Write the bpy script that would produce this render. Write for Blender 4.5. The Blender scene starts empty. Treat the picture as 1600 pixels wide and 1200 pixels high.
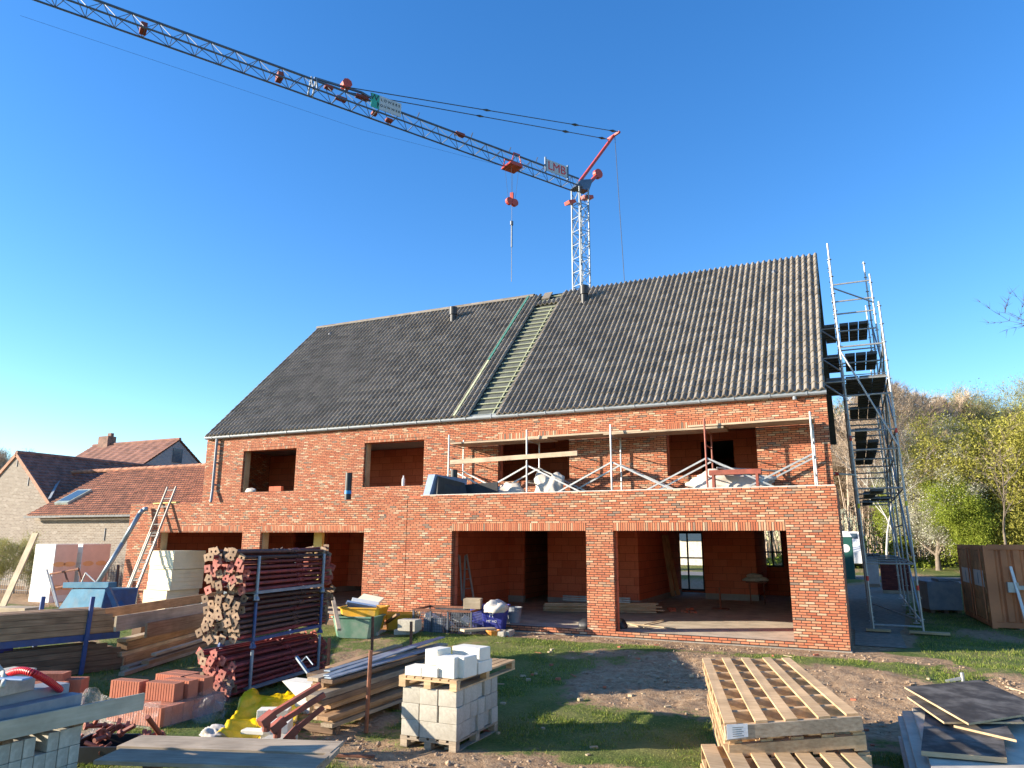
import bpy, bmesh, math, random
from mathutils import Vector, Matrix
import numpy as np
random.seed(7)
sc = bpy.context.scene
COL = sc.collection

# ------------------------------------------------------------------ camera
CAM_Z = 2.21
F_PX = 1124.66
_p, _y, _r = math.radians(12.1025), math.radians(25.1847), math.radians(0.23136)
_h = Vector((-math.sin(_y), math.cos(_y), 0)); _r0 = Vector((math.cos(_y), math.sin(_y), 0)); _u = Vector((0, 0, 1))
_F = _h*math.cos(_p) + _u*math.sin(_p); _U0 = -_h*math.sin(_p) + _u*math.cos(_p)
_R = _r0*math.cos(_r) + _U0*math.sin(_r); _U = -_r0*math.sin(_r) + _U0*math.cos(_r)
cam_d = bpy.data.cameras.new("camera"); cam = bpy.data.objects.new("camera", cam_d); COL.objects.link(cam)
m = Matrix.Identity(4)
for i in range(3):
    m[i][0] = _R[i]; m[i][1] = _U[i]; m[i][2] = -_F[i]
m[2][3] = CAM_Z
cam.matrix_world = m
cam_d.sensor_fit = 'HORIZONTAL'; cam_d.sensor_width = 36; cam_d.lens = F_PX/1600*36
cam_d.clip_start = 0.1; cam_d.clip_end = 2000
sc.camera = cam

def ray(px, py): return _F*F_PX + _R*(px-800) + _U*(600-py)
CO = Vector((0, 0, CAM_Z))
def atZ(px, py, z):          # point of the survey at height z
    r = ray(px, py); return CO + r*((z-CAM_Z)/r.z)
def atY(px, py, y):          # point of the survey on the plane Y = y
    r = ray(px, py); return CO + r*(y/r.y)
def atX(px, py, x):
    r = ray(px, py); return CO + r*(x/r.x)

# ------------------------------------------------------------------ light
SUN_AZ = math.radians(29.6)      # direction the light travels, from +X towards +Y
SUN_EL = math.radians(15.6)
sdir = Vector((math.cos(SUN_AZ)*math.cos(SUN_EL), math.sin(SUN_AZ)*math.cos(SUN_EL), -math.sin(SUN_EL)))
sun_d = bpy.data.lights.new("sun", 'SUN'); sun_d.energy = 5.0; sun_d.angle = math.radians(0.5); sun_d.color = (1.0, 0.89, 0.72)
sun = bpy.data.objects.new("sun", sun_d); COL.objects.link(sun)
sun.rotation_euler = sdir.to_track_quat('-Z', 'Y').to_euler()
w = bpy.data.worlds.new("World"); sc.world = w; w.use_nodes = True
nt = w.node_tree; nt.nodes.clear()
sky = nt.nodes.new('ShaderNodeTexSky'); sky.sky_type = 'NISHITA'; sky.sun_disc = False
sky.sun_elevation = SUN_EL
_s = -sdir
sky.sun_rotation = math.atan2(_s.x, _s.y)
sky.air_density = 1.0; sky.dust_density = 0.15; sky.ozone_density = 3.0; sky.altitude = 0
hs = nt.nodes.new('ShaderNodeHueSaturation'); hs.inputs['Saturation'].default_value = 1.26; hs.inputs['Hue'].default_value = .508
bg = nt.nodes.new('ShaderNodeBackground'); bg.inputs['Strength'].default_value = 0.128
wo = nt.nodes.new('ShaderNodeOutputWorld')
nt.links.new(sky.outputs[0], hs.inputs['Color']); nt.links.new(hs.outputs[0], bg.inputs[0]); nt.links.new(bg.outputs[0], wo.inputs[0])
sc.view_settings.view_transform = 'Standard'; sc.view_settings.look = 'None'
sc.view_settings.exposure = 1.38; sc.view_settings.gamma = 1.0
sc.render.engine = 'CYCLES'
sc.cycles.max_bounces = 6; sc.cycles.diffuse_bounces = 4; sc.cycles.transparent_max_bounces = 12

# ------------------------------------------------------------------ materials
MATS = {}
def new_mat(name):
    mt = bpy.data.materials.new(name); mt.use_nodes = True
    n = mt.node_tree; n.nodes.clear()
    out = n.nodes.new('ShaderNodeOutputMaterial'); b = n.nodes.new('ShaderNodeBsdfPrincipled')
    n.links.new(b.outputs[0], out.inputs[0])
    MATS[name] = mt
    return mt, n, b
class NB:   # small node-building helper
    def __init__(s, n): s.n = n
    def node(s, t, **kw):
        nd = s.n.nodes.new(t)
        for k, v in kw.items(): setattr(nd, k, v)
        return nd
    def link(s, a, b): s.n.links.new(a, b)
    def math(s, op, a, b=None, c=None):
        nd = s.node('ShaderNodeMath', operation=op)
        for i, v in enumerate((a, b, c)):
            if v is None: continue
            if isinstance(v, (int, float)): nd.inputs[i].default_value = v
            else: s.link(v, nd.inputs[i])
        return nd.outputs[0]
    def coord(s): return s.node('ShaderNodeTexCoord').outputs['Object']
    def mapping(s, vec, scale=(1,1,1)):
        mp = s.node('ShaderNodeMapping'); mp.inputs['Scale'].default_value = scale; s.link(vec, mp.inputs[0]); return mp.outputs[0]
    def noise(s, vec, scale, detail=3, rough=.55):
        nz = s.node('ShaderNodeTexNoise'); nz.inputs['Scale'].default_value = scale; nz.inputs['Detail'].default_value = detail
        nz.inputs['Roughness'].default_value = rough
        if vec is not None: s.link(vec, nz.inputs['Vector'])
        return nz.outputs[0]
    def ramp(s, fac, stops, interp='LINEAR'):
        r = s.node('ShaderNodeValToRGB'); r.color_ramp.interpolation = interp
        e = r.color_ramp.elements
        while len(e) < len(stops): e.new(0.5)
        for i, (p, c) in enumerate(stops):
            e[i].position = p; e[i].color = (c[0], c[1], c[2], 1)
        s.link(fac, r.inputs[0]); return r.outputs[0]
    def mix(s, fac, a, b, blend='MIX'):
        mx = s.node('ShaderNodeMix', data_type='RGBA', blend_type=blend)
        if isinstance(fac, (int, float)): mx.inputs[0].default_value = fac
        else: s.link(fac, mx.inputs[0])
        for i, v in ((6, a), (7, b)):
            if isinstance(v, (tuple, list)): mx.inputs[i].default_value = (v[0], v[1], v[2], 1)
            else: s.link(v, mx.inputs[i])
        return mx.outputs[2]
    def bump(s, h, b, strength=.3, dist=.01):
        bp = s.node('ShaderNodeBump'); bp.inputs['Strength'].default_value = strength; bp.inputs['Distance'].default_value = dist
        s.link(h, bp.inputs['Height']); s.link(bp.outputs[0], b.inputs['Normal'])

def mat_plain(name, col, rough=.6, metal=0., var=.25, scale=6., bump=.15, bdist=.004, rnd=0., spec=.5, dirt=None, dirt_amt=.5, dirt_scale=2.5):
    mt, n, b = new_mat(name); q = NB(n)
    co = q.coord(); nz = q.noise(co, scale, 5)
    lo = [c*(1-var) for c in col]; hi = [min(1, c*(1+var)) for c in col]
    c = q.ramp(nz, [(.3, lo), (.7, hi)])
    if rnd:
        oi = q.node('ShaderNodeObjectInfo').outputs['Random']
        v = q.math('MULTIPLY_ADD', oi, 2*rnd, 1-rnd)
        hsv = q.node('ShaderNodeHueSaturation'); q.link(c, hsv.inputs['Color']); q.link(v, hsv.inputs['Value']); c = hsv.outputs[0]
    if dirt:
        dn = q.noise(co, dirt_scale, 6, .65)
        df = q.math('MULTIPLY', q.ramp(dn, [(.45, (0,0,0)), (.68, (1,1,1))]), dirt_amt)
        c = q.mix(df, c, dirt)
    q.link(c, b.inputs['Base Color'])
    b.inputs['Roughness'].default_value = rough; b.inputs['Metallic'].default_value = metal; b.inputs['Specular IOR Level'].default_value = spec
    if bump: q.bump(q.noise(co, scale*4, 4), b, bump, bdist)
    return mt
def mat_brick(name, L, H, joint, stops, mortar, swap=False, rough=.85, bdist=.006, phase=0., jit=.3, bump=.6, stagger=.5, bloom=0.):
    mt, n, b = new_mat(name); q = NB(n)
    co = q.node('ShaderNodeNewGeometry').outputs['Position']
    sp = q.node('ShaderNodeSeparateXYZ'); q.link(co, sp.inputs[0])
    u = q.math('ADD', q.math('ADD', sp.outputs[0], sp.outputs[1]), phase); v = sp.outputs[2]
    if swap: u, v = q.math('ADD', v, .01), u
    row = q.math('FLOOR', q.math('DIVIDE', v, H)); fv = q.math('FRACT', q.math('DIVIDE', v, H))
    wn = q.node('ShaderNodeTexWhiteNoise', noise_dimensions='1D'); q.link(row, wn.inputs['W'])
    off = q.math('MULTIPLY_ADD', q.math('MODULO', row, 2.0), stagger, q.math('MULTIPLY', wn.outputs[0], jit))
    uu = q.math('ADD', q.math('DIVIDE', u, L), off)
    col = q.math('FLOOR', uu); fu = q.math('FRACT', uu)
    cb = q.node('ShaderNodeCombineXYZ'); q.link(col, cb.inputs[0]); q.link(row, cb.inputs[1])
    w2 = q.node('ShaderNodeTexWhiteNoise', noise_dimensions='2D'); q.link(cb.outputs[0], w2.inputs['Vector'])
    c = q.ramp(w2.outputs[0], stops, 'LINEAR')
    nz = q.noise(co, 28, 4, .6)
    c = q.mix(.30, c, q.ramp(nz, [(.3, (.42,.42,.42)), (.7, (1.0,.95,.9))]), 'MULTIPLY')
    big = q.noise(co, .7, 4, .6)
    c = q.mix(.35, c, q.ramp(big, [(.35, (.72,.68,.66)), (.65, (1,1,1))]), 'MULTIPLY')
    if bloom:
        bl = q.math('MULTIPLY', q.ramp(q.noise(co, 1.3, 6, .7), [(.50, (0,0,0)), (.74, (1,1,1))]), q.ramp(q.noise(co, 17, 4, .7), [(.35, (0,0,0)), (.65, (1,1,1))])); c = q.mix(q.math('MULTIPLY', bl, bloom), c, (.60,.44,.34))
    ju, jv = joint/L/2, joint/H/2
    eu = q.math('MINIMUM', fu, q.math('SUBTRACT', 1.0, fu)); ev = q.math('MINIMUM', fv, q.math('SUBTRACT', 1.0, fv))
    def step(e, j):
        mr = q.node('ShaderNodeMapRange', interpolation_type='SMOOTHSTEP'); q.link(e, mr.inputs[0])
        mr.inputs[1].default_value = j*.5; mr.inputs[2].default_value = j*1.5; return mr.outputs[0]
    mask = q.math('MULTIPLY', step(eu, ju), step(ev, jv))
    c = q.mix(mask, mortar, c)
    q.link(c, b.inputs['Base Color']); b.inputs['Roughness'].default_value = rough; b.inputs['Specular IOR Level'].default_value = .25
    tilt = q.math('MULTIPLY', w2.outputs[0], .35)
    hgt = q.math('ADD', q.math('MULTIPLY', mask, q.math('ADD', .8, tilt)), q.math('MULTIPLY', nz, .35))
    q.bump(hgt, b, bump, bdist)
    return mt
def mat_wood(name, a, bcol, rough=.75, rnd=.15, grain=26, dark=.5, knots=True):
    mt, n, b = new_mat(name); q = NB(n)
    co = q.coord()
    oi = q.node('ShaderNodeObjectInfo').outputs['Random']
    av = q.node('ShaderNodeVectorMath', operation='ADD'); q.link(co, av.inputs[0])
    cb = q.node('ShaderNodeCombineXYZ'); q.link(q.math('MULTIPLY', oi, 37.), cb.inputs[0]); q.link(q.math('MULTIPLY', oi, 11.), cb.inputs[1]); q.link(cb.outputs[0], av.inputs[1])
    v = q.mapping(av.outputs[0], (1.4, grain, grain))
    nz = q.noise(v, 1.6, 5, .6)
    c = q.ramp(nz, [(.32, a), (.68, bcol)])
    bl = q.noise(av.outputs[0], 2.2, 4)
    c = q.mix(.6, c, q.ramp(bl, [(.35, (dark, dark, dark)), (.62, (1, 1, 1))]), 'MULTIPLY')
    hsv = q.node('ShaderNodeHueSaturation'); q.link(c, hsv.inputs['Color'])
    q.link(q.math('MULTIPLY_ADD', oi, 2*rnd, 1-rnd), hsv.inputs['Value'])
    q.link(hsv.outputs[0], b.inputs['Base Color']); b.inputs['Roughness'].default_value = rough; b.inputs['Specular IOR Level'].default_value = .3
    q.bump(nz, b, .35, .004)
    return mt

BR = [(0.0, (.51,.158,.078)), (.14, (.58,.20,.098)), (.30, (.43,.128,.064)), (.44, (.60,.235,.12)), (.58, (.53,.172,.084)), (.70, (.62,.30,.165)), (.80, (.56,.208,.106)), (.88, (.72,.48,.31)), (.94, (.50,.30,.18)), (.975, (.34,.22,.15)), (1.0, (.25,.175,.13))]
M = {}
M['brick'] = mat_brick('handmade_red_brick', .1938, .0549, .0145, BR, (.042,.027,.022), phase=40, bloom=.32)  # dark mortar, deepened to carry the shade inside the recessed joints
M['soldier'] = mat_brick('soldier_course_brick', .60, .0549, .0145, BR, (.042,.027,.022), swap=True, phase=40, jit=0, stagger=0)  # joint colour likewise holds the shade of the recesses
M['terra'] = mat_brick('terracotta_block_wall', .50, .249, .011, [(0, (.64,.17,.09)), (.5, (.70,.20,.105)), (1, (.58,.15,.075))], (.24,.065,.033), phase=40, bdist=.003)
M['farmbrick'] = mat_brick('pale_old_brick', .21, .068, .012, [(0, (.24,.195,.155)), (.4, (.30,.245,.195)), (.7, (.22,.17,.13)), (1, (.37,.315,.26))], (.39,.355,.305), phase=80)
M['farbrick'] = mat_brick('plain_grey_brick', .21, .068, .012, [(0, (.30,.28,.28)), (.5, (.36,.33,.32)), (1, (.26,.24,.24))], (.42,.40,.39), phase=80)  # grey brick tones with paler mortar for the distant gable
M['concrete'] = mat_plain('concrete', (.36,.34,.31), .9, var=.18, scale=5, dirt=(.2,.18,.15))
M['floor'] = mat_plain('screed_floor', (.52,.44,.34), .9, var=.15, scale=2.2, dirt=(.25,.2,.15), dirt_amt=.6)
M['plaster'] = mat_plain('ceiling_concrete', (.30,.28,.26), .9)
M['zinc'] = mat_plain('zinc', (.25,.275,.30), .6, .15, .12, 2.5, .05)
M['steel'] = mat_plain('galvanised_steel', (.42,.42,.41), .5, .6, .15, 9, .1)
M['darksteel'] = mat_plain('dark_steel', (.10,.11,.13), .55, .5, .25, 9, .1)
M['blackplastic'] = mat_plain('black_plastic', (.018,.018,.02), .5, 0, .3, 5)
M['bitumen'] = mat_plain('bitumen', (.03,.03,.032), .9)
M['frame'] = mat_wood('jamb_timber', (.50,.34,.18), (.62,.45,.26))
M['insul'] = mat_plain('yellow_insulation', (.70,.50,.16), .8, var=.1)
M['grating'] = mat_plain('deck_grating', (.11,.108,.108), .7, .2)

# ------------------------------------------------------------------ mesh builder
class MB:
    def __init__(s): s.v = []; s.f = []; s.mi = []; s.cur = 0
    def mat(s, i): s.cur = i; return s
    def face(s, *pts):
        k = len(s.v); s.v += [tuple(p) for p in pts]; s.f.append(tuple(range(k, k+len(pts)))); s.mi.append(s.cur)
    def hexa(s, c):          # c: 8 corners, bottom ring 0-3 then top ring 4-7 (counter-clockwise from above)
        k = len(s.v); s.v += [tuple(p) for p in c]
        for q in ((3,2,1,0), (4,5,6,7), (0,1,5,4), (1,2,6,5), (2,3,7,6), (3,0,4,7)):
            s.f.append(tuple(k+i for i in q)); s.mi.append(s.cur)
    def box(s, x0, x1, y0, y1, z0, z1, M4=None):
        c = [Vector(p) for p in ((x0,y0,z0),(x1,y0,z0),(x1,y1,z0),(x0,y1,z0),(x0,y0,z1),(x1,y0,z1),(x1,y1,z1),(x0,y1,z1))]
        if M4 is not None: c = [M4 @ p for p in c]
        s.hexa(c); return s
    def bar(s, p0, p1, w, h, up=(0,0,1)):
        p0 = Vector(p0); p1 = Vector(p1); d = (p1-p0).normalized(); up = Vector(up)
        sd = d.cross(up)
        if sd.length < 1e-4: sd = d.cross(Vector((1,0,0)))
        sd.normalize(); u = sd.cross(d).normalized()
        a = sd*(w/2); b = u*(h/2)
        s.hexa([p0-a-b, p0+a-b, p1+a-b, p1-a-b, p0-a+b, p0+a+b, p1+a+b, p1-a+b]); return s
    def tube(s, p0, p1, r, n=6, r1=None, cap=True):
        p0 = Vector(p0); p1 = Vector(p1); d = p1-p0
        if d.length < 1e-6: return s
        d.normalize(); a = d.orthogonal().normalized(); b = d.cross(a)
        r1 = r if r1 is None else r1; k = len(s.v)
        for p, rr in ((p0, r), (p1, r1)):
            for i in range(n):
                t = 2*math.pi*i/n; s.v.append(tuple(p + a*(math.cos(t)*rr) + b*(math.sin(t)*rr)))
        for i in range(n):
            j = (i+1) % n; s.f.append((k+i, k+j, k+n+j, k+n+i)); s.mi.append(s.cur)
        if cap:
            s.f.append(tuple(k+n-1-i for i in range(n))); s.mi.append(s.cur)
            s.f.append(tuple(k+n+i for i in range(n))); s.mi.append(s.cur)
        return s
    def path(s, pts, r, n=6):
        pts = [Vector(p) for p in pts]
        for i in range(len(pts)-1): s.tube(pts[i], pts[i+1], r, n)
        return s
    def lathe(s, c, prof, n=16, axis=None):
        c = Vector(c); k = len(s.v)
        for (r, z) in prof:
            for i in range(n):
                t = 2*math.pi*i/n; s.v.append((c.x+r*math.cos(t), c.y+r*math.sin(t), c.z+z))
        for j in range(len(prof)-1):
            for i in range(n):
                i2 = (i+1) % n; s.f.append((k+j*n+i, k+j*n+i2, k+(j+1)*n+i2, k+(j+1)*n+i)); s.mi.append(s.cur)
        s.f.append(tuple(k+n-1-i for i in range(n))); s.mi.append(s.cur)
        s.f.append(tuple(k+(len(prof)-1)*n+i for i in range(n))); s.mi.append(s.cur)
        return s
    def grid(s, P):          # P[i][j] rows of points
        k = len(s.v); nr = len(P); nc = len(P[0])
        for r in P: s.v += [tuple(p) for p in r]
        for i in range(nr-1):
            for j in range(nc-1):
                s.f.append((k+i*nc+j, k+i*nc+j+1, k+(i+1)*nc+j+1, k+(i+1)*nc+j)); s.mi.append(s.cur)
        return s
    def build(s, name, mats, parent=None, smooth=False, bevel=0., local=False, world_m=None):
        me = bpy.data.meshes.new(name)
        vs = s.v
        root = parent
        while root is not None and root.parent is not None: root = root.parent
        if root is not None and not local:
            inv = root.matrix_basis.inverted(); vs = [tuple(inv @ Vector(p)) for p in vs]
        me.from_pydata(vs, [], s.f)
        if not isinstance(mats, (list, tuple)): mats = [mats]
        for mt in mats: me.materials.append(M[mt] if isinstance(mt, str) else mt)
        if len(mats) > 1: me.polygons.foreach_set('material_index', s.mi)
        if smooth: me.polygons.foreach_set('use_smooth', [True]*len(me.polygons))
        me.update()
        o = bpy.data.objects.new(name, me); COL.objects.link(o)
        if parent is not None: o.parent = parent
        if bevel:
            bv = o.modifiers.new('bevel', 'BEVEL'); bv.width = bevel; bv.segments = 2; bv.limit_method = 'ANGLE'
        return o
def tag(o, label=None, cat=None, group=None, kind=None):
    if label: o['label'] = label
    if cat: o['category'] = cat
    if group: o['group'] = group
    if kind: o['kind'] = kind
    return o
def thing(name, label, cat, loc, rz=0., group=None):
    o = bpy.data.objects.new(name, None); COL.objects.link(o); o.empty_display_size = .2
    o.location = loc; o.rotation_euler = (0, 0, rz)
    o.matrix_basis = Matrix.Translation(Vector(loc)) @ Matrix.Rotation(rz, 4, 'Z')
    return tag(o, label, cat, group)
def dup(root, loc=None, rz=None, label=None, mat=None):
    r = root.copy(); COL.objects.link(r)
    if mat is not None: r.matrix_basis = mat
    else:
        if loc is not None: r.location = loc
        if rz is not None: r.rotation_euler = (0, 0, rz)
    if label: r['label'] = label
    for ch in list(root.children):
        c = ch.copy(); COL.objects.link(c); c.parent = r
        for g in list(ch.children):
            d = g.copy(); COL.objects.link(d); d.parent = c
    return r
def frame_m(p0, p1, up=(0,0,1)):     # local X along p0->p1, origin at p0
    p0 = Vector(p0); d = (Vector(p1)-p0).normalized(); up = Vector(up)
    y = up.cross(d)
    if y.length < 1e-4: y = Vector((0,1,0)).cross(d)
    y.normalize(); z = d.cross(y)
    mm = Matrix.Identity(4)
    for i in range(3): mm[i][0] = d[i]; mm[i][1] = y[i]; mm[i][2] = z[i]; mm[i][3] = p0[i]
    return mm
def board(name, p0, p1, w, t, mat, label=None, cat=None, group=None, up=(0,0,1), bevel=.004, parent=None):
    """one plank or beam whose mesh runs along its own X axis"""
    mm = frame_m(p0, p1, up); L = (Vector(p1)-Vector(p0)).length
    b = MB(); b.box(0, L, -w/2, w/2, -t/2, t/2)
    o = b.build(name, mat, None, bevel=bevel, local=True)
    if parent is not None:
        o.parent = parent; root = parent
        while root.parent is not None: root = root.parent
        o.matrix_basis = root.matrix_basis.inverted() @ mm
    else: o.matrix_basis = mm
    return tag(o, label, cat, group)
def text(name, s, size, mat, parent, mm, depth=.004):
    cu = bpy.data.curves.new(name, 'FONT'); cu.body = s; cu.size = size; cu.extrude = depth; cu.align_x = 'CENTER'; cu.align_y = 'CENTER'
    tmp = bpy.data.objects.new(name, cu); COL.objects.link(tmp)
    dg = bpy.context.evaluated_depsgraph_get()
    me = bpy.data.meshes.new_from_object(tmp.evaluated_get(dg)); bpy.data.objects.remove(tmp)
    me.materials.clear(); me.materials.append(M[mat])
    o = bpy.data.objects.new(name, me); COL.objects.link(o); o.parent = parent
    root = parent
    while root.parent is not None: root = root.parent
    o.matrix_basis = root.matrix_basis.inverted() @ mm
    return o

# ------------------------------------------------------------------ terrain
def sst(a, b, x):
    t = min(1, max(0, (x-a)/(b-a))); return t*t*(3-2*t)
YARD = -.35
def gz(x, y):
    z = YARD*(1-sst(11.0, 16.0, y))
    z -= .03*sst(15.5, 16.0, y)
    z += (.02*(y-25) if y > 25 else 0)*(sst(-3, 1, x) if y < 40 else 1)
    return min(z, 1.6)
from mathutils import noise as mn
def fbm(x, y, s, o=3):
    return mn.fractal(Vector((x*s, y*s, 3.1)), 1.0, 2.0, o)
def grassy(x, y):
    """share of grass, 0 = bare soil"""
    g = .66 + .6*fbm(x, y, .55) + .25*fbm(x, y, 2.3)
    def blob(cx, cy, rx, ry, amt):
        d = ((x-cx)/rx)**2 + ((y-cy)/ry)**2
        return amt*math.exp(-d)
    g -= blob(-3.5, 12.9, 1.6, 1.4, 1.15); g -= blob(-.3, 13.2, 1.6, 1.7, 1.0); g -= blob(2.6, 13.0, 2.0, 1.6, 1.3)
    g -= blob(-2.2, 7.6, 1.3, 1.0, 1.1); g -= blob(-4.2, 8.0, 1.2, .5, .6); g += blob(-3.6, 10.6, 1.3, .9, .5)
    g -= 1.0*sst(16.0, 16.5, y)*(1-sst(-.6, .8, x)) if y < 40 else 0
    g -= 1.2*math.exp(-((y-16.45)/.55)**2)*(1-sst(.5, 2, x))
    g -= .8*math.exp(-((y-14.9)/.6)**2)*(1-sst(-2.6, -1.2, x))*sst(-6.5, -4.5, x)*.6
    g += blob(-5.9, 12.4, 1.4, 2.6, .6) + blob(-2.6, 9.8, 1.5, .9, .6) + blob(1.2, 11.6, .6, .5, .7) + blob(3.2, 16.8, 3.5, 1.4, .8) + blob(-4.8, 15.4, 2.8, .25, .55)
    if x > -.8 and 16 < y < 40: g -= 1.3*(1-sst(.5, 1.3, x))*sst(17, 19, y)
    return max(0, min(1, g))
def build_ground():
    xs = sorted(set([-600, -300, -150, -90, -60, -45] + [round(-36+i*.9, 3) for i in range(28)] + [round(-11+i*.1, 3) for i in range(165)] + [5.6, 6, 6.5, 7.2, 8, 9, 10, 12, 15, 20, 30, 45, 70, 120, 250, 600]))
    ys = sorted(set([-300, -60, -20, -5, 0, 2, 3.5] + [round(5+i*.1, 3) for i in range(136)] + [18.8, 19.2, 19.8, 20.4, 21, 22, 23, 24, 25, 26, 27, 28, 30, 32, 34, 37, 40, 44, 48, 54, 60, 70, 85, 110, 160, 250, 400, 700]))
    vs = []; g = []
    for y in ys:
        for x in xs:
            k = grassy(x, y) if (-40 < x < 40 and -10 < y < 90) else .85
            z = gz(x, y)
            if -12 < x < 6 and 4 < y < 16.6:
                z += (1-k)*(.045*fbm(x, y, 2.6, 4)+.025*fbm(x, y, 7, 3)) + .03*fbm(x, y, .6)
                if -3.4 < x < -1.2 and 6 < y < 8.4: z += .035*math.sin((x*.5+y*1.0)*34+1.5*fbm(x, y, 1.0))*(1-k)
            vs.append((x, y, z)); g.append(k)
    nx = len(xs); fs = [(j*nx+i, j*nx+i+1, (j+1)*nx+i+1, (j+1)*nx+i) for j in range(len(ys)-1) for i in range(nx-1)]
    me = bpy.data.meshes.new('ground'); me.from_pydata(vs, [], fs); me.polygons.foreach_set('use_smooth', [True]*len(fs))
    at = me.attributes.new('grass', 'FLOAT', 'POINT'); at.data.foreach_set('value', g)
    mt, n, b = new_mat('soil_and_turf'); q = NB(n)
    a = q.node('ShaderNodeAttribute', attribute_name='grass').outputs['Fac']
    co = q.node('ShaderNodeNewGeometry').outputs['Position']
    n1 = q.noise(co, 9, 6, .65); n2 = q.noise(co, 1.1, 4)
    soil = q.ramp(n1, [(.28, (.17,.105,.058)), (.5, (.33,.215,.125)), (.75, (.47,.335,.21))])
    turf = q.ramp(q.noise(co, 24, 5, .7), [(.3, (.05,.075,.018)), (.55, (.10,.14,.03)), (.78, (.20,.21,.07))])
    turf = q.mix(q.ramp(n2, [(.4, (0,0,0)), (.7, (.5,.5,.5))]), turf, (.32,.26,.11))
    fac = q.math('ADD', a, q.math('MULTIPLY', q.math('SUBTRACT', n1, .5), 1.1))
    fc = q.ramp(fac, [(.38, (0,0,0)), (.6, (1,1,1))])
    q.link(q.mix(fc, soil, turf), b.inputs['Base Color']); b.inputs['Roughness'].default_value = .95; b.inputs['Specular IOR Level'].default_value = .15
    q.bump(q.math('ADD', n1, q.math('MULTIPLY', q.noise(co, 45, 4), .5)), b, .8, .035)
    me.materials.append(mt)
    o = bpy.data.objects.new('ground', me); COL.objects.link(o); tag(o, kind='structure')
build_ground()
# ------------------------------------------------------------------ the new house
YF, YU, YB = 16.9, 19.6, 31.0
house = thing('brick_house', 'unfinished red brick twin house with dark tiled roof and open window holes', 'house', (-11.1, YF, 0))
def wall(mb, x0, x1, y0, y1, z0, z1, ops=()):
    """box wall along X with rectangular openings (a, b, zlo, zhi)"""
    x = x0
    for (a, b, lo, hi) in sorted(ops):
        if a > x: mb.box(x, a, y0, y1, z0, z1)
        if lo > z0: mb.box(a, b, y0, y1, z0, lo)
        if hi < z1: mb.box(a, b, y0, y1, hi, z1)
        x = b
    if x < x1: mb.box(x, x1, y0, y1, z0, z1)
    return mb
XL, XR, XJ = -22.2, -.32, -11.11
OPR = [(-9.69, -5.95), (-5.27, -1.38)]; OPL = [(-20.72, -17.06), (-16.34, -12.51)]
HR, HL, LH = 2.395, 2.36, .19
fw = MB()
wall(fw, XJ+.008, -10.69, YF, YF+.1, 0, 3.28)
wall(fw, -10.69, XR, YF, YF+.1, 0, 3.335, [(a, b, .11, HR+LH) for a, b in OPR])
wall(fw, XL, XJ-.008, YF, YF+.1, 0, 3.27, [(a, b, .11, HL+LH) for a, b in OPL])
fw.box(XR-.1, XR, YF+.1, YU+.1, 0, 3.335); fw.box(XL, XL+.1, YF+.1, YB, 0, 3.27)
fw.box(XL+.1, XR-.1, YF+2.6, YF+2.69, 3.0, 3.2)
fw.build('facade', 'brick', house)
jf = MB(); jf.box(XJ-.008, XJ+.008, YF+.03, YF+.09, 0, 3.26); jf.build('movement_joint', 'blackplastic', house)
cap = MB(); cap.box(-10.69, XR-.02, YF+.004, YF+.3, 3.338, 3.36); cap.build('parapet_edge', mat_plain('mortar_bed', (.55,.52,.47), .9), house)
pc = MB(); pc.box(XL+.1, XJ, YF+.1, YF+.3, 2.9, 3.24); pc.box(XJ, XR-.1, YF+.1, YF+.3, 2.9, 3.335); pc.build('parapet_core', 'terra', house)
for a, b in OPR:
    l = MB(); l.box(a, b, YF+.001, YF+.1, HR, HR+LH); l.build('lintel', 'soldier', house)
for a, b in OPL:
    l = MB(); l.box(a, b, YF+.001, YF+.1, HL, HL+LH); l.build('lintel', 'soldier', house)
ft = MB(); ft.box(XL-.05, XR+.03, YF-.07, YF+.3, -.45, -.012); ft.build('footing', mat_plain('earthy_concrete', (.27,.235,.19), .95, var=.25, scale=4, bump=.5, bdist=.02), house)
sl = MB(); sl.box(XL+.1, XR-.12, YF+.1, YU, -.1, .085); sl.box(XL+.1, -1.12, YU, YB-.1, -.1, .085); sl.build('floor_slab', 'floor', house)
# weep holes: dark boxes in two bands, standing for the shade in short open joints
wh = MB()
for (n_, xx, st_, yy, zz_) in ((10, -9.9, 1.02, YF, 2.86), (10, -21.2, 1.04, YF, 2.82), (20, -20.9, 1.04, YU, 5.545)):
    for i in range(n_): wh = MB(); wh.box(xx+i*st_, xx+i*st_+.02, yy-.003, yy+.02, zz_, zz_+.05); wh.box(xx+i*st_-.02, xx+i*st_+.05, yy-.004, yy-.003, zz_-.01, zz_+.012); wh.build('weep_hole', 'blackplastic', house)
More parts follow.
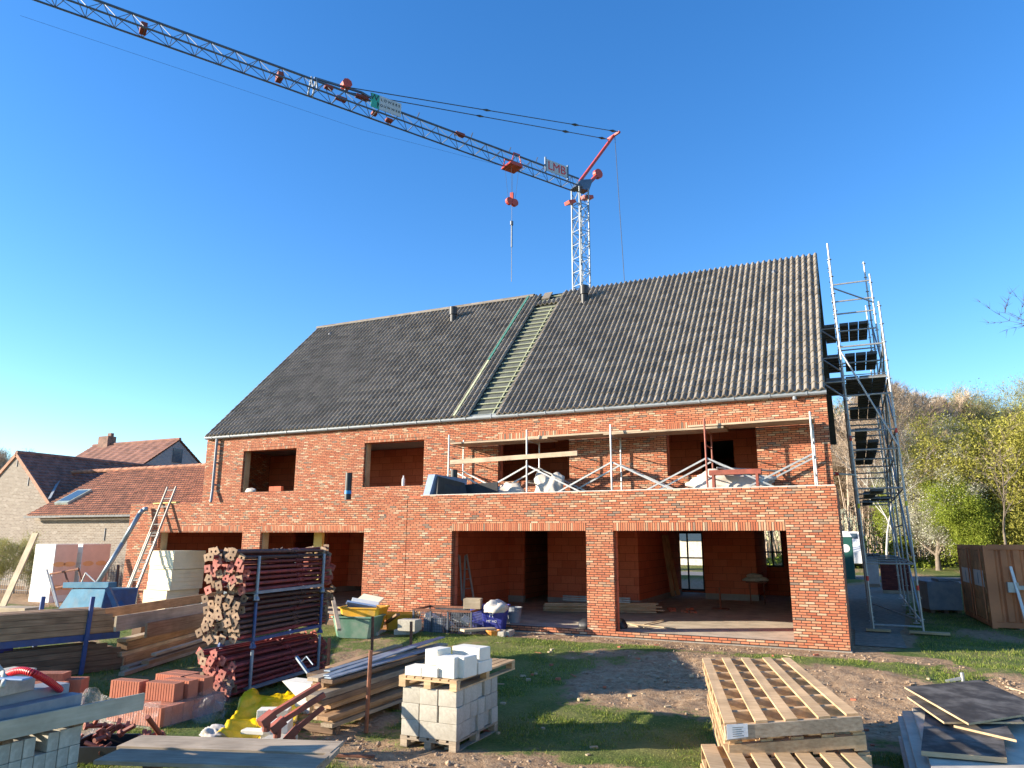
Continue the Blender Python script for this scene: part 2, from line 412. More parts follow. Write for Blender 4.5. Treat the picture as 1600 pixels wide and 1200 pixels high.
# upper storey
W1, W2, W3, W4 = (-20.05, -17.57, 3.80, 5.29), (-14.66, -12.32, 3.85, 5.31), (-9.68, -7.37, 3.88, 5.14), (-4.53, -2.17, 3.88, 5.14)
uw = MB()
wall(uw, -21.93, -.41, YU, YU+.1, 3.1, 5.82, [(a, b, lo, hi+LH) for a, b, lo, hi in (W1, W2, W3, W4)])
uw.hexa([(-.51,YU+.1,0),(-.41,YU+.1,0),(-1.0,YB,0),(-1.1,YB,0),(-.51,YU+.1,5.82),(-.41,YU+.1,5.82),(-1.0,YB,5.82),(-1.1,YB,5.82)]); uw.box(-21.93, -21.83, YU+.1, YB, 3.1, 5.82)
for xa, xb in ((-21.86, -21.78), (-.75, -.70)):
    for s in (0,):
        k = [(xa, YU, 5.82), (xb, YU, 5.82), (xb, YB, 5.82), (xa, YB, 5.82)]
        uw.face((xa, YU, 5.82), (xa, YB, 5.82), (xa, 25.3, 11.45)); uw.face((xb, YB, 5.82), (xb, YU, 5.82), (xb, 25.3, 11.45))
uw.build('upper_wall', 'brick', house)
for (a, b, lo, hi) in (W1, W2, W3, W4):
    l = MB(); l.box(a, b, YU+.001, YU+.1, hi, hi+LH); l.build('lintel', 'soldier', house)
fr = MB(); fr.box(XL+.1, XR-.1, YF+.3, YU, 3.0, 3.16); fr.build('flat_roof', 'bitumen', house)
# terracotta inner leaf, partitions and slabs
iw = MB()
wall(iw, XJ+.1, XR-.15, YF+.22, YF+.36, .09, 2.9, [(a, b, .09, HR+.02) for a, b in OPR])
iw.build('inner_wall', 'terra', house); iw = MB()
wall(iw, XL+.15, XJ-.1, YF+.22, YF+.36, .09, 2.9, [(a, b, .09, HL+.02) for a, b in OPL])
iw.build('inner_wall', 'terra', house); iw = MB()
wall(iw, XJ+.1, -.55, YU+.22, YU+.36, 3.2, 5.5, [W3, W4]); iw.build('inner_wall', 'terra', house); iw = MB(); wall(iw, -21.8, XJ-.1, YU+.22, YU+.36, 3.2, 5.5, [W1, W2])
iw.build('inner_wall', 'terra', house)
pw = MB(); pw.box(XJ-.1, XJ+.1, YF+.36, YB-.3, .09, 2.97); pw.box(XJ-.1, XJ+.1, YU+.36, YB-.3, 2.97, 5.5); pw.build('party_wall', 'terra', house)
YP = 23.2
dA, dB, cX = atY(818, 900, YP).x, atY(856, 900, YP).x, atY(998, 900, YP).x
pt = MB()
wall(pt, XJ+.1, cX, YP, YP+.14, .3, 2.75, [(dA, dB, .3, 2.6)])
pt.box(cX-.14, cX-.001, YP+.14, 29.4, .3, 2.75)
mA, mB = atY(1101, 900, 27.5).x, atY(1183, 900, 27.5).x
pt.box(mA, mB, 27.5, 27.9, .3, 2.75); pt.box(mB-.14, mB, 27.9, YB-.3, .3, 2.75)
pt.hexa([(-.66,YF+.36,.09),(-.52,YF+.36,.09),(-1.15,YB-.3,.09),(-1.29,YB-.3,.09),(-.66,YF+.36,2.75),(-.52,YF+.36,2.75),(-1.15,YB-.3,2.75),(-1.29,YB-.3,2.75)])
lA, lB = atY(283, 880, YP).x, atY(322, 880, YP).x
gA, gB = atY(456, 880, YP).x, atY(505, 880, YP).x
wall(pt, XL+.3, gA, YP, YP+.14, .3, 2.75, [(lA, lB, .3, 2.6)])
pt.box(gB, gB+.14, YP, 29.4, .3, 2.75); pt.box(gB+.14, XJ-.1, 24.6, 24.74, .3, 2.75); pt.box(XL+.15, XL+.29, YF+.36, YB-.3, .09, 2.75)
for (a, b, d0, d1) in ((-21.8, XJ-.1, -14.0, -13.0), (XJ+.1, -.55, -4.2, -3.2)):
    wall(pt, a, min(b, -.9), 22.8, 22.94, 3.2, 5.5, [(d0, d1, 3.2, 5.2)])
pt.build('partition_wall', 'terra', house)
for (x0, x1, y0, y1) in ((XJ+.1, dA, YP-.012, YP+.15), (dB, cX+.01, YP-.012, YP+.15), (cX-.15, cX+.012, YP+.15, 29.4), (mA-.01, mB+.01, 27.48, 27.92), (XL+.3, lA, YP-.012, YP+.15), (lB, gA, YP-.012, YP+.15), (gB-.01, gB+.15, YP-.01, 29.4)):
    kb = MB(); kb.box(x0, x1, y0, y1, .086, .3); kb.build('wall_base', 'concrete', house)
ce = MB(); ce.box(XL+.3, -1.2, YF+.37, YB-.2, 2.76, 2.98); ce.box(-1.2, -.5, YF+.37, YU, 2.76, 2.98); ce.box(-21.7, -1.2, YU+.37, YB-.2, 5.52, 5.7); ce.build('ceiling_slab', 'concrete', house)
# rear wall with its openings
fA, fB = atY(1059, 850, 30.85).x, atY(1099, 850, 30.85).x
vA, vB = atY(1164, 850, 30.85).x, atY(1223, 850, 30.85).x
hA, hB = atY(457, 850, 30.85).x, atY(494, 850, 30.85).x
rw = MB()
wall(rw, XJ, -1.1, YB-.3, YB, .086, 5.82, [(fA, fB, .15, 2.5), (vA, vB, 1.15, 2.62)])
wall(rw, XL+.1, XJ, YB-.3, YB, .086, 5.82, [(hA-.2, hB, .1, 2.55)])
rw.build('rear_wall', 'terra', house)
gm, gn, gb = new_mat('window_glass'); gb.inputs['Base Color'].default_value = (1,1,1,1); gb.inputs['Roughness'].default_value = .02
gb.inputs['Transmission Weight'].default_value = 1.0; gb.inputs['IOR'].default_value = 1.0; gb.inputs['Specular IOR Level'].default_value = .6
M['glass'] = gm
for (a, b, lo, hi, mul, tr) in ((fA, fB, .15, 2.5, 1, (1.45,)), (vA, vB, 1.15, 2.62, 1, (1.72,))):
    f = MB(); y0, y1 = YB-.2, YB-.12
    f.box(a, b, y0, y1, lo, lo+.07); f.box(a, b, y0, y1, hi-.07, hi); f.box(a, a+.07, y0, y1, lo+.07, hi-.07); f.box(b-.07, b, y0, y1, lo+.07, hi-.07)
    c = a+(b-a)*(.38 if lo < .5 else .72); f.box(c-.03, c+.03, y0+.004, y1-.004, lo+.07, hi-.07)
    for t in tr: f.box(a+.07, c-.03, y0+.008, y1-.008, t-.03, t+.03); f.box(c+.03, b-.07, y0+.008, y1-.008, t-.03, t+.03)
    o = f.build('window', 'blackplastic', house)
    g = MB(); g.box(a+.05, b-.05, YB-.165, YB-.155, lo+.05, hi-.05); g.build('pane', 'glass', o)
# jamb boards in the window and door holes
for (a, b, lo, hi) in [W1, W2, (OPL[0][0], OPL[0][1], .1, HL), (OPL[1][0], OPL[1][1], .1, HL)]:
    y = YU if lo > 2 else YF
    for (u0, u1) in ((a, a+.025), (b-.025, b)): j = MB(); j.box(u0, u1, y+.103, y+.34, lo, hi); j.build('jamb_board', 'frame', house)
xs_ = atY(498, 850, 17.75).x; yi = MB(); yi.box(xs_-.16, xs_+.16, 17.7, 17.8, .09, 2.7); yi.build('insulation_strip', 'insul', house)

# roof: every tile course is real relief
RX0, RX1, EY, EZ, RY, RZ = -21.87, -.42, 19.42, 5.90, 25.3, 11.72
su = Vector((0, RY-EY, RZ-EZ)); SL = su.length; su.normalize(); sn = Vector((0, -su.z, su.y))
def roof_pt(x, s, h=0): return Vector((x, EY, EZ)) + su*s + sn*h
GAP0, GAP1 = -10.52, -9.72
NC, NR = 116, 27
PW = (RX1-RX0)/NC
prof = [(0, .002), (.10, -.002), (.24, .0), (.38, .014), (.48, .046), (.60, .068), (.76, .072), (.90, .054), (1.0, .002)]
tv, tf = [], []
rng = random.Random(3)
for c in range(NC):
    x0 = RX0+c*PW
    for r in range(NR):
        ingap = GAP0-.05 < x0+PW/2 < GAP1+.05
        if ingap and r not in (24,): continue
        s0 = r*SL/NR-.012; s1 = (r+1)*SL/NR+.02
        dh = rng.uniform(-.003, .003); sk = rng.uniform(-.004, .004)
        k = len(tv)
        for (s, lift) in ((s0, -.012), (s0, .034), (s1, .002)):
            for (t, h) in prof:
                p = roof_pt(x0+t*PW+(sk if lift else 0), s, h+lift+dh); tv.append(tuple(p))
        n = len(prof)
        for j in range(2):
            for i in range(n-1): tf.append((k+j*n+i, k+j*n+i+1, k+(j+1)*n+i+1, k+(j+1)*n+i))
me = bpy.data.meshes.new('roof'); me.from_pydata(tv, [], tf)
tm, tn, tb = new_mat('roof_tile'); q = NB(tn)
co = q.node('ShaderNodeNewGeometry').outputs['Position']; sp = q.node('ShaderNodeSeparateXYZ'); q.link(co, sp.inputs[0])
cx = q.math('FLOOR', q.math('DIVIDE', q.math('SUBTRACT', sp.outputs[0], RX0), PW*2)); cy = q.math('FLOOR', q.math('DIVIDE', q.math('SUBTRACT', sp.outputs[2], EZ), (RZ-EZ)/NR))
cb = q.node('ShaderNodeCombineXYZ'); q.link(cx, cb.inputs[0]); q.link(cy, cb.inputs[1])
wn = q.node('ShaderNodeTexWhiteNoise', noise_dimensions='2D'); q.link(cb.outputs[0], wn.inputs['Vector'])
c = q.ramp(wn.outputs[0], [(0, (.20,.172,.14)), (.5, (.255,.222,.182)), (1, (.31,.272,.225))])
nz = q.noise(co, 9, 5, .65)
c = q.mix(.55, c, q.ramp(nz, [(.3, (.55,.52,.5)), (.7, (1,1,1))]), 'MULTIPLY')
q.link(c, tb.inputs['Base Color']); tb.inputs['Roughness'].default_value = .7; tb.inputs['Specular IOR Level'].default_value = .22
q.bump(q.noise(co, 60, 3), tb, .2, .003)
M['tile'] = tm
inv = house.matrix_basis.inverted()
me.transform(inv); me.materials.append(tm)
rf = bpy.data.objects.new('roof', me); COL.objects.link(rf); rf.parent = house
ul = MB(); ul.face(roof_pt(RX0+.02, 0, -.06), roof_pt(RX1-.02, 0, -.06), roof_pt(RX1-.02, SL, -.06), roof_pt(RX0+.02, SL, -.06))
ul.face((RX0, RY, RZ-.03), (RX1, RY, RZ-.03), (RX1, 31.2, 5.9), (RX0, 31.2, 5.9))
ul.build('underlay', mat_plain('green_grey_underlay', (.085,.09,.078), .8), rf)
M['batten'] = mat_wood('green_tinted_batten', (.40,.42,.26), (.54,.55,.36), grain=30)
bt = MB()
for r in range(NR):
    s = r*SL/NR+.05
    bt.hexa([roof_pt(GAP0-.06, s, -.03), roof_pt(GAP1+.06, s, -.03), roof_pt(GAP1+.06, s+.036, -.03), roof_pt(GAP0-.06, s+.036, -.03), roof_pt(GAP0-.06, s, .0), roof_pt(GAP1+.06, s, .0), roof_pt(GAP1+.06, s+.036, .0), roof_pt(GAP0-.06, s+.036, .0)])
xk = GAP1-.14
bt.hexa([roof_pt(xk, .1, -.055), roof_pt(xk+.04, .1, -.055), roof_pt(xk+.04, SL-1.2, -.055), roof_pt(xk, SL-1.2, -.055), roof_pt(xk, .1, -.031), roof_pt(xk+.04, .1, -.031), roof_pt(xk+.04, SL-1.2, -.031), roof_pt(xk, SL-1.2, -.031)])
bt.build('roof_battens', 'batten', rf)
def roof_strip(x0, x1, s0, s1, h0, h1):
    return [roof_pt(x0, s0, h0), roof_pt(x1, s0, h0), roof_pt(x1, s1, h0), roof_pt(x0, s1, h0), roof_pt(x0, s0, h1), roof_pt(x1, s0, h1), roof_pt(x1, s1, h1), roof_pt(x0, s1, h1)]
jb = MB(); jb.hexa(roof_strip(-11.15, -11.08, .0, 3.3, .05, .10)); jb.build('joint_batten', 'batten', rf)
jb = MB(); jb.hexa(roof_strip(-11.15, -11.07, 3.3, SL, .05, .11)); jb.build('joint_profile', mat_plain('green_joint_strip', (.07,.20,.15), .5), rf)
rg = MB()
rg.grid([[Vector((x, RY+dy, RZ+dz)) for dy, dz in ((-.17, -.05), (-.13, .05), (-.05, .095), (.05, .095), (.13, .05), (.17, -.05))] for x in np.linspace(RX0, -10.9, 40)])
rg.build('ridge_capping', 'tile', rf)
# loose cover and white fixings near the ridge gap
lc = MB(); lc.hexa(roof_strip(-10.45, -10.12, SL-.5, SL+.03, .02, .07)); lc.build('loose_ridge_tile', 'tile', rf)
# roof vents
def roof_hit(px, py):
    r = ray(px, py); p0 = Vector((0, EY, EZ)); t = (p0-CO).dot(sn)/r.dot(sn); return CO+r*t
for (px, py, hh) in ((708, 503, .62), (913, 473, .66)):
    p = roof_hit(px, py); v = MB()
    v.lathe((p.x, p.y, p.z-.25), [(.125, 0), (.125, .2+hh*.55), (.165, .21+hh*.55), (.165, .25+hh)], 18)
    v.build('roof_vent', 'blackplastic', house, smooth=False)
for (px, py) in ((1210, 428), (517, 524)):
    p = roof_hit(px, py)+sn*.05; v = MB(); v.lathe(p, [(.09, -.03), (.08, .05), (.02, .1)], 8); v.build('roof_hook', 'darksteel', house)
# gutter and downpipe
gt = MB(); gy0, gy1 = YU-.17, YU-.012
gt.grid([[Vector((x, y, z)) for y, z in ((gy0-.015, 5.93), (gy0, 5.945), (gy0, 5.84), (gy0+.03, 5.805), (gy1-.03, 5.795), (gy1, 5.83), (gy1, 5.92), (gy0+.02, 5.925))] for x in (RX0-.05, RX1+.03)])
gut = gt.build('gutter', 'zinc', house)
x = RX0+.3
while x < RX1:
    gs = MB(); gs.box(x, x+.03, gy0-.012, gy0+.004, 5.815, 5.95); x += .9
    gs.build('gutter_bracket', 'zinc', gut)
dpx = -21.33
dp = MB(); dp.tube((dpx, YU-.1, 5.8), (dpx, YU-.1, 3.92), .05, 12); dp.tube((dpx, YU-.1, 3.93), (dpx+.1, YU-.22, 3.45), .05, 12)
dpo = dp.build('downpipe', 'zinc', house, smooth=False)
db = MB()
for z in (4.1, 4.9, 5.6): db.box(dpx-.06, dpx+.06, YU-.1, YU, z, z+.03)
db.build('pipe_clip', 'zinc', dpo)
so = MB(); so.tube((-1.15, YU-.09, 5.72), (-1.15, YU-.09, 5.81), .05, 10); so.build('gutter_outlet', 'zinc', house)
# things inside
for k in range(3):
    a = atZ(845, 938, .12); 
# ------------------------------------------------------------------ old farm buildings on the left
M['redtile'] = mat_plain('old_clay_pantile', (.42,.185,.105), .85, var=.5, scale=3.5, bump=.2, dirt=(.24,.115,.075), dirt_scale=1.2)
M['darktile'] = mat_plain('dark_clay_pantile', (.22,.12,.085), .85, var=.4, scale=3, dirt=(.10,.06,.045), dirt_scale=1.0)
M['verge'] = mat_plain('verge_brick', (.38,.20,.13), .9)
def pantile(mb, a, b, c, d, nu, nv, amp=.03, n=6):
    """ribbed tile slope: a-b along the eave, d-c along the ridge"""
    a, b, c, d = map(Vector, (a, b, c, d)); nrm = (b-a).cross(d-a).normalized()
    if nrm.z < 0: nrm = -nrm
    cols = nu*n; w_ = cols+1
    mb.face(*[p - nrm*.03 for p in (a, b, c, d)])
    for r in range(nv):
        k = len(mb.v)
        for (tt, l) in ((r/nv, -.02), (r/nv, .03), ((r+1)/nv, 0)):
            for i in range(cols+1):
                t = i/cols; p = (a+(b-a)*t)*(1-tt) + (d+(c-d)*t)*tt
                mb.v.append(tuple(p + nrm*(l + amp*(.5+.5*math.sin(t*nu*2*math.pi)))))
        for j in range(2):
            for i in range(cols): mb.f.append((k+j*w_+i, k+j*w_+i+1, k+(j+1)*w_+i+1, k+(j+1)*w_+i)); mb.mi.append(mb.cur)
FY = 21.5
apx = atY(27, 709, FY)
farm = thing('farmhouse', 'old pale brick farmhouse gable with dark tiled roof, at the left edge', 'house', (apx.x, FY+4, 0))
ex = atY(75, 781, FY)
hw = ex.x-apx.x; dz = apx.z-ex.z
HW = 4.4; zE = apx.z - dz/hw*HW
g = MB(); FY2 = 29.6
g.box(apx.x-HW+.2, apx.x+HW-.2, FY, FY2, -.2, zE+.2)
g.face((apx.x-HW+.2, FY, zE+.2), (apx.x+HW-.2, FY, zE+.2), (apx.x, FY, apx.z-.02)); g.face((apx.x+HW-.2, FY2, zE+.2), (apx.x-HW+.2, FY2, zE+.2), (apx.x, FY2, apx.z-.02))
g.build('wall', 'farmbrick', farm)
r = MB()
pantile(r, (apx.x+HW, FY-.03, zE+.02), (apx.x+HW, FY2, zE+.02), (apx.x, FY2, apx.z+.03), (apx.x, FY-.03, apx.z+.03), 36, 22)
pantile(r, (apx.x-HW, FY2, zE+.02), (apx.x-HW, FY-.03, zE+.02), (apx.x, FY-.03, apx.z+.03), (apx.x, FY2, apx.z+.03), 36, 22)
fr_ = r.build('roof', 'darktile', farm)
rt = MB(); rt.tube((apx.x, FY-.05, apx.z+.05), (apx.x, FY2, apx.z+.05), .11, 8); rt.build('ridge_tiles', 'darktile', fr_)
v = MB(); v.bar((apx.x, FY-.03, apx.z-.03), (apx.x+HW, FY-.03, zE-.04), .08, .16); v.bar((apx.x, FY-.03, apx.z-.03), (apx.x-HW, FY-.03, zE-.04), .08, .16); v.build('verge', 'verge', farm)
an = MB()
for (px, py) in ((27, 722), (44, 752)):
    p = atY(px, py, FY-.02); an.box(p.x-.015, p.x+.015, FY-.03, FY, p.z-.22, p.z+.22)
an.build('wall_anchor', 'darksteel', farm)
AY = 20.3
eL, eR = atY(42, 806, AY-.3), atY(205, 805, AY-.3)
RYA = 23.7
zr = (atY(132, 738, RYA).z + atY(310, 729, RYA).z)/2
annex = thing('farm_annex', 'low pale brick outbuilding with long red tile roof and one skylight', 'outbuilding', (-29, AY+2, 0))
wl = atY(51, 830, AY).x
a = MB(); a.box(wl, -23.0, AY, 27.0, -.2, 3.0); a.build('wall', 'farmbrick', annex)
r = MB(); pantile(r, (eL.x, AY-.3, eL.z+.02), (-22.9, AY-.3, eL.z+.02), (-22.9, RYA, zr), (eL.x, RYA, zr), 62, 22)
pantile(r, (-22.9, 27.2, eL.z+.02), (eL.x, 27.2, eL.z+.02), (eL.x, RYA, zr), (-22.9, RYA, zr), 62, 22)
ar = r.build('roof', 'redtile', annex)
rt = MB()
for i in range(30): rt.tube((-36+i*.44, RYA, zr+.03), (-36+i*.44+.46, RYA, zr+.05), .10, 8)
rt.build('ridge_tiles', 'redtile', ar)
gt = MB(); gt.box(eL.x, -22.95, AY-.44, AY-.3, eL.z-.09, eL.z-.01); gt.build('gutter', mat_plain('dull_grey_gutter', (.20,.20,.195), .8, spec=.2), annex)
# skylight on the slope
asu = Vector((0, RYA-(AY-.3), zr-eL.z)); asn = Vector((0, -asu.z, asu.y)).normalized()
def annex_hit(px, py):
    rr = ray(px, py); p0 = Vector((0, AY-.3, eL.z+.02)); return CO + rr*((p0-CO).dot(asn)/rr.dot(asn))
c = [annex_hit(*p) for p in ((92, 790), (114, 789), (138, 769), (119, 769))]
xa, xb = (c[0].x+c[3].x)/2-.0, (c[1].x+c[2].x)/2
def sk(x, y, h):
    t = (y-(AY-.3))/asu.y; return Vector((x, AY-.3, eL.z+.02))+asu*t+asn*h
ya, yb = (c[0].y+c[1].y)/2, (c[2].y+c[3].y)/2
s = MB(); s.hexa([sk(xa, ya, .03), sk(xb, ya, .03), sk(xb, yb, .03), sk(xa, yb, .03), sk(xa, ya, .14), sk(xb, ya, .14), sk(xb, yb, .14), sk(xa, yb, .14)])
so_ = s.build('skylight', mat_plain('grey_green_flashing', (.30,.36,.33), .5), annex)
s = MB(); d = .09; s.hexa([sk(xa+d, ya+.13, .142), sk(xb-d, ya+.13, .142), sk(xb-d, yb-d, .142), sk(xa+d, yb-d, .142), sk(xa+d, ya+.13, .15), sk(xb-d, ya+.13, .15), sk(xb-d, yb-d, .15), sk(xa+d, yb-d, .15)])
mp, _n, pb = new_mat('skylight_glass'); pb.inputs['Base Color'].default_value = (.05,.08,.11,1); pb.inputs['Roughness'].default_value = .05; M['skyglass'] = mp
s.build('pane', 'skyglass', so_)
p = atY(164, 835, AY); an = MB(); an.box(p.x-.015, p.x+.015, AY-.03, AY, p.z-.25, p.z+.25); an.build('wall_anchor', 'darksteel', annex)
# flashing where the two roofs meet
pA, pB = annex_hit(78, 781), annex_hit(100, 742)
fl = MB(); fl.bar(pA+asn*.06, pB+asn*.12, .12, .03, asn); fl.build('lead_flashing', 'zinc', annex)
# a second house behind
HXf = -44.
ga, gl, gr = atX(280, 687, HXf), atX(223, 726, HXf), atX(318, 729, HXf)
far = thing('distant_house', 'red roofed house with grey brick gable behind the farm roofs', 'house', (HXf-4, (gl.y+gr.y)/2, 0))
ym = ga.y; hwd = (gr.y-gl.y)/2; zE2 = (gl.z+gr.z)/2; zE2 -= .9; hwd *= (ga.z-zE2)/(ga.z-(gl.z+gr.z)/2)
wv = MB(); wv.box(HXf-9.2, HXf, ym-hwd+.2, ym+hwd-.2, 0, zE2+.1); wv.face((HXf, ym-hwd+.2, zE2), (HXf, ym+hwd-.2, zE2), (HXf, ym, ga.z-.1)); wv.build('wall', 'farbrick', far)
rfar = MB(); pantile(rfar, (HXf-9.4, ym-hwd, zE2), (HXf+.1, ym-hwd, zE2), (HXf+.1, ym, ga.z), (HXf-9.4, ym, ga.z), 10, 16, .05); pantile(rfar, (HXf+.1, ym+hwd, zE2), (HXf-9.4, ym+hwd, zE2), (HXf-9.4, ym, ga.z), (HXf+.1, ym, ga.z), 10, 16, .05)
M['fartile'] = mat_plain('brown_far_tile', (.25,.115,.08), .85, var=.4, scale=2)
rfo = rfar.build('roof', 'fartile', far)
p = atY(167, 697, ym); ch = MB(); ch.box(p.x-.6, p.x+.5, ym-.35, ym+.35, ga.z-.7, ga.z+.65); ch.box(p.x+.1, p.x+.5, ym-.12, ym+.12, ga.z+.65, ga.z+.9); ch.build('chimney', 'darktile', rfo)
rt = MB(); rt.tube((HXf-9.4, ym, ga.z+.03), (HXf+.1, ym, ga.z+.03), .12, 8); rt.build('ridge_tiles', 'fartile', rfo)
p = atX(277, 712, HXf); wn_ = MB(); wn_.box(HXf, HXf+.05, p.y-.4, p.y+.4, p.z-.5, p.z+.5); wn_.build('window', 'skyglass', far)
# grey clad building and pale house seen through the openings
shed = thing('clad_outbuilding', 'grey board clad wall seen through the left opening of the brick house', 'outbuilding', (-30, 48, .4))
p0, p1 = atY(440, 880, 46), atY(500, 880, 46)
s = MB()
for i in range(16): s.box(p0.x-6, p1.x+3, 46-.02*(i % 2), 50, .3+i*.22, .3+(i+1)*.22-.015)
s.build('wall', mat_plain('grey_cladding', (.58,.56,.55), .7), shed)
s = MB(); s.box(p0.x-6.3, p1.x+3.3, 45.7, 50.3, 3.85, 4.05); s.build('roof', 'bitumen', shed)
white = thing('white_house', 'pale rendered house seen through the rear door of the brick house', 'house', (-9, 52, 1))
a_, b_ = atY(1055, 850, 50), atY(1130, 850, 50)
s = MB(); s.box(a_.x-4, b_.x, 50, 57, .5, 4.6); s.build('wall', mat_plain('cream_render', (.70,.64,.52), .9), white)
s = MB(); s.face((a_.x-4.3, 49.6, 4.5), (b_.x+.3, 49.6, 4.5), (b_.x+.3, 53.5, 8), (a_.x-4.3, 53.5, 8)); s.face((b_.x+.3, 57.4, 4.5), (a_.x-4.3, 57.4, 4.5), (a_.x-4.3, 53.5, 8), (b_.x+.3, 53.5, 8)); s.build('roof', 'redtile', white)
s = MB(); q1 = atY(1083, 838, 50); s.box(q1.x-.9, q1.x+1.2, 49.9, 50, 2.1, 3.9); s.build('window', 'skyglass', white)
# ------------------------------------------------------------------ tower crane behind the house
M['crane'] = mat_plain('crane_shaded_steel', (.085,.12,.175), .5, .3, .15, 3, .05)  # mast steel darkened and blued, painting in the jib's shaded side
M['mast'] = mat_plain('crane_pale_steel', (.21,.24,.27), .5, .3, .12, 3, .05)
M['cranered'] = mat_plain('crane_red_paint', (.42,.045,.025), .5, 0, .2, 3, .05)
M['jibrust'] = mat_plain('dull_red_fitting', (.20,.035,.022), .7, 0, .3, 3, .05)
M['rope'] = mat_plain('wire_rope', (.05,.055,.06), .6, .3)
M['white'] = mat_plain('white_panel', (.72,.72,.72), .6, var=.08)
M['redletter'] = mat_plain('red_lettering', (.55,.02,.03), .6, var=.05, bump=0)
M['blackletter'] = mat_plain('black_lettering', (.02,.03,.035), .6, var=.05, bump=0)
M['signwhite'] = mat_plain('weathered_sign_panel', (.42,.44,.47), .6, var=.1)
M['teal'] = mat_plain('teal_panel', (.03,.33,.25), .6, var=.08)
CD = 45.
def at_hd(px, py, D):
    r = ray(px, py); return CO + r*(D/math.hypot(r.x, r.y))
root = at_hd(906, 290, CD)
jd = Vector((-.498, -.867, 0)).normalized(); je = Vector((-jd.y, jd.x, 0))
if je.dot(CO-root) < 0: je = -je
def onjib(px, py, off=0):                 # point in the jib's own vertical plane
    r = ray(px, py); p = root+je*off; return CO + r*((p-CO).dot(je)/r.dot(je))
crane = thing('tower_crane', 'grey tower crane with red head strut rising behind the brick house', 'crane', (root.x, root.y, 0))
ms = MB(); hs_ = .40
c4 = [(s*hs_, t*hs_) for s, t in ((-1,-1),(1,-1),(1,1),(-1,1))]
def mp_(a, b, z): return Vector((root.x, root.y, 0)) + jd*a + je*b + Vector((0,0,z))
zt = root.z-.25
for a, b in c4: ms.tube(mp_(a, b, .2), mp_(a, b, zt), .06, 6)
n = int(zt/.95)
for k in range(n):
    z0, z1 = .3+k*.95, .3+(k+1)*.95
    for i in range(4):
        a0, b0 = c4[i]; a1, b1 = c4[(i+1) % 4]
        ms.tube(mp_(a0, b0, z0), mp_(a1, b1, z0), .026, 4, cap=False)
        if k % 2: ms.tube(mp_(a0, b0, z0), mp_(a1, b1, z1), .028, 4, cap=False)
        else: ms.tube(mp_(a1, b1, z0), mp_(a0, b0, z1), .028, 4, cap=False)
ms.build('mast', 'mast', crane)
ba = MB(); ba.box(root.x-2, root.x+2, root.y-2, root.y+2, 0, .9); ba.box(root.x+.6, root.x+1.9, root.y+.4, root.y+1.9, .9, 2.3); ba.build('base_ballast', 'concrete', crane)
# jib: inner length level, outer length lifted from the folding joint on
fold = onjib(490, 136); tL = (fold-root).dot(jd)
tip = onjib(40, -26); tT = (tip-root).dot(jd)
zj0 = root.z+.05; zjf = fold.z; zjt = tip.z
def jz(t): return zj0+(zjf-zj0)*t/tL if t < tL else zjf+(zjt-zjf)*(t-tL)/(tT-tL)
def jp(t, b, h): return Vector((root.x, root.y, jz(t))) + jd*t + je*b + Vector((0,0,h))
JW, JH = .42, .78
def lattice(t0, t1, stp):
    mb = MB(); N = max(1, round((t1-t0)/stp)); st = (t1-t0)/N
    for s in (-JW, JW): mb.tube(jp(t0, s, -JH*.45), jp(t1, s, -JH*.45), .05, 6)
    mb.tube(jp(t0, 0, JH*.55), jp(t1, 0, JH*.55), .065, 6)
    for k in range(N):
        a, b, mm_ = t0+k*st, t0+(k+1)*st, t0+(k+.5)*st
        for s in (-JW, JW):
            mb.tube(jp(a, s, -JH*.45), jp(mm_, 0, JH*.55), .022, 4, cap=False); mb.tube(jp(mm_, 0, JH*.55), jp(b, s, -JH*.45), .022, 4, cap=False)
        mb.tube(jp(a, -JW, -JH*.45), jp(a, JW, -JH*.45), .02, 4, cap=False)
        mb.tube(jp(a, -JW, -JH*.45), jp(b, JW, -JH*.45), .016, 4, cap=False)
    return mb
lattice(.1, tL, 1.15).build('inner_jib', 'crane', crane); lattice(tL, tT, 1.15).build('outer_jib', 'crane', crane)
fj = MB()
for t in (tL-.1, tL+.15):
    for s in (-JW, JW): fj.bar(jp(t, s, -JH*.5), jp(t, 0, JH*.7), .1, .07, jd)
fj.build('folding_joint', 'mast', crane)
for (px, py) in ((225, 37), (437, 116)):
    t = (onjib(px, py)-root).dot(jd); b = MB(); b.hexa([jp(t-.14, -.25, -JH*.42), jp(t+.14, -.25, -JH*.42), jp(t+.14, .25, -JH*.42), jp(t-.14, .25, -JH*.42), jp(t-.14, -.25, .05), jp(t+.14, -.25, .05), jp(t+.14, .25, .05), jp(t-.14, .25, .05)]); b.build('jib_bracket', 'jibrust', crane)
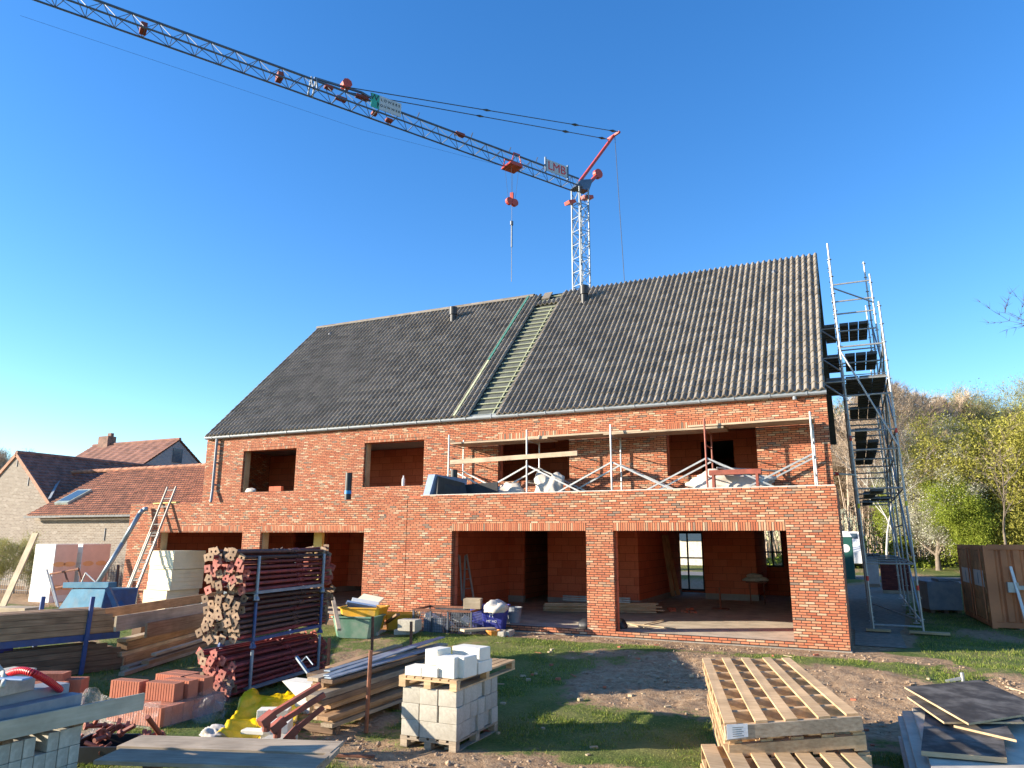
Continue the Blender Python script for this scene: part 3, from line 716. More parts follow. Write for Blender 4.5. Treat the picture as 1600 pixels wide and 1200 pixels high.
# folding gear: red drum, ram, lower brackets
t0 = (onjib(541, 128)-root).dot(jd); g = MB(); c = jp(t0, 0, JH*.55+.42)
g.tube(c-je*.22, c+je*.22, .28, 8); g.build('folding_gear', 'cranered', crane)
g = MB(); g.bar(jp(t0, 0, JH*.6), c, .12, .12, jd); g.bar(jp(tL, 0, JH*.7), jp(t0-.9, 0, JH*.95), .1, .1); g.bar(jp(t0-.9, 0, JH*.95), jp(t0-2.2, 0, JH*.6), .1, .1); g.build('folding_arm', 'crane', crane)
for (px, h, w_) in ((513, .3, .22), (533, -.1, .28), (565, .45, .35), (608, -.35, .18), (718, .42, .3), (585, -.25, .14)):
    t = (onjib(px, 136+(px-490)*.36)-root).dot(jd)
    g = MB(); g.hexa([jp(t+w_, -.14, h-.07), jp(t-w_, -.14, h-.1), jp(t-w_, .14, h-.1), jp(t+w_, .14, h-.07), jp(t+w_, -.14, h+.07), jp(t-w_, -.14, h+.07), jp(t-w_, .14, h+.07), jp(t+w_, .14, h+.07)]); g.build('jib_fitting', 'jibrust', crane)
for px in (651, 735, 837, 795):
    t = (onjib(px, 136+(px-490)*.36)-root).dot(jd); g = MB(); g.tube(jp(t, 0, JH*.5), jp(t-.15, 0, JH*1.1), .03, 4); g.build('jib_peg', 'darksteel', crane)
# head: strut, spreader, pendants, rear arm
tipS = onjib(959, 212)
st = MB(); st.bar(root+Vector((0,0,.3)), tipS, .17, .2, je); st.build('head_strut', 'cranered', crane)
sp_ = MB(); sp_.bar(tipS-je*.62, tipS+je*.62, .14, .14); sp_.build('spreader', 'cranered', crane)
for s in (-.58, .58):
    a = tipS+je*s; b = jp(t0+.1, s*.4, JH*.7); r = MB(); r.tube(a, b, .028, 5)
    for f in (.03, .2):
        p = a.lerp(b, f); d_ = (b-a).normalized(); r.tube(p-d_*.35, p, .03, 5, .1); r.tube(p, p+d_*.35, .1, 5, .03)
    f2 = .55; p = a.lerp(b, f2); d_ = (b-a).normalized(); r.tube(p-d_*.3, p, .03, 5, .08); r.tube(p, p+d_*.3, .08, 5, .03)
    r.build('pendant', 'rope', crane)
r = MB(); r.tube(tipS-jd*.1, Vector((tipS.x-jd.x*1.5, tipS.y-jd.y*1.5, .8)), .022, 5); r.build('backstay', 'rope', crane)
ra = MB(); pa = onjib(914, 293); pb = onjib(934, 272); ra.bar(pa, pb, .2, .26, je); ra.tube(pb-je*.14, pb+je*.14, .34, 14); ra.build('rear_arm', 'cranered', crane)
hd = MB(); hd.hexa([mp_(-.55, -.3, zt-.1), mp_(.6, -.3, zt-.1), mp_(.6, .3, zt-.1), mp_(-.55, .3, zt-.1), mp_(-1.0, -.25, zt+.95), mp_(.1, -.25, zt+.55), mp_(.1, .25, zt+.55), mp_(-1.0, .25, zt+.95)]); hd.build('jib_root', 'crane', crane)
for (a, b, z, l) in ((-.5, .1, zt-.55, .8), (.75, -.15, zt-1.15, .55)):
    p = MB(); p.bar(mp_(a-l/2, b, z+.12), mp_(a+l/2, b, z-.1), .5, .22); p.build('red_platform', 'cranered', crane)
# trolley, rope falls, hook block and the sling hanging below it
tt = (onjib(800, 258)-root).dot(jd)
tr = MB()
tr.hexa([jp(tt+.5, -.5, -JH*.75), jp(tt-.5, -.5, -JH*.75), jp(tt-.5, .5, -JH*.75), jp(tt+.5, .5, -JH*.75), jp(tt+.42, -.5, -JH*.5), jp(tt-.42, -.5, -JH*.5), jp(tt-.42, .5, -JH*.5), jp(tt+.42, .5, -JH*.5)])
for s in (-.5, .5): tr.bar(jp(tt+.35, s, -JH*.5), jp(tt+.2, s, .2), .05, .05, je); tr.bar(jp(tt-.35, s, -JH*.5), jp(tt-.2, s, .2), .05, .05, je); tr.bar(jp(tt+.25, s, .2), jp(tt-.25, s, .2), .05, .05)
tr.build('trolley', 'cranered', crane)
zb = onjib(801, 316).z; hp = jp(tt, 0, 0)
rp = MB()
for s in (-.3, .3):
    for u_ in (-.35, .35): rp.tube(jp(tt+s, u_, -JH*.6), Vector((hp.x, hp.y, zb+.25))+jd*s*.5+je*u_*.5, .009, 4)
rp.build('hoist_rope', 'rope', crane)
hb = MB()
for s in (-.2, .2): c = Vector((hp.x, hp.y, zb))+jd*s; hb.tube(c-je*.1, c+je*.1, .24, 12)
hb.bar((hp.x, hp.y, zb-.1), (hp.x, hp.y, zb+.62), .14, .2); hb.build('hook_block', 'cranered', crane)
sg = MB(); zl = onjib(803, 441).z
sg.tube((hp.x, hp.y, zb-.2), (hp.x, hp.y, zb-1.5), .015, 5); sg.tube((hp.x, hp.y, zb-1.3), (hp.x, hp.y, zb-1.55), .1, 8); sg.tube((hp.x, hp.y, zb-1.5), (hp.x, hp.y, zb-3.0), .05, 6); sg.tube((hp.x, hp.y, zb-3.0), (hp.x, hp.y, zl), .02, 5)
sg.build('lifting_sling', 'darksteel', crane)
gr = MB(); a0 = jp(tT-.5, 0, -1.2); gr.tube(jp(3, 0, -.35), jp(tT*.5, 0, -1.5), .006, 4); gr.tube(jp(tT*.5, 0, -1.5), jp(tT, 0, -1.6), .006, 4); gr.build('trolley_rope', 'rope', crane)
# sign boards on the jib
sx = -jd; sy = Vector((0,0,1)); sz = sx.cross(sy)
def signm(p):
    mm_ = Matrix.Identity(4)
    for i in range(3): mm_[i][0] = sx[i]; mm_[i][1] = sy[i]; mm_[i][2] = sz[i]; mm_[i][3] = p[i]
    return mm_
sgn = 1 if sz.dot(je) > 0 else -1
def panel(name, t0_, t1_, h0, h1, mat, parent, off=.5):
    b = MB(); o0 = sgn*off; o1 = sgn*(off+.03)
    b.hexa([jp(t0_, o0, h0), jp(t1_, o0, h0), jp(t1_, o1, h0), jp(t0_, o1, h0), jp(t0_, o0, h1), jp(t1_, o0, h1), jp(t1_, o1, h1), jp(t0_, o1, h1)])
    return b.build(name, mat, parent)
def tpx(px): return (onjib(px, 136+(px-490)*.36, .5*sgn)-root).dot(jd)
ta, tb_ = tpx(852), tpx(887)
lb = panel('maker_sign', ta, tb_, -.2, .62, 'signwhite', crane)
text('sign_lettering', 'LMB', .82, 'redletter', lb, signm(jp((ta+tb_)/2, sgn*.54, .2)), .006)
for t in (ta, tb_): b = MB(); b.bar(jp(t, sgn*.51, -.3), jp(t, sgn*.51, .72), .1, .09, jd); b.build('sign_post', 'crane', crane)
tc, td, te = tpx(579), tpx(592), tpx(626)
pl = panel('firm_sign', td, te, -.25, .6, 'signwhite', crane)
p2_ = panel('firm_emblem', tc, td, -.25, .6, 'teal', crane)
text('emblem_lettering', 'W', .5, 'blackletter', p2_, signm(jp(tc*.62+td*.38, sgn*.54, .36)), .006)
text('emblem_lettering', 'I', .5, 'blackletter', p2_, signm(jp(tc*.2+td*.8, sgn*.54, -.02)), .006)
text('sign_lettering', 'L O W E R S', .22, 'blackletter', pl, signm(jp((td+te)/2, sgn*.54, .38)), .006)
text('sign_lettering', 'B O U W W E R K', .2, 'blackletter', pl, signm(jp((td+te)/2, sgn*.54, .02)), .006)

# ------------------------------------------------------------------ scaffold tower along the right gable
scf = thing('scaffold_tower', 'tall galvanised tube scaffold with dark decks along the right gable', 'scaffold', (.7, 25.5, 0))
SY = [20.8+2.5*k for k in range(5)]
zg = lambda y: gz(.7, y)+.0
SXI, SXO = .17, 1.26
def sxi(z): return SXI-.022*z
def sxo(z): return SXO-.024*z
ITOP = [10.3, 10.6, 11.6, 11.0, 9.0]; OTOP = [8.45, 10.1, 11.4, 10.6, 8.8]
M['plastred'] = mat_plain('red_marker', (.6,.05,.03), .5); M['yellowmark'] = mat_plain('yellow_marker', (.75,.6,.03), .5)
def std(x, y, top):
    s = MB(); z0 = gz(.7, y)+.05
    s.tube((x(0), y, z0), (x(top), y, top), .0265, 8)
    k = z0+.3
    while k < top: s.tube((x(k), y, k), (x(k), y, k+.012), .06, 8); k += .5
    s.box(x(0)-.08, x(0)+.08, y-.08, y+.08, z0-.03, z0-.02)
    return s.build('standard', 'steel', scf)
for i, y in enumerate(SY):
    std(sxi, y, ITOP[i]); std(sxo, y, OTOP[i])
def ledger(p0, p1, r=.024): s = MB(); s.tube(p0, p1, r, 6); return s.build('ledger', 'steel', scf)
front = [.15, 1.63, 3.5, 4.5, 5.0, 5.95, 6.4, 7.3, 8.7, 9.0, 9.75]
for z in front[:8]: ledger((sxi(z), SY[0], z), (sxo(z), SY[0], z))
for z in (1.63, 3.5, 4.5, 5.5, 6.4, 7.4, 8.4): 
    for y in SY[1:]: ledger((sxi(z), y, z), (sxo(z), y, z))
for z in (8.95, 9.35, 9.9): ledger((sxi(z), SY[1], z), (sxo(z), SY[1], z))
ledger((sxi(9.7), SY[0], 9.0), (sxo(9.2), SY[1], 9.2)); 
for z in (.25, 1.63, 3.5, 5.0, 6.4, 7.4):
    for i in range(4):
        ledger((sxo(z), SY[i], z), (sxo(z), SY[i+1], z)); ledger((sxi(z), SY[i], z), (sxi(z), SY[i+1], z))
for z in (2.63, 4.5, 6.9):
    for i in range(1, 4): ledger((sxo(z), SY[i], z), (sxo(z), SY[i+1], z))
def brace(p0, p1): s = MB(); s.tube(p0, p1, .024, 6); return s.build('diagonal_brace', 'steel', scf)
brace((sxi(7.3), SY[0]-.05, 7.2), (sxo(4.5), SY[0]-.05, 4.55))
brace((sxo(.15), SY[0], .2), (sxo(1.5), SY[1], 1.5)); brace((sxi(.2), SY[2], .3), (sxo(1.5), SY[0]-.04, .3))
for (i, z) in ((0, 1.63), (1, 3.5), (2, 5.0), (0, 5.0), (3, 6.4), (1, 7.4), (3, 1.63)):
    brace((sxo(z), SY[i], z), (sxo(z+1.8), SY[i+1], z+1.8))
    brace((sxi(z), SY[i+1], z), (sxi(z+1.8), SY[i], z+1.8))
# sloping tie in the near bay, ledge brackets toward the roof verge
for (y, z) in ((SY[0], 6.35), (SY[1], 7.6), (SY[2], 9.2)):
    x = sxi(z); ledger((x-.5, y, z), (x, y, z)); brace((x-.5, y, z-.02), (x, y, z-.45))
def deck(i, z, x0, x1, y0=.05, y1=2.45):
    s = MB(); n = max(1, round((x1-x0)/.33)); w_ = (x1-x0)/n
    for k in range(n): s.box(x0+k*w_+.012, x0+(k+1)*w_-.012, SY[i]+y0, SY[i]+y1, z, z+.06)
    for k in range(n):
        for j in range(6): s.box(x0+k*w_+.012, x0+(k+1)*w_-.012, SY[i]+y0+j*(y1-y0)/6, SY[i]+y0+j*(y1-y0)/6+.03, z-.03, z-.001)
    return s.build('deck', 'grating', scf)
def o_(z): return sxi(z)+.04, sxo(z)-.04
a, b = o_(6.4); deck(0, 6.42, a, b); deck(0, 6.42, a-.48, a-.08)
deck(1, 7.65, a+.05, b-.05); deck(1, 7.65, a-.46, a-.1)
deck(2, 9.3, a-.02, b-.12); deck(2, 9.3, a-.5, a-.14)
deck(3, 7.7, a, b)
deck(1, 5.02, a+.12, a+.75); deck(2, 5.02, a+.12, a+.75); deck(1, 3.52, a+.2, a+.55); deck(2, 3.52, a+.45, a+1.0, .3, 1.9); deck(3, 3.52, a+.2, a+.55)
deck(1, 6.42, a+.30, b-.06); deck(2, 6.42, a+.05, b-.1); deck(3, 5.02, a+.1, a+.7); deck(0, 5.02, a+.10, a+.42); deck(0, 3.52, a+.35, a+.7, 1.0, 2.45); deck(3, 1.66, a+.1, a+.6)
for i in range(4):
    s = MB(); s.tube((sxi(0)-.03, SY[i]+1.25, .05), (sxi(7)-.03, SY[i]+1.25, 6.9-.2*i), .024, 6); s.build('guard_post', 'steel', scf)
    for z in (2.1, 2.6, 4.0, 5.5, 6.0): ledger((sxi(z)-.03, SY[i], z), (sxi(z)-.03, SY[i+1], z), .02)
for (i, z) in ((0, 3.5), (1, 5.0), (2, 3.5), (3, 3.5), (0, 6.4)): brace((sxo(z), SY[i+1], z), (sxo(z+1.6), SY[i], z+1.6))
tb2 = MB(); tb2.box(a-.02, b, SY[0]+.02, SY[0]+.045, 6.5, 6.52); tb2.build('toe_board', 'darksteel', scf)
for (x, z, mt_) in ((sxo, 4.9, 'plastred'), (sxi, 3.0, 'yellowmark'), (sxo, 3.05, 'yellowmark'), (sxo, 1.0, 'plastred'), (sxi, 1.2, 'plastred'), (sxi, 4.75, 'plastred')):
    s = MB(); s.tube((x(z), SY[0], z), (x(z), SY[0], z+.12), .032, 8); s.build('marker_band', mt_, scf)
# tie tube to the flat-roof trestles
tie = MB(); p0 = atY(1120, 731, 18.6); p1 = Vector((sxi(3.8), SY[0], 3.86)); tie.tube(p0, p1, .024, 6); tieo = tie.build('tie_tube', 'steel', scf)
s = MB(); p = p0.lerp(p1, .86); s.tube(p-Vector((.06,0,0)), p+Vector((.06,0,0)), .045, 8); s.build('coupler', 'plastred', scf)
# sole boards under the feet
board('sole_board', (.0, 20.72, .03), (.55, 20.72, .03), .22, .05, M['frame'], 'short sole board under the inner near foot of the scaffold tower', 'board')
board('sole_board', (.95, 20.72, .03), (1.8, 20.66, .03), .22, .05, M['frame'], 'longer sole board under the outer near foot of the scaffold tower', 'board')

# ------------------------------------------------------------------ trestle scaffold on the flat roof
FRZ = 3.16
TX = [-10.79, -8.25, -5.78, -3.29, -.78]; TY0, TY1 = 18.55, 19.45
trs = thing('trestle_scaffold', 'low frame scaffold with crossed braces standing on the flat roof', 'scaffold', (-5.6, 18.4, FRZ))
M['rustred'] = mat_plain('red_primer_steel', (.30,.07,.04), .6, var=.3, dirt=(.12,.05,.03))
for i, x in enumerate(TX):
    f = MB()
    for y, top in ((TY0, 5.23), (TY1, 5.18)): f.tube((x, y, FRZ), (x, y, top), .024, 8)
    for z in (4.92, 4.55, 4.2, 3.75, 3.3): f.tube((x, TY0, z), (x, TY1, z), .018, 6)
    f.build('frame', 'rustred' if i == 3 else 'steel', trs)
zc, zl_ = 4.22, 3.42
for i in range(4):
    for y in (TY0+.03, TY1-.03):
        a, b = TX[i], TX[i+1]
        for k, (pa, pb) in enumerate((((a, zc), ((a+b)/2+.7, zl_-.15)), ((b, zc), ((a+b)/2-.7, zl_-.15)))):
            if i == 0 and k == 0 and y > 18.3: pass
            f = MB(); f.bar((pa[0], y+(.02 if k else 0), pa[1]), (pb[0], y+(.02 if k else 0), pb[1]), .05, .04); f.build('cross_brace', 'steel', trs)
M['plankwood'] = mat_wood('scaffold_plank', (.46,.33,.22), (.60,.46,.32))
PK = 'scaffold planks on the flat roof trestles'
for (x0, x1, z, k, lab) in ((-10.85, -7.7, 5.0, 0, 'scaffold plank at the left end of the trestle scaffold'), (-8.4, -5.0, 5.03, .02, 'scaffold plank second from the left on the trestle scaffold'), (-6.05, -2.85, 5.01, 0, 'scaffold plank beneath the eaves in the middle of the trestles'), (-3.75, -.72, 5.06, .04, 'scaffold plank at the right end of the trestle scaffold')):
    board('scaffold_plank', (x0, 19.14, z+k*.5), (x1, 19.13, z+k), .78, .05, M['plankwood'], lab, 'plank', PK)
board('scaffold_plank', (-10.7, 18.5, 4.40), (-6.72, 18.5, 4.49), .05, .13, M['plankwood'], 'plank tied on edge as guard rail in front of a window hole', 'plank')
# loose things on the roof
M['whitesack'] = mat_plain('white_sack', (.54,.48,.42), .8, var=.12, scale=3, dirt=(.4,.33,.28))
M['gasblue'] = mat_plain('pale_blue_enamel', (.25,.45,.55), .5, dirt=(.5,.5,.48)); M['sheetblue'] = mat_plain('blue_grey_board', (.22,.30,.44), .5, var=.15)
def lump(name, c, r, seed, mat, label, cat, sub=3, amp=.28, group=None, flat=.35):
    bm = bmesh.new(); bmesh.ops.create_icosphere(bm, subdivisions=sub, radius=1)
    for v in bm.verts:
        n_ = mn.fractal(v.co*1.3+Vector((seed, seed*2.1, 0)), 1, 2, 3)*amp + mn.noise(v.co*4+Vector((seed, 0, 0)))*amp*.35
        v.co = v.co*(1+n_)
        if v.co.z < -flat: v.co.z = -flat
        v.co.z += flat; v.co = Vector((v.co.x*r[0], v.co.y*r[1], v.co.z*r[2]))
    me_ = bpy.data.meshes.new(name); bm.to_mesh(me_); bm.free(); me_.polygons.foreach_set('use_smooth', [True]*len(me_.polygons))
    me_.materials.append(M[mat] if isinstance(mat, str) else mat)
    o = bpy.data.objects.new(name, me_); COL.objects.link(o); o.location = c
    return tag(o, label, cat, group)
p = atY(795, 757, 19.1); lump('plastic_sack', (p.x, 19.1, FRZ), (.55, .3, .42), 1, 'whitesack', 'crumpled white sack left of a trestle frame under the window hole', 'sack', 4, .5)
p = atY(862, 750, 19.1); lump('plastic_sack', (p.x, 19.0, FRZ), (.46, .3, .62), 2.3, 'whitesack', 'tall bulging white sack behind the second trestle frame', 'sack', 4, .45)
p = atY(1130, 745, 19.1); lump('plastic_sack', (p.x+.2, 19.1, FRZ+.3), (.95, .22, .34), 3.7, 'whitesack', 'flat white sheet of sacking draped beside the rust red stool', 'sack', 4, .5)
def lathe_thing(name, label, cat, c, prof_, mat, n=16, bands=(), bandmat=None, tilt=None):
    t = thing(name, label, cat, c); b = MB(); b.lathe(c, prof_, n); b.build('body', mat, t, smooth=False)
    for (r_, z0, z1) in bands: b = MB(); b.lathe(c, [(r_, z0), (r_, z1)], n); b.build('band', bandmat, t)
    return t
p = atY(709, 760, 18.3); lathe_thing('bitumen_roll', 'black roofing roll with yellow band standing on the flat roof', 'roll', (p.x, 18.3, FRZ), [(.10, 0), (.10, 1.0)], 'blackplastic', 16, [(.103, .38, .46)], 'yellowmark')
p = atY(541, 760, 17.4); lathe_thing('bitumen_roll', 'black roofing roll with blue band standing left of the joint', 'roll', (p.x, 17.5, FRZ-.1), [(.10, 0), (.10, 1.05)], 'blackplastic', 16, [(.103, .42, .52)], mat_plain('blue_tape', (.02,.25,.55), .5))
p = atY(694, 762, 18.1)
t = thing('gas_bottle', 'small pale blue gas bottle beside the black roll', 'gas bottle', (p.x, 18.1, FRZ)); b = MB(); b.lathe((p.x, 18.1, FRZ), [(.13, 0), (.14, .05), (.14, .45), (.09, .56), (.04, .58)], 16); b.build('body', 'gasblue', t, smooth=True)
b = MB(); b.lathe((p.x, 18.1, FRZ+.58), [(.03, 0), (.03, .06)], 10); b.tube((p.x-.09, 18.1, FRZ+.55), (p.x-.09, 18.1, FRZ+.70), .012, 5); b.tube((p.x+.09, 18.1, FRZ+.55), (p.x+.09, 18.1, FRZ+.70), .012, 5); b.tube((p.x-.09, 18.1, FRZ+.70), (p.x+.09, 18.1, FRZ+.70), .012, 5); b.build('valve_guard', 'white', t)
pa, pb = atY(662, 775, 17.3), atY(674, 738, 18.2)
lb_ = thing('leaning_board', 'blue grey insulation board leaning on its side by the parapet', 'board', (pa.x, 17.5, FRZ))
b = MB(); b.hexa([(pa.x-.08, 17.3, FRZ), (pa.x+.12, 17.3, FRZ), (pa.x+.6, 18.6, FRZ), (pa.x+.45, 18.6, FRZ), (pa.x+.1, 17.35, 3.95), (pa.x+.32, 17.35, 3.95), (pa.x+.66, 18.6, 3.9), (pa.x+.5, 18.6, 3.9)]); b.build('sheet', 'sheetblue', lb_)
b = MB(); b.hexa([(pa.x+.33, 17.4, FRZ), (pa.x+.37, 17.4, FRZ), (pa.x+.95, 18.2, FRZ), (pa.x+.9, 18.2, FRZ), (pa.x+.36, 17.4, 3.9), (pa.x+.4, 17.4, 3.9), (pa.x+.8, 18.2, 3.75), (pa.x+.76, 18.2, 3.75)]); b.build('cover', 'blackplastic', lb_)
pa, pb = atY(718, 768, 18.4), atY(780, 766, 18.4)
b = MB(); b.hexa([(pa.x, 18.35, FRZ), (pb.x, 18.35, FRZ), (pb.x, 18.4, FRZ), (pa.x, 18.4, FRZ), (pa.x, 18.45, 3.72), (pb.x-.08, 18.45, 3.78), (pb.x-.08, 18.5, 3.78), (pa.x, 18.5, 3.72)]); tag(b.build('roofing_sheet', 'bitumen', bevel=.01), 'black roofing sheet standing on edge behind the parapet', 'sheet')
x0, x1 = atY(1108, 730, 18.6).x, atY(1189, 730, 18.6).x
st = thing('steel_stool', 'rust red steel stool standing on the flat roof', 'stool', ((x0+x1)/2, 18.6, FRZ))
b = MB(); b.box(x0, x1, 18.5, 18.7, 3.78, 3.9); b.build('top', 'rustred', st)
for x in (x0+.1, x1-.1):
    for y in (18.52, 18.68): b = MB(); b.box(x-.03, x+.03, y-.02, y+.02, FRZ, 3.78); b.build('leg', 'rustred', st)
b = MB(); p = atY(432, 764, YU+.05); b.box(p.x-.3, p.x+.25, YU+.0, YU+.12, 3.80, 3.97); tag(b.build('brick', 'terra', bevel=.005), 'loose terracotta block on the sill of the far left window hole', 'brick')
p = atY(390, 768, YU); lump('cement_bag', (p.x, YU+.06, 3.79), (.26, .1, .12), 5, 'whitesack', 'small white bag on the left window sill', 'bag')
p = atY(628, 757, YU); t = thing('bottle', 'clear spray bottle standing on the second window sill', 'bottle', (p.x, YU+.08, 3.85)); b = MB(); b.lathe((p.x, YU+.08, 3.85), [(.05, 0), (.05, .22), (.02, .28), (.02, .33)], 10); b.build('body', 'white', t)
# ------------------------------------------------------------------ materials of the yard
M['block'] = mat_plain('grey_concrete_block', (.46,.415,.335), .95, var=.16, scale=22, bump=.6, rnd=.1, dirt=(.29,.25,.19), dirt_scale=5, dirt_amt=.6)
M['limeblock'] = mat_plain('pale_cellular_block', (.74,.69,.585), .95, var=.06, scale=10, bump=.2, dirt=(.55,.52,.46), dirt_scale=3, dirt_amt=.5)
M['pallet'] = mat_wood('pallet_wood', (.50,.31,.155), (.70,.48,.27), rnd=.14)
M['greywood'] = mat_wood('weathered_grey_wood', (.30,.225,.15), (.48,.38,.27), rnd=.25)
M['brownwood'] = mat_wood('brown_formwork_board', (.28,.16,.08), (.46,.285,.155), rnd=.25)
M['darkwood'] = mat_wood('dark_board', (.13,.078,.045), (.24,.15,.09), rnd=.25)  # darkest wood tone, shared by boards, bearers and blocks
M['palewood'] = mat_wood('pale_new_board', (.48,.36,.22), (.64,.50,.33), rnd=.12)
M['proptube'] = mat_plain('dark_red_prop_paint', (.22,.035,.035), .5, .1, .35, 8, .1, rnd=.45, dirt=(.06,.03,.025), dirt_amt=.6)
M['propdark'] = mat_plain('blackened_prop_paint', (.095,.045,.036), .6, .1, .35, 8, .1, rnd=.4)
M['platetan'] = mat_plain('mortar_caked_plate', (.38,.25,.155), .85, var=.3, scale=12, rnd=.35, dirt=(.16,.085,.05), dirt_scale=9, dirt_amt=.8)
M['platered'] = mat_plain('red_prop_plate', (.48,.12,.09), .7, var=.3, scale=12, rnd=.25, dirt=(.36,.22,.14))
M['rackblue'] = mat_plain('blue_rack_paint', (.03,.075,.22), .5, .1, .25, 6, .1, dirt=(.10,.10,.12))
M['rackgrey'] = mat_plain('grey_blue_rack_tube', (.24,.29,.34), .5, .4, .2, 6, .1)
M['rust'] = mat_plain('rusty_steel', (.22,.085,.045), .8, .1, .4, 9, .2, dirt=(.09,.045,.03))
M['terrablock'] = mat_plain('terracotta_block', (.46,.15,.08), .9, var=.12, scale=8, rnd=.12, dirt=(.36,.12,.07), dirt_amt=.5)
M['pir'] = mat_plain('cream_insulation', (.90,.80,.56), .85, var=.07, scale=3)
M['pirface'] = mat_plain('cream_insulation_edge', (.70,.64,.40), .85, var=.05, scale=3)
M['foam'] = mat_plain('white_insulation', (.78,.77,.72), .85, var=.05, scale=3)
M['foampink'] = mat_plain('buff_film_wrapping', (.74,.55,.44), .7, var=.08, scale=3)
M['foamspot'] = mat_plain('orange_film_print', (.74,.44,.20), .7, var=.1)
M['skipblue'] = mat_plain('pale_blue_skip_paint', (.10,.22,.31), .85, 0, .15, 4, .1, spec=.15, dirt=(.22,.26,.28))
M['skipdark'] = mat_plain('dark_blue_skip_paint', (.035,.10,.24), .5, .1, .25, 4, .1, dirt=(.10,.12,.14))
M['yellowtub'] = mat_plain('yellow_tub', (.72,.36,.015), .5, var=.12, scale=4, dirt=(.40,.30,.15), dirt_amt=.5)
M['greentub'] = mat_plain('green_tub', (.13,.26,.17), .6, var=.15, scale=4, dirt=(.33,.35,.28), dirt_amt=.8)
M['bluetub'] = mat_plain('blue_violet_tub', (.035,.045,.30), .45, var=.15, scale=4, dirt=(.12,.12,.25), dirt_amt=.4)
M['mortar'] = mat_plain('dried_mortar', (.40,.39,.34), .95, var=.2, scale=8, bump=.5)
M['yellowfilm'] = mat_plain('yellow_plastic_bag', (.80,.52,.0), .35, var=.12, scale=5, bump=.5, bdist=.02)
M['redhose'] = mat_plain('red_flexible_hose', (.60,.012,.02), .4, var=.1)
M['stonegrey'] = mat_plain('blue_grey_stone', (.22,.235,.26), .75, var=.14, scale=5, dirt=(.32,.31,.29))
M['ply'] = mat_plain('black_film_plywood', (.065,.055,.047), .75, var=.4, scale=2.5, bump=.1, spec=.2, dirt=(.30,.27,.23), dirt_scale=2.6, dirt_amt=.5)
M['plyedge'] = mat_wood('plywood_edge', (.50,.34,.19), (.64,.47,.28))
M['greysheet'] = mat_plain('grey_fibre_sheet', (.56,.47,.36), .8, var=.12, scale=3, dirt=(.20,.19,.17))
M['film'] = None
fm, fn, fb = new_mat('clear_wrapping_film'); q = NB(fn)
tr_ = q.node('ShaderNodeBsdfTransparent'); mxs = q.node('ShaderNodeMixShader')
fb.inputs['Base Color'].default_value = (.75,.70,.68,1); fb.inputs['Roughness'].default_value = .22; fb.inputs['Specular IOR Level'].default_value = .7
q.link(q.math('MULTIPLY_ADD', q.noise(q.coord(), 5, 5, .7), .62, -.20), mxs.inputs[0]); q.link(tr_.outputs[0], mxs.inputs[1]); q.link(fb.outputs[0], mxs.inputs[2])
q.bump(q.noise(q.mapping(q.coord(), (1,1,.4)), 9, 5, .7), fb, 1.0, .05)
fn.links.new(mxs.outputs[0], fn.nodes['Material Output'].inputs[0]); M['film'] = fm
def solid(name, x0, x1, y0, y1, z0, z1, mat, label=None, cat=None, group=None, rz=0., bevel=.006, loc=None, parent=None):
    """a block with its own origin, turned by rz about its base centre"""
    cx_, cy_ = (x0+x1)/2, (y0+y1)/2
    b = MB(); b.box(x0-cx_, x1-cx_, y0-cy_, y1-cy_, 0, z1-z0)
    o = b.build(name, mat, None, bevel=bevel, local=True); o.location = (cx_, cy_, z0); o.rotation_euler = (0, 0, rz)
    return tag(o, label, cat, group)
Y0 = YARD
def bil(c, u, v):     # point inside a four-cornered outline: near-left, near-right, far-right, far-left
    a, b, d, e = c
    return (a*(1-u)+b*u)*(1-v) + (e*(1-u)+d*u)*v
def slat(mb, c, u0, u1, v0, v1, h0, h1):
    ps = [bil(c, u0, v0), bil(c, u1, v0), bil(c, u1, v1), bil(c, u0, v1)]
    mb.hexa([p+Vector((0,0,h0)) for p in ps] + [p+Vector((0,0,h1)) for p in ps])
def pallet(name, c, label, group=None, nb=5, bw=.125, ns=8, h=.15, mat='pallet', across=False, seed=0):
    """wooden pallet on the outline c (top corners)"""
    rg_ = random.Random(seed); ctr = (c[0]+c[1]+c[2]+c[3])/4
    t = thing(name, label, 'pallet', (ctr.x, ctr.y, ctr.z-h), 0, group)
    d = MB()
    for i in range(nb):
        a = i*(1-bw)/(nb-1); j = rg_.uniform(-.012, .012)
        e0, e1 = rg_.uniform(0, .012), 1-rg_.uniform(0, .012)
        if across: slat(d, c, e0, e1, a, a+bw, -.022, rg_.uniform(-.002, .002))
        else: slat(d, c, min(max(0, a+j), 1-bw), min(max(bw, a+j+bw), 1), e0, e1, -.022, rg_.uniform(-.002, .002))
    d.build('deck', mat, t)
    s = MB(); sw = .02
    for i in range(ns):
        a = i*(1-sw)/(ns-1)
        if across: slat(s, c, a, a+sw, .0, 1, -h+.024, -.0225)
        else: slat(s, c, .0, 1, a, a+sw, -h+.024, -.0225)
    s.build('stringer', mat, t)
    b = MB()
    for i in range(max(3, nb-1)):
        a = i*(1-bw)/(max(3, nb-1)-1)
        if across: slat(b, c, 0, 1, a, a+bw, -h, -h+.0235)
        else: slat(b, c, a, a+bw, 0, 1, -h, -h+.0235)
    b.build('bottom_board', mat, t)
    return t
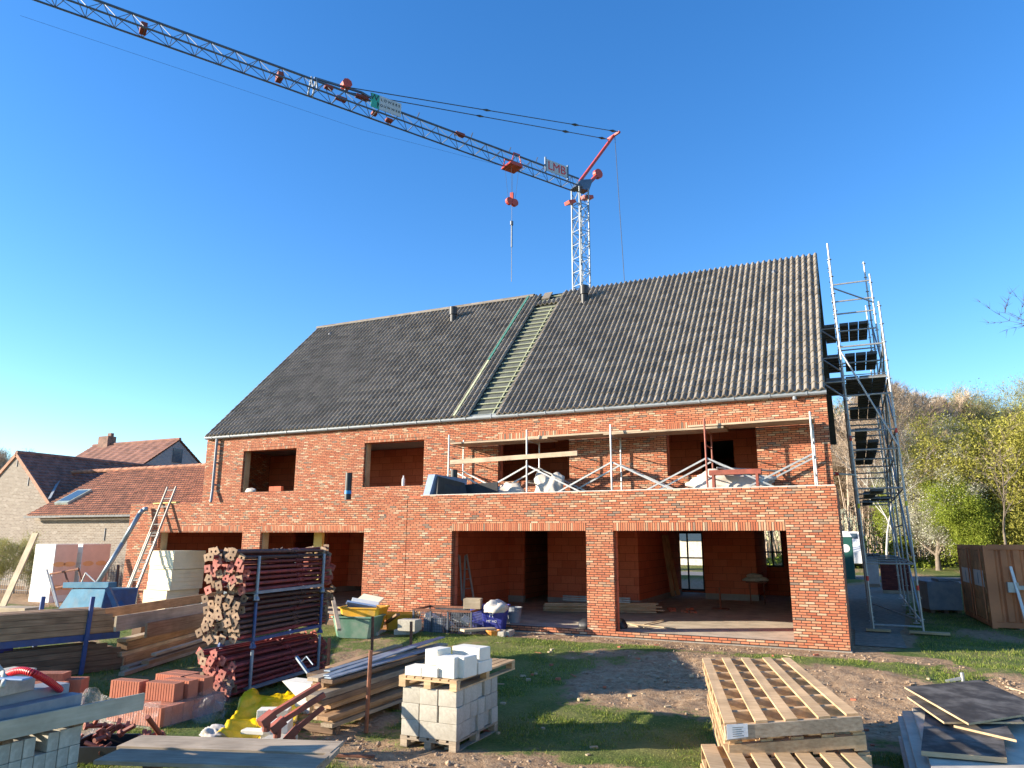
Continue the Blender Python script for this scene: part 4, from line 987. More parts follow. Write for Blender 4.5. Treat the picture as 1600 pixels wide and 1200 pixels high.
# ------------------------------------------------------------------ block stack in front of the middle pier
p0 = atZ(628, 1166, Y0); p1 = atZ(712, 1178, Y0); p2 = atZ(775, 1143, Y0)
ex_ = (p1-p0); BW = .80; ex_ = Vector((ex_.x, ex_.y, 0)).normalized(); ey_ = Vector((-ex_.y, ex_.x, 0))
O = Vector((p1.x, p1.y, Y0)) - ex_*BW
BL = 1.18
def bs(a, b, z): return O + ex_*a + ey_*b + Vector((0,0,z))
def euro(name, o, ax, ay, W, L, label, group=None, nb=6, h=.13, mat='greywood'):
    """block pallet: deck boards along ay, three runners with blocks"""
    t = thing(name, label, 'pallet', o, 0, group)
    P = lambda a, b, z: o + ax*a + ay*b + Vector((0,0,z))
    def bx(mb, a0, a1, b0, b1, z0, z1): mb.hexa([P(a0,b0,z0), P(a1,b0,z0), P(a1,b1,z0), P(a0,b1,z0), P(a0,b0,z1), P(a1,b0,z1), P(a1,b1,z1), P(a0,b1,z1)])
    d = MB(); bw = .1
    for i in range(nb): a = i*(W-bw)/(nb-1); bx(d, a, a+bw, 0, L, h-.022, h)
    d.build('deck', mat, t)
    for b in (0, L/2-.05, L-.1): k = MB(); bx(k, 0, W, b, b+.1, h-.044, h-.0225); k.build('cross_board', mat, t)
    for a in (0, W/2-.05, W-.1):
        for b in (0, L/2-.05, L-.1): q_ = MB(); bx(q_, a+.002, a+.098, b+.002, b+.098, .02, h-.0445); q_.build('spacer_block', mat, t)
        q_ = MB(); bx(q_, a, a+.1, 0, L, 0, .0195); q_.build('runner', mat, t)
    return t
euro('wooden_pallet', O, ex_, ey_, BW, BL, 'worn pallet on the soil under the grey concrete block stack')
rz_ = math.atan2(ex_.y, ex_.x)
def block_obj(name, c, lx, ly, h, mat, label, cat, group=None, rz=0., bevel=.006):
    b = MB(); b.box(-lx/2, lx/2, -ly/2, ly/2, 0, h); o = b.build(name, mat, None, bevel=bevel, local=True)
    o.matrix_basis = Matrix.Translation(c) @ Matrix.Rotation(rz, 4, 'Z'); return tag(o, label, cat, group)
GL = 'grey concrete blocks of the stack on the pallet'; bt_ = None
rg_ = random.Random(11); BH = .19
for lay in range(3):
    for j in range(6):
        for i in range(3):
            if lay == 0 and j == 0 and i == 2: continue
            lx = .535 if (lay == 0 and j == 0 and i == 1) else .262
            a = .0+i*.268+lx/2; b_ = .1+j*.194; jx = rg_.uniform(-.004, .012) - (.03 if (i == 2 and rg_.random() < .25 and j > 0) else 0)
            c = bs(a+jx, b_+rg_.uniform(-.005, .005)-.0, .131+lay*(BH+.003))
            lb = 'grey concrete block in the pallet stack in front of the pier' if lx < .4 else 'double length grey concrete block, bottom front of the pallet stack'
            block_obj('concrete_block', c, lx-.006, .188, BH, 'block', lb, 'concrete block', GL, rz_+rg_.uniform(-.008, .008))
zt_ = Y0+.131+3*(BH+.003)
euro('wooden_pallet', bs(-.03, -.03, .131+3*(BH+.003)), ex_, ey_, .84, 1.75, 'longer slatted pallet lying across the top of the block stack', nb=7, mat='pallet')
zt_ += .132
for (a, b_, z, lx, ly, h, rz, lab) in ((.16, .12, 0, .24, .26, .11, .05, 'half buried low pale block at the front left corner of the stack'), (.40, .12, 0, .24, .24, .115, 0, 'low pale block second from left on the block stack'),
        (.62, .16, 0, .27, .26, .25, -.06, 'upright white block at the front right of the block stack'), (.80, .26, 0, .11, .3, .25, -.1, 'narrow white end block behind the front right one'),
        (.34, .42, .0, .34, .24, .12, .1, 'pale block lying at the rear left of the top layer'), (.35, .30, .12, .20, .30, .19, -.12, 'white block perched on two low blocks'), (.66, .62, .0, .46, .36, .15, -.05, 'white block beneath the largest white block'), (.66, .64, .151, .44, .26, .16, -.12, 'largest white block at the back of the top layer')):
    block_obj('white_block', bs(a, b_, zt_-Y0+z), lx, ly, h, 'limeblock', lab, 'block', None, rz_+rz, .01)
# ------------------------------------------------------------------ long pallets on the right
ZP = .58
def P4(z, dz=(0,0,0,0)): 
    c = [atZ(1132, 1131, z), atZ(1346, 1131, z), atZ(1234, 1030, z), atZ(1097, 1027, z)]
    return [Vector((p.x, p.y, z+d)) for p, d in zip(c, dz)]
base4 = P4(ZP)
tilt = (0, .085, .03, 0)
c = [p+Vector((0,0,d)) for p, d in zip(base4, tilt)]
PG = None
top = pallet('long_pallet', c, 'long slatted pallet on top of its stack, with a white paper label', None, 5, .09, 8, .15, seed=1)
n0, n1 = c[0], c[1]; dirn = (n1-n0).normalized(); out = Vector((dirn.y, -dirn.x, 0))
fb_ = MB(); fb_.bar(n0+Vector((0,0,-.075))+out*.014, n1+Vector((0,0,-.075))+out*.014, .024, .115); fb_.build('end_board', 'greywood', top)
lb_ = MB(); a = n0+dirn*.01+out*.03; b_ = n0+dirn*.20+out*.03; lb_.hexa([a+Vector((0,0,-.125)), b_+Vector((0,0,-.115)), b_-out*.003+Vector((0,0,-.115)), a-out*.003+Vector((0,0,-.125)), a+Vector((0,0,-.0)), b_+Vector((0,0,-.005)), b_-out*.003+Vector((0,0,-.005)), a-out*.003+Vector((0,0,-.0))]); lbo = lb_.build('paper_label', 'white', top)
tx = MB()
for k in range(5): q0 = a+dirn*.05+out*.002+Vector((0,0,-.03-.018*k)); tx.bar(q0, q0+dirn*(.1-.015*(k % 2)), .001, .004)
tx.build('label_print', 'blackletter', lbo)
wordsn = ['second', 'third', 'fourth', 'fifth', 'lowest']
for k in range(5):
    rr = random.Random(k+5); sh = Vector((rr.uniform(-.01, .05)+.02*k, rr.uniform(-.05, .03), 0)); z = -.155*(k+1)
    c2 = [p+sh+Vector((0,0,z+d*(1-.2*k))) for p, d in zip(base4, tilt)]
    if k == 4: c2 = [Vector((p.x, p.y, p.z-.01)) for p in c2]
    pallet('long_pallet', c2, wordsn[k]+' pallet down in the long pallet stack right of centre', None, 5, .09, 8, .15, seed=k+2)
# nearer, lower stack cut by the bottom of the picture
zq = .34
f0, f1 = atZ(1094, 1163, zq), atZ(1318, 1160, zq)
dd = Vector((f1.x-f0.x, f1.y-f0.y, 0)); Lw = dd.length; dd.normalize(); bk = Vector((dd.y, -dd.x, 0))
bk = (Vector((.30, -1, 0))).normalized()
for k in range(4):
    rr = random.Random(40+k); sh = Vector((rr.uniform(-.03, .04), rr.uniform(-.03, .03) , -.158*k))
    c2 = [f0+bk*1.2+sh, f1+bk*1.2+sh, f1+sh, f0+sh]
    pallet('slatted_pallet', c2, ['top pallet of the nearest stack, with seven wide boards', 'second pallet of the nearest stack, beneath the wide boards', 'third pallet of the nearest stack, almost hidden', 'bottom pallet of the nearest stack on the soil'][k], None, 7 if k == 0 else 6, .098, 4, .15, seed=50+k)
# ------------------------------------------------------------------ sheets on the right
def sheet(name, c, th, mat, edge, label, cat='sheet', group=None):
    t = MB(); ps = [Vector(p) for p in c]
    k = len(t.v); t.v += [tuple(p-Vector((0,0,th))) for p in ps]+[tuple(p) for p in ps]
    for qd, mi in (((3,2,1,0), 0), ((4,5,6,7), 0), ((0,1,5,4), 1), ((1,2,6,5), 1), ((2,3,7,6), 1), ((3,0,4,7), 1)): t.f.append(tuple(qd)); t.mi.append(mi)
    ctr = sum(ps, Vector())/4
    t.v = [tuple(Vector(v)-ctr) for v in t.v]
    o = t.build(name, [mat, edge], None, local=True); o.location = ctr; return tag(o, label, cat, group)
def up4(pts, zs): return [atZ(px, py, z) for (px, py), z in zip(pts, zs)]
sheet('plywood_sheet', up4([(1513,1130), (1640,1110), (1532,1062), (1413,1073)], (.37, .36, .42, .42)), .02, 'ply', 'plyedge', 'large black plywood sheet on top of the pile, cement streaks on it')
sheet('plywood_sheet', up4([(1475,1128), (1600,1128), (1535,1080), (1417,1088)], (.335, .335, .345, .345)), .02, 'ply', 'plyedge', 'brown stained black sheet showing beneath the large top sheet')
sheet('plywood_sheet', up4([(1439,1173), (1573,1184), (1564,1130), (1446,1111)], (.28, .28, .29, .29)), .045, 'ply', 'plyedge', 'thick dark panel with splintered raw edge nearest the camera')
sheet('plywood_sheet', up4([(1490,1133), (1588,1156), (1570,1130), (1500,1118)], (.31, .31, .31, .31)), .022, 'ply', 'plyedge', 'narrow brown offcut wedged between the black sheets', 'offcut')
FG = 'grey sheets in the pile on the right'
zs_ = .22
for k in range(9):
    rr = random.Random(70+k); o_x = rr.uniform(-.06, .1) - .015*k; o_y = rr.uniform(-.12, .1)
    z = zs_-.062*k
    a, b_, c_, d_ = [Vector((p.x+o_x, p.y+o_y, z)) for p in (atZ(1452, 1245, zs_), atZ(1700, 1245, zs_), atZ(1620, 1100, zs_), atZ(1412, 1103, zs_))]
    sheet('grey_sheet', [a, b_, c_, d_], .05, 'greysheet', 'greysheet', 'grey fibre sheet fanned out in the low pile on the right', 'sheet', FG)
st1 = thing('steel_upright', 'short galvanised post stub behind the black sheets', 'post', atZ(1505, 1068, -.1)); b = MB(); p = atZ(1505, 1068, -.1); b.tube((p.x, p.y, Y0), (p.x, p.y, .07), .03, 10); b.box(p.x-.07, p.x+.07, p.y-.07, p.y+.07, Y0, Y0+.012); b.build('tube', 'steel', st1); b = MB(); b.bar((p.x-.25, p.y-.05, -.08), (p.x-.02, p.y, -.02), .05, .04); b.build('arm', 'steel', st1)
board('thin_batten', atZ(1568, 1072, -.1), atZ(1625, 1090, -.1), .03, .03, M['palewood'], 'thin pale batten lying behind the black sheets', 'batten')
# ------------------------------------------------------------------ steel props in three stacked racks
rA, rB = atZ(389, 1089, Y0), atZ(496, 1054, Y0)
ax = Vector((rB.x-rA.x, rB.y-rA.y, 0)); RL = ax.length; ax.normalize(); bx_ = Vector((-ax.y, ax.x, 0))
RW = .62
def rk(a, b, z): return Vector((rA.x, rA.y, Y0)) + ax*a + bx_*b + Vector((0,0,z))
TH = .76
for lv, mt_, lab in ((0, 'rackgrey', 'grey stacking rack at the bottom holding red steel props'), (1, 'rackblue', 'blue stacking rack in the middle of the prop stack'), (2, 'rackgrey', 'pale steel stacking rack on top of the prop stack')):
    z0 = lv*TH
    t = thing('prop_rack', lab, 'rack', rk(RL/2, RW/2, z0))
    for a in (0, RL):
        for b in (0, RW):
            s = MB(); s.tube(rk(a, b, z0+.06), rk(a, b, z0+TH-.03), .028, 8); s.lathe(rk(a, b, z0), [(.055, 0), (.055, .03), (.03, .07)], 10); s.build('post', mt_, t)
    for b in (0, RW): s = MB(); s.bar(rk(0, b, z0+.13), rk(RL, b, z0+.13), .05, .05); s.build('side_rail', mt_, t)
    for a in (0, RL): s = MB(); s.bar(rk(a, 0, z0+.13), rk(a, RW, z0+.13), .05, .05); s.build('end_rail', mt_, t)
    s = MB(); s.path([rk(0, -.03, z0+.12), rk(-.12, -.05, z0+.1), rk(-.12, -.05, z0+.02), rk(0, -.03, z0)], .012, 5); s.build('lifting_loop', mt_, t)
tags_ = 'steel props lying in the stacking racks'
def prop_meshes(tm_, pm_):
    L = 2.75; b = MB(); b.tube((.01, 0, 0), (1.75, 0, 0), .030, 8); b.tube((1.7, 0, 0), (L-.01, 0, 0), .024, 8); b.tube((1.62, 0, 0), (1.78, 0, 0), .04, 8); b.tube((1.70, -.09, .01), (1.70, .09, .01), .009, 5)
    tu = b.build('tube', tm_, None, local=True)
    def plate(x):
        b = MB(); s_, h_ = .062, .018; x0, x1 = x-.004, x+.004
        ring = [(-s_,-s_),(s_,-s_),(s_,s_),(-s_,s_)]; hole = [(-h_,-h_),(h_,-h_),(h_,h_),(-h_,h_)]
        for xx, fl in ((x0, 1), (x1, 0)):
            for i in range(4):
                j = (i+1) % 4; f = [(xx,)+ring[i], (xx,)+ring[j], (xx,)+hole[j], (xx,)+hole[i]]
                b.face(*(f if not fl else f[::-1]))
        for i in range(4):
            j = (i+1) % 4; b.face((x0,)+ring[i], (x0,)+ring[j], (x1,)+ring[j], (x1,)+ring[i]); b.face((x0,)+hole[j], (x0,)+hole[i], (x1,)+hole[i], (x1,)+hole[j])
        return b.build('end_plate', pm_, None, local=True)
    p0_, p1_ = plate(0), plate(L)
    t = bpy.data.objects.new('steel_prop', None); COL.objects.link(t)
    for o in (tu, p0_, p1_): o.parent = t
    return t
PT = {}
for k, (tm_, pm_) in {'red': ('proptube', 'platered'), 'tan': ('propdark', 'platetan'), 'mix': ('proptube', 'platetan')}.items(): PT[k] = [prop_meshes(tm_, pm_), True]
def put_prop(kind, mm_, lab):
    src, fresh = PT[kind]
    if fresh: o = src; o.matrix_basis = mm_; PT[kind][1] = False
    else: o = dup(src, mat=mm_)
    tag(o, lab, 'steel prop', tags_)
rr = random.Random(21)
for lv in range(3):
    z0 = lv*TH+(.19 if lv else .10)
    rows = 8
    for r in range(rows):
        for k in range(7):
            if rr.random() < .12 and r > 5: continue
            b = .045+k*.088+rr.uniform(-.012, .012); z = z0+r*.085+rr.uniform(-.008, .008)
            near = -.36+rr.uniform(-.16, .14) - (.06 if lv == 0 else 0)
            if lv == 2: kind = 'tan' if r >= 6 else ('red' if r in (4, 5) or rr.random() < .3 else 'mix')
            elif lv == 1: kind = 'tan' if rr.random() < .75 else 'mix'
            else: kind = 'red' if rr.random() < .7 else 'mix'
            lab = {0: 'dark red steel prop in the bottom rack', 1: 'mortar caked steel prop in the middle rack', 2: 'steel prop in the top rack'}[lv] + {'red': ' with red end plates', 'tan': ' with tan end plates', 'mix': ' with tan plates on red tube'}[kind]
            fan = (z-z0-.25)*.12; spl = (b-RW/2)*.16+(.10 if lv == 0 else .05)*rr.random()
            A = rk(near, b+spl+.03, z+fan*.3); B_ = rk(near+2.75, b-spl*.4, z)
            m_ = frame_m(A, B_) @ Matrix.Rotation(rr.uniform(-.7, .7), 4, 'X')
            put_prop(kind, m_, lab)
for (a, b, z, z2, bb) in ((-.3, .3, 2.26, 2.30, .25), (-.1, .42, 2.27, 2.36, .3), (-.55, .55, 2.24, 2.26, .55)):
    put_prop('mix', frame_m(rk(a, b, z), rk(a+2.75, bb, z2)), 'loose red steel prop lying on top of the whole prop stack')
# ------------------------------------------------------------------ timber pile with stakes
tA, tB = atZ(500, 1158, Y0), atZ(617, 1112, Y0)
tx_ = Vector((tB.x-tA.x, tB.y-tA.y, 0)).normalized(); ty_ = Vector((-tx_.y, tx_.x, 0))
def tp(a, b, z): return Vector((tA.x, tA.y, Y0)) + tx_*a + ty_*b + Vector((0,0,z))
rr = random.Random(31)
TG = 'boards of the staked timber pile'
lay_z = .10
for s_ in (.35, 1.9, 3.0): board('bearer', tp(s_, -.02, .05), tp(s_, .75, .05), .09, .09, M['darkwood'], {.35: 'timber bearer under the near end of the staked pile', 1.9: 'timber bearer under the middle of the staked pile', 3.0: 'timber bearer under the far end of the staked pile'}[s_], 'bearer')
for lv in range(9):
    th = rr.choice((.05, .063, .075)); x = 0
    wd = .70; col_n = 3; b_off = .24
    for k in range(col_n):
        w_ = .19; b = .10+k*.205+rr.uniform(-.05, .04)+.012*lv
        near = (rr.uniform(-.12, .35) if k == 0 else rr.uniform(.0, .35)) + b_off*k; far_ = 3.4+rr.uniform(-.3, .6)
        if k == 0 and lv in (3, 7): continue
        m_ = rr.choice(('greywood', 'brownwood', 'brownwood', 'brownwood', 'palewood', 'darkwood'))
        board('timber_board', tp(near, b, lay_z+th/2), tp(far_, b+rr.uniform(-.05, .05), lay_z+th/2+rr.uniform(0, .02)), w_, th, M[m_], 'weathered timber board in the staked pile beside the block stack', 'board', TG)
    lay_z += th+.004
for (a, b, z, a2, b2, z2, mt_, lab) in ((.45, .3, lay_z+.01, 3.6, .22, lay_z+.16, 'rackgrey', 'grey sheet metal strip on the timber pile, left one'), (.7, .48, lay_z+.02, 3.8, .5, lay_z+.08, 'rackgrey', 'grey metal strip on the timber pile, wider one'), (.3, .16, lay_z+.015, 3.3, .12, lay_z+.05, 'rackgrey', 'thin dark metal strip along the front edge of the timber pile')):
    board('metal_strip', tp(a, b, z), tp(a2, b2, z2), .11, .02, M[mt_], lab, 'metal strip')
board('timber_board', tp(1.1, .74, .66), tp(3.0, .74, .74), .16, .05, M['brownwood'], 'brown board leaning at the back of the staked timber pile', 'board')
board('timber_board', tp(1.2, .86, .55), tp(3.2, .82, .66), .05, .16, M['greywood'], 'grey board on edge at the back of the staked timber pile', 'board')
for (px, py, top_, lab) in ((572, 1145, .70, 'tall rusty stake in front of the timber pile'), (510, 1090, .58, 'rusty stake at the near left of the timber pile'), (580, 1055, .72, 'rusty stake at the far left of the timber pile'), (641, 1060, .66, 'short rusty stake behind the timber pile near the blocks')):
    p = atZ(px, py, Y0); t = MB(); t.tube((0, 0, 0), (rr.uniform(-.03, .03), 0, top_-Y0), .028, 8); o = t.build('stake', 'rust', None, local=True); o.location = (p.x, p.y, Y0); tag(o, lab, 'stake')
# three red steel walers with fishplate ends poking out of the pile
for (pa, pb, z0, z1, lab) in (((421, 1118), (500, 1070), .12, .38, 'highest dark red steel bracket bar beside the timber pile'), ((438, 1128), (507, 1085), .02, .28, 'middle dark red steel bracket bar beside the timber pile'), ((460, 1142), (505, 1105), -.1, .16, 'lowest dark red steel bracket bar beside the timber pile')):
    A, B_ = atZ(*pa, z0), atZ(*pb, z1); t = thing('bracket_bar', lab, 'steel bar', A)
    s = MB(); s.bar(A, B_, .06, .06); s.build('bar', 'rustred', t)
    d_ = (B_-A).normalized(); s = MB(); s.bar(A-d_*.12+Vector((0,0,-.03)), A+d_*.05, .13, .09); s.tube(A-d_*.03+Vector((.0,0,-.06)), A-d_*.03+Vector((0,0,-.16)), .045, 8); s.build('end_plate', 'rustred', t)
# ------------------------------------------------------------------ yellow bag, pale blocks and odds beside the pile
def drape(name, corners, nu, nv, amp, seed, mat, label, cat, thick=.004, zf=None):
    P = []
    for j in range(nv+1):
        row = []
        for i in range(nu+1):
            u, v = i/nu, j/nv; p = bil(corners, u, v)
            e = mn.fractal(Vector((p.x*3+seed, p.y*3, seed)), 1, 2, 4)
            row.append(p + Vector((.05*mn.noise(Vector((u*6, v*6, seed))), .05*mn.noise(Vector((u*6, v*6, seed+9))), amp*abs(e)+(zf(u, v) if zf else 0))))
        P.append(row)
    b = MB(); b.grid(P); o = b.build(name, mat, None, smooth=True, local=True)
    sd = o.modifiers.new('thickness', 'SOLIDIFY'); sd.thickness = thick
    return tag(o, label, cat)
yb = [atZ(336, 1164, Y0+.01), atZ(456, 1158, Y0+.01), atZ(474, 1092, Y0+.03), atZ(386, 1100, Y0+.03)]
drape('plastic_bag', yb, 26, 26, .10, 2.2, 'yellowfilm', 'torn bright yellow plastic bag spread on the grass', 'bag', zf=lambda u, v: .13*math.exp(-((v-.85)/.22)**2)+.10*math.exp(-((u-.06)/.14)**2))
def px_block(name, px, py, z, lx, ly, h, rz, mat, label, cat='block', bevel=.008):
    p = atZ(px, py, z); return block_obj(name, Vector((p.x, p.y, z)), lx, ly, h, mat, label, cat, None, rz, bevel)
px_block('white_block', 428, 1124, Y0+.12, .42, .22, .14, .5, 'limeblock', 'white block lying on the yellow bag')
px_block('white_block', 398, 1146, Y0+.09, .32, .14, .05, .25, 'limeblock', 'thin white slab at the left on the yellow bag')
px_block('white_block', 432, 1152, Y0+.02, .34, .3, .2, .5, 'limeblock', 'broken pale block at the near end of the timber pile')
px_block('white_block', 437, 1164, Y0, .36, .26, .1, .2, 'block', 'grey block at ground level by the foreground planks')
p = atZ(478, 1112, Y0)
t = MB(); w0, w1 = .14, .27
t.hexa([Vector((p.x-.10, p.y-.14, Y0+.0)), Vector((p.x+.18, p.y-.14, Y0)), Vector((p.x+.18, p.y+.14, Y0)), Vector((p.x-.10, p.y+.14, Y0)), Vector((p.x-.10, p.y-.14, Y0+.24)), Vector((p.x+.18, p.y-.14, Y0+.24)), Vector((p.x+.18, p.y+.14, Y0+.24)), Vector((p.x-.10, p.y+.14, Y0+.24))])
t.hexa([Vector((p.x-.10, p.y-.14, Y0+.24)), Vector((p.x+.18, p.y-.14, Y0+.24)), Vector((p.x+.18, p.y+.14, Y0+.24)), Vector((p.x-.10, p.y+.14, Y0+.24)), Vector((p.x-.36, p.y-.16, Y0+.43)), Vector((p.x+.2, p.y-.16, Y0+.43)), Vector((p.x+.2, p.y+.16, Y0+.43)), Vector((p.x-.36, p.y+.16, Y0+.43))])
tag(t.build('white_block', 'limeblock', None, local=True), 'white block with one slanting side between rack and timber pile', 'block')
A, B_ = atZ(496, 1060, .05), atZ(463, 1026, .32); t = thing('hooked_bar', 'thin grey steel bar with hooked end leaning on the white slanting block', 'steel bar', (A.x, A.y, Y0)); s = MB(); s.bar(A+Vector((0,0,-.1)), B_, .05, .03); s.build('bar', 'rackgrey', t); s = MB(); d_ = (A-B_).normalized(); s.path([B_+d_*.15, B_+d_*.1+Vector((.12,.02,.06)), B_+d_*.28+Vector((.13,.02,.03))], .012, 5); s.build('hook', 'rackgrey', t)
board('steel_lath', atZ(512, 1180, Y0+.02), atZ(585, 1182, Y0+.02), .04, .03, M['rust'], 'rusty steel lath lying on the grass by the foreground planks', 'lath')
# ------------------------------------------------------------------ foreground planks
def quadboard(name, pts, zs, th, mat, label, cat='plank'):
    ps = up4(pts, zs); A = (ps[0]+ps[3])/2; B_ = (ps[1]+ps[2])/2; w_ = ((ps[3]-ps[0]).length+(ps[2]-ps[1]).length)/2
    return board(name, A, B_, w_, th, M[mat], label, cat)
quadboard('foreground_plank', [(158,1193), (505,1203), (502,1184), (175,1171)], (.02,.02,.03,.03), .04, 'greywood', 'wide grey plank along the bottom edge, bluish in the shade')
quadboard('foreground_plank', [(184,1171), (524,1177), (530,1163), (219,1149)], (-.02,-.02,-.02,-.02), .04, 'greywood', 'wide grey plank behind the nearest one')
quadboard('foreground_plank', [(498,1215), (512,1213), (512,1173), (497,1171)], (-.03,-.03,-.03,-.03), .05, 'greywood', 'short grey board crossing under the right end of the planks')
board('bearer', atZ(230, 1196, -.16)+Vector((0,0,0)), atZ(268, 1170, -.16), .1, .2, M['darkwood'], 'dark timber bearer under the left of the foreground planks', 'bearer')
board('bearer', atZ(465, 1198, -.16), atZ(485, 1176, -.16), .1, .2, M['darkwood'], 'dark timber bearer under the right of the foreground planks', 'bearer')
# ------------------------------------------------------------------ wrapped terracotta blocks
cA, cB, cC = atZ(250, 1140, Y0), atZ(322, 1112, Y0), atZ(165, 1128, Y0)
ux = Vector((cA.x-cC.x, cA.y-cC.y, 0)).normalized(); uy = Vector((-ux.y, ux.x, 0))
rzt = math.atan2(ux.y, ux.x)
def tq(a, b, z): return Vector((cA.x, cA.y, Y0)) + ux*a + uy*b + Vector((0,0,z))
def terra_block(c, lx, ly, h, rz, label):
    """hollow clay block: ribbed long sides, slots in the top"""
    b = MB(); n = 10
    pf = [(-lx/2, -ly/2)]
    b.box(-lx/2, lx/2, -ly/2, ly/2, 0, h)
    for i in range(n):
        x = -lx/2+.02+i*(lx-.04)/n; b.box(x, x+(lx-.04)/n*.55, -ly/2-.004, -ly/2+.001, .002, h-.002); b.box(x, x+(lx-.04)/n*.55, ly/2-.001, ly/2+.004, .002, h-.002)
    for j in range(3):
        for i in range(6):
            x = -lx/2+.03+i*(lx-.06)/6; y = -ly/2+.025+j*(ly-.05)/3; b.mat(1).box(x, x+(lx-.06)/6*.75, y, y+(ly-.05)/3*.45, h, h+.0015)
    b.mat(0)
    o = b.build('terracotta_block', ['terrablock', 'rust'], None, local=True); o.matrix_basis = Matrix.Translation(c) @ Matrix.Rotation(rz, 4, 'Z'); return tag(o, label, 'clay block', 'terracotta blocks in the wrapped pile')
for lay in range(2):
    for j in range(6 if lay == 0 else 6):
        for i in range(2):
            if lay == 1 and not (i == 1 and j in (4, 5)): continue
            c = tq(-.26-i*.52, .09+j*.195, .02+lay*.252); 
            terra_block(c, .50, .186, .248, rzt, 'terracotta block in the lower course of the wrapped pile' if lay == 0 else 'terracotta block in the upper course of the wrapped pile')
for k, (a, b, z, r, lab) in enumerate(((-.42, .40, .272, .10, 'terracotta block lying loose on top, nearest the plank'), (-.40, .66, .272, .04, 'terracotta block standing on top in the middle of the pile'), (-.36, .92, .272, .0, 'terracotta block on top at the back of the wrapped pile'), (-1.0, .30, .272, .12, 'terracotta block tilted at the left end of the wrapped pile'))):
    o = terra_block(tq(a, b, z), .5, .19, .24, rzt+r, lab); 
def film(name, P, label): b = MB(); b.grid(P); o = b.build(name, 'film', None, smooth=True, local=True); return tag(o, label, 'film')
P = []
for j in range(15):
    v = j/14; row = []
    for i in range(24):
        u = i/23; a = -1.1+1.14*u
        w_ = .03+.05*abs(mn.fractal(Vector((u*5, v*3, 4)), 1, 2, 3)); sag = .10*math.sin(u*math.pi)
        row.append(tq(a, -w_-.03-(1-v)*.05, .02+(.36-sag*.6)*v))
    P.append(row)
film('plastic_film', P, 'loose clear film sagging on the front of the terracotta pile')
P = []
for j in range(15):
    v = j/14; row = []
    for i in range(24):
        u = i/23; w_ = .02+.04*abs(mn.fractal(Vector((u*5, v*3, 14)), 1, 2, 3)); row.append(tq(.03+w_, 1.22*u, .02+(.30+.22*u*u)*v))
    P.append(row)
film('plastic_film', P, 'clear film stretched along the right side of the terracotta pile')
p = atZ(325, 1125, Y0); lump('crumpled_film', (p.x, p.y, Y0-.02), (.2, .24, .24), 8, 'film', 'crumpled clear film at the right end of the terracotta pile', 'film', 4, .45)
p = atZ(333, 1152, Y0); lump('crumpled_film', (p.x, p.y, Y0-.02), (.20, .12, .11), 9, 'whitesack', 'dirty white rag of film beside the yellow bag', 'film', 4, .45)
p = atZ(137, 1160, Y0); lump('crumpled_film', (p.x-.1, p.y, Y0-.02), (.22, .2, .45), 12, 'film', 'crumpled clear film at the left end of the terracotta pile', 'film', 4, .4)
# crate of rusty clamps
pc_ = atZ(172, 1182, Y0); t = thing('clamp_crate', 'low black crate in front of the terracotta pile', 'crate', (pc_.x, pc_.y, Y0), .45)
b = MB()
for (x0, x1, y0, y1) in ((-.42, .42, -.3, -.27), (-.42, .42, .27, .3), (-.42, -.39, -.27, .27), (.39, .42, -.27, .27)): b.box(x0, x1, y0, y1, 0, .18)
b.build('side', 'blackplastic', t, local=True); b = MB(); b.box(-.39, .39, -.27, .27, 0, .03); b.build('base', 'blackplastic', t, local=True)
rr = random.Random(5); CG = 'rusty clamps in the black crate'
for k in range(14):
    c = Vector((pc_.x+rr.uniform(-.36, .36), pc_.y+rr.uniform(-.25, .25), Y0+.12+rr.uniform(0, .2))); d_ = Vector((rr.uniform(-1, 1), rr.uniform(-1, 1), rr.uniform(-.2, .6))).normalized()
    b = MB(); b.tube(c-d_*.1, c+d_*.1, .028, 8); b.tube(c-d_*.1, c-d_*.06, .045, 8); e_ = d_.orthogonal().normalized(); b.bar(c+e_*.02, c+e_*.12, .04, .03); tag(b.build('scaffold_clamp', 'rustred', None, local=True), 'rusty red clamp lying in the black crate', 'clamp', CG)
A, B_ = atZ(230, 1120, .16), atZ(250, 1147, -.1); b = MB(); b.tube(A, B_, .03, 8); b.tube(B_, B_+(B_-A).normalized()*.06, .05, 8); tag(b.build('steel_pin', 'rustred', None, local=True), 'rusty steel pin leaning on the wrapped film', 'pin')
# ------------------------------------------------------------------ near left stack with stone lintels
zS = .42
sR, sL = atZ(131, 1122, zS), atZ(0, 1154, zS)
lx_ = Vector((sR.x-sL.x, sR.y-sL.y, 0)).normalized(); ly_ = Vector((-lx_.y, lx_.x, 0))
def lq(a, b, z): return Vector((sR.x, sR.y, 0)) + lx_*a + ly_*b + Vector((0,0,z))
rzl = math.atan2(lx_.y, lx_.x)
rr = random.Random(77)
for lay in range(4):
    for i in range(12):
        for j in range(3):
            if lay == 3 and j == 0 and i == 3: continue
            if j and lay < 3 and i > 1: continue
            c = lq(-.06-i*.118-.0, .2+j*.4, Y0+.02+lay*.172)
            lab = 'grey concrete block on edge in the near left stack'
            if lay == 3 and j == 0 and i == 1: continue
            w_ = .112 if not (lay == 3 and j == 0 and i == 0) else .23
            if lay == 3 and j == 0 and i == 0: c = lq(-.12, .2, Y0+.02+lay*.172)
            block_obj('concrete_block', c, w_, .39, .168, 'block', lab if w_ < .2 else 'wider grey block at the top right corner of the near left stack', 'concrete block', 'grey blocks of the near left stack', rzl+rr.uniform(-.01, .01))
zz = Y0+.02+4*.172
euro('wooden_pallet', lq(-1.5, 0, zz), lx_, ly_, 1.5, 1.15, 'dark pallet between the near left blocks and the stone lintels', nb=7, mat='darkwood')
zz += .132
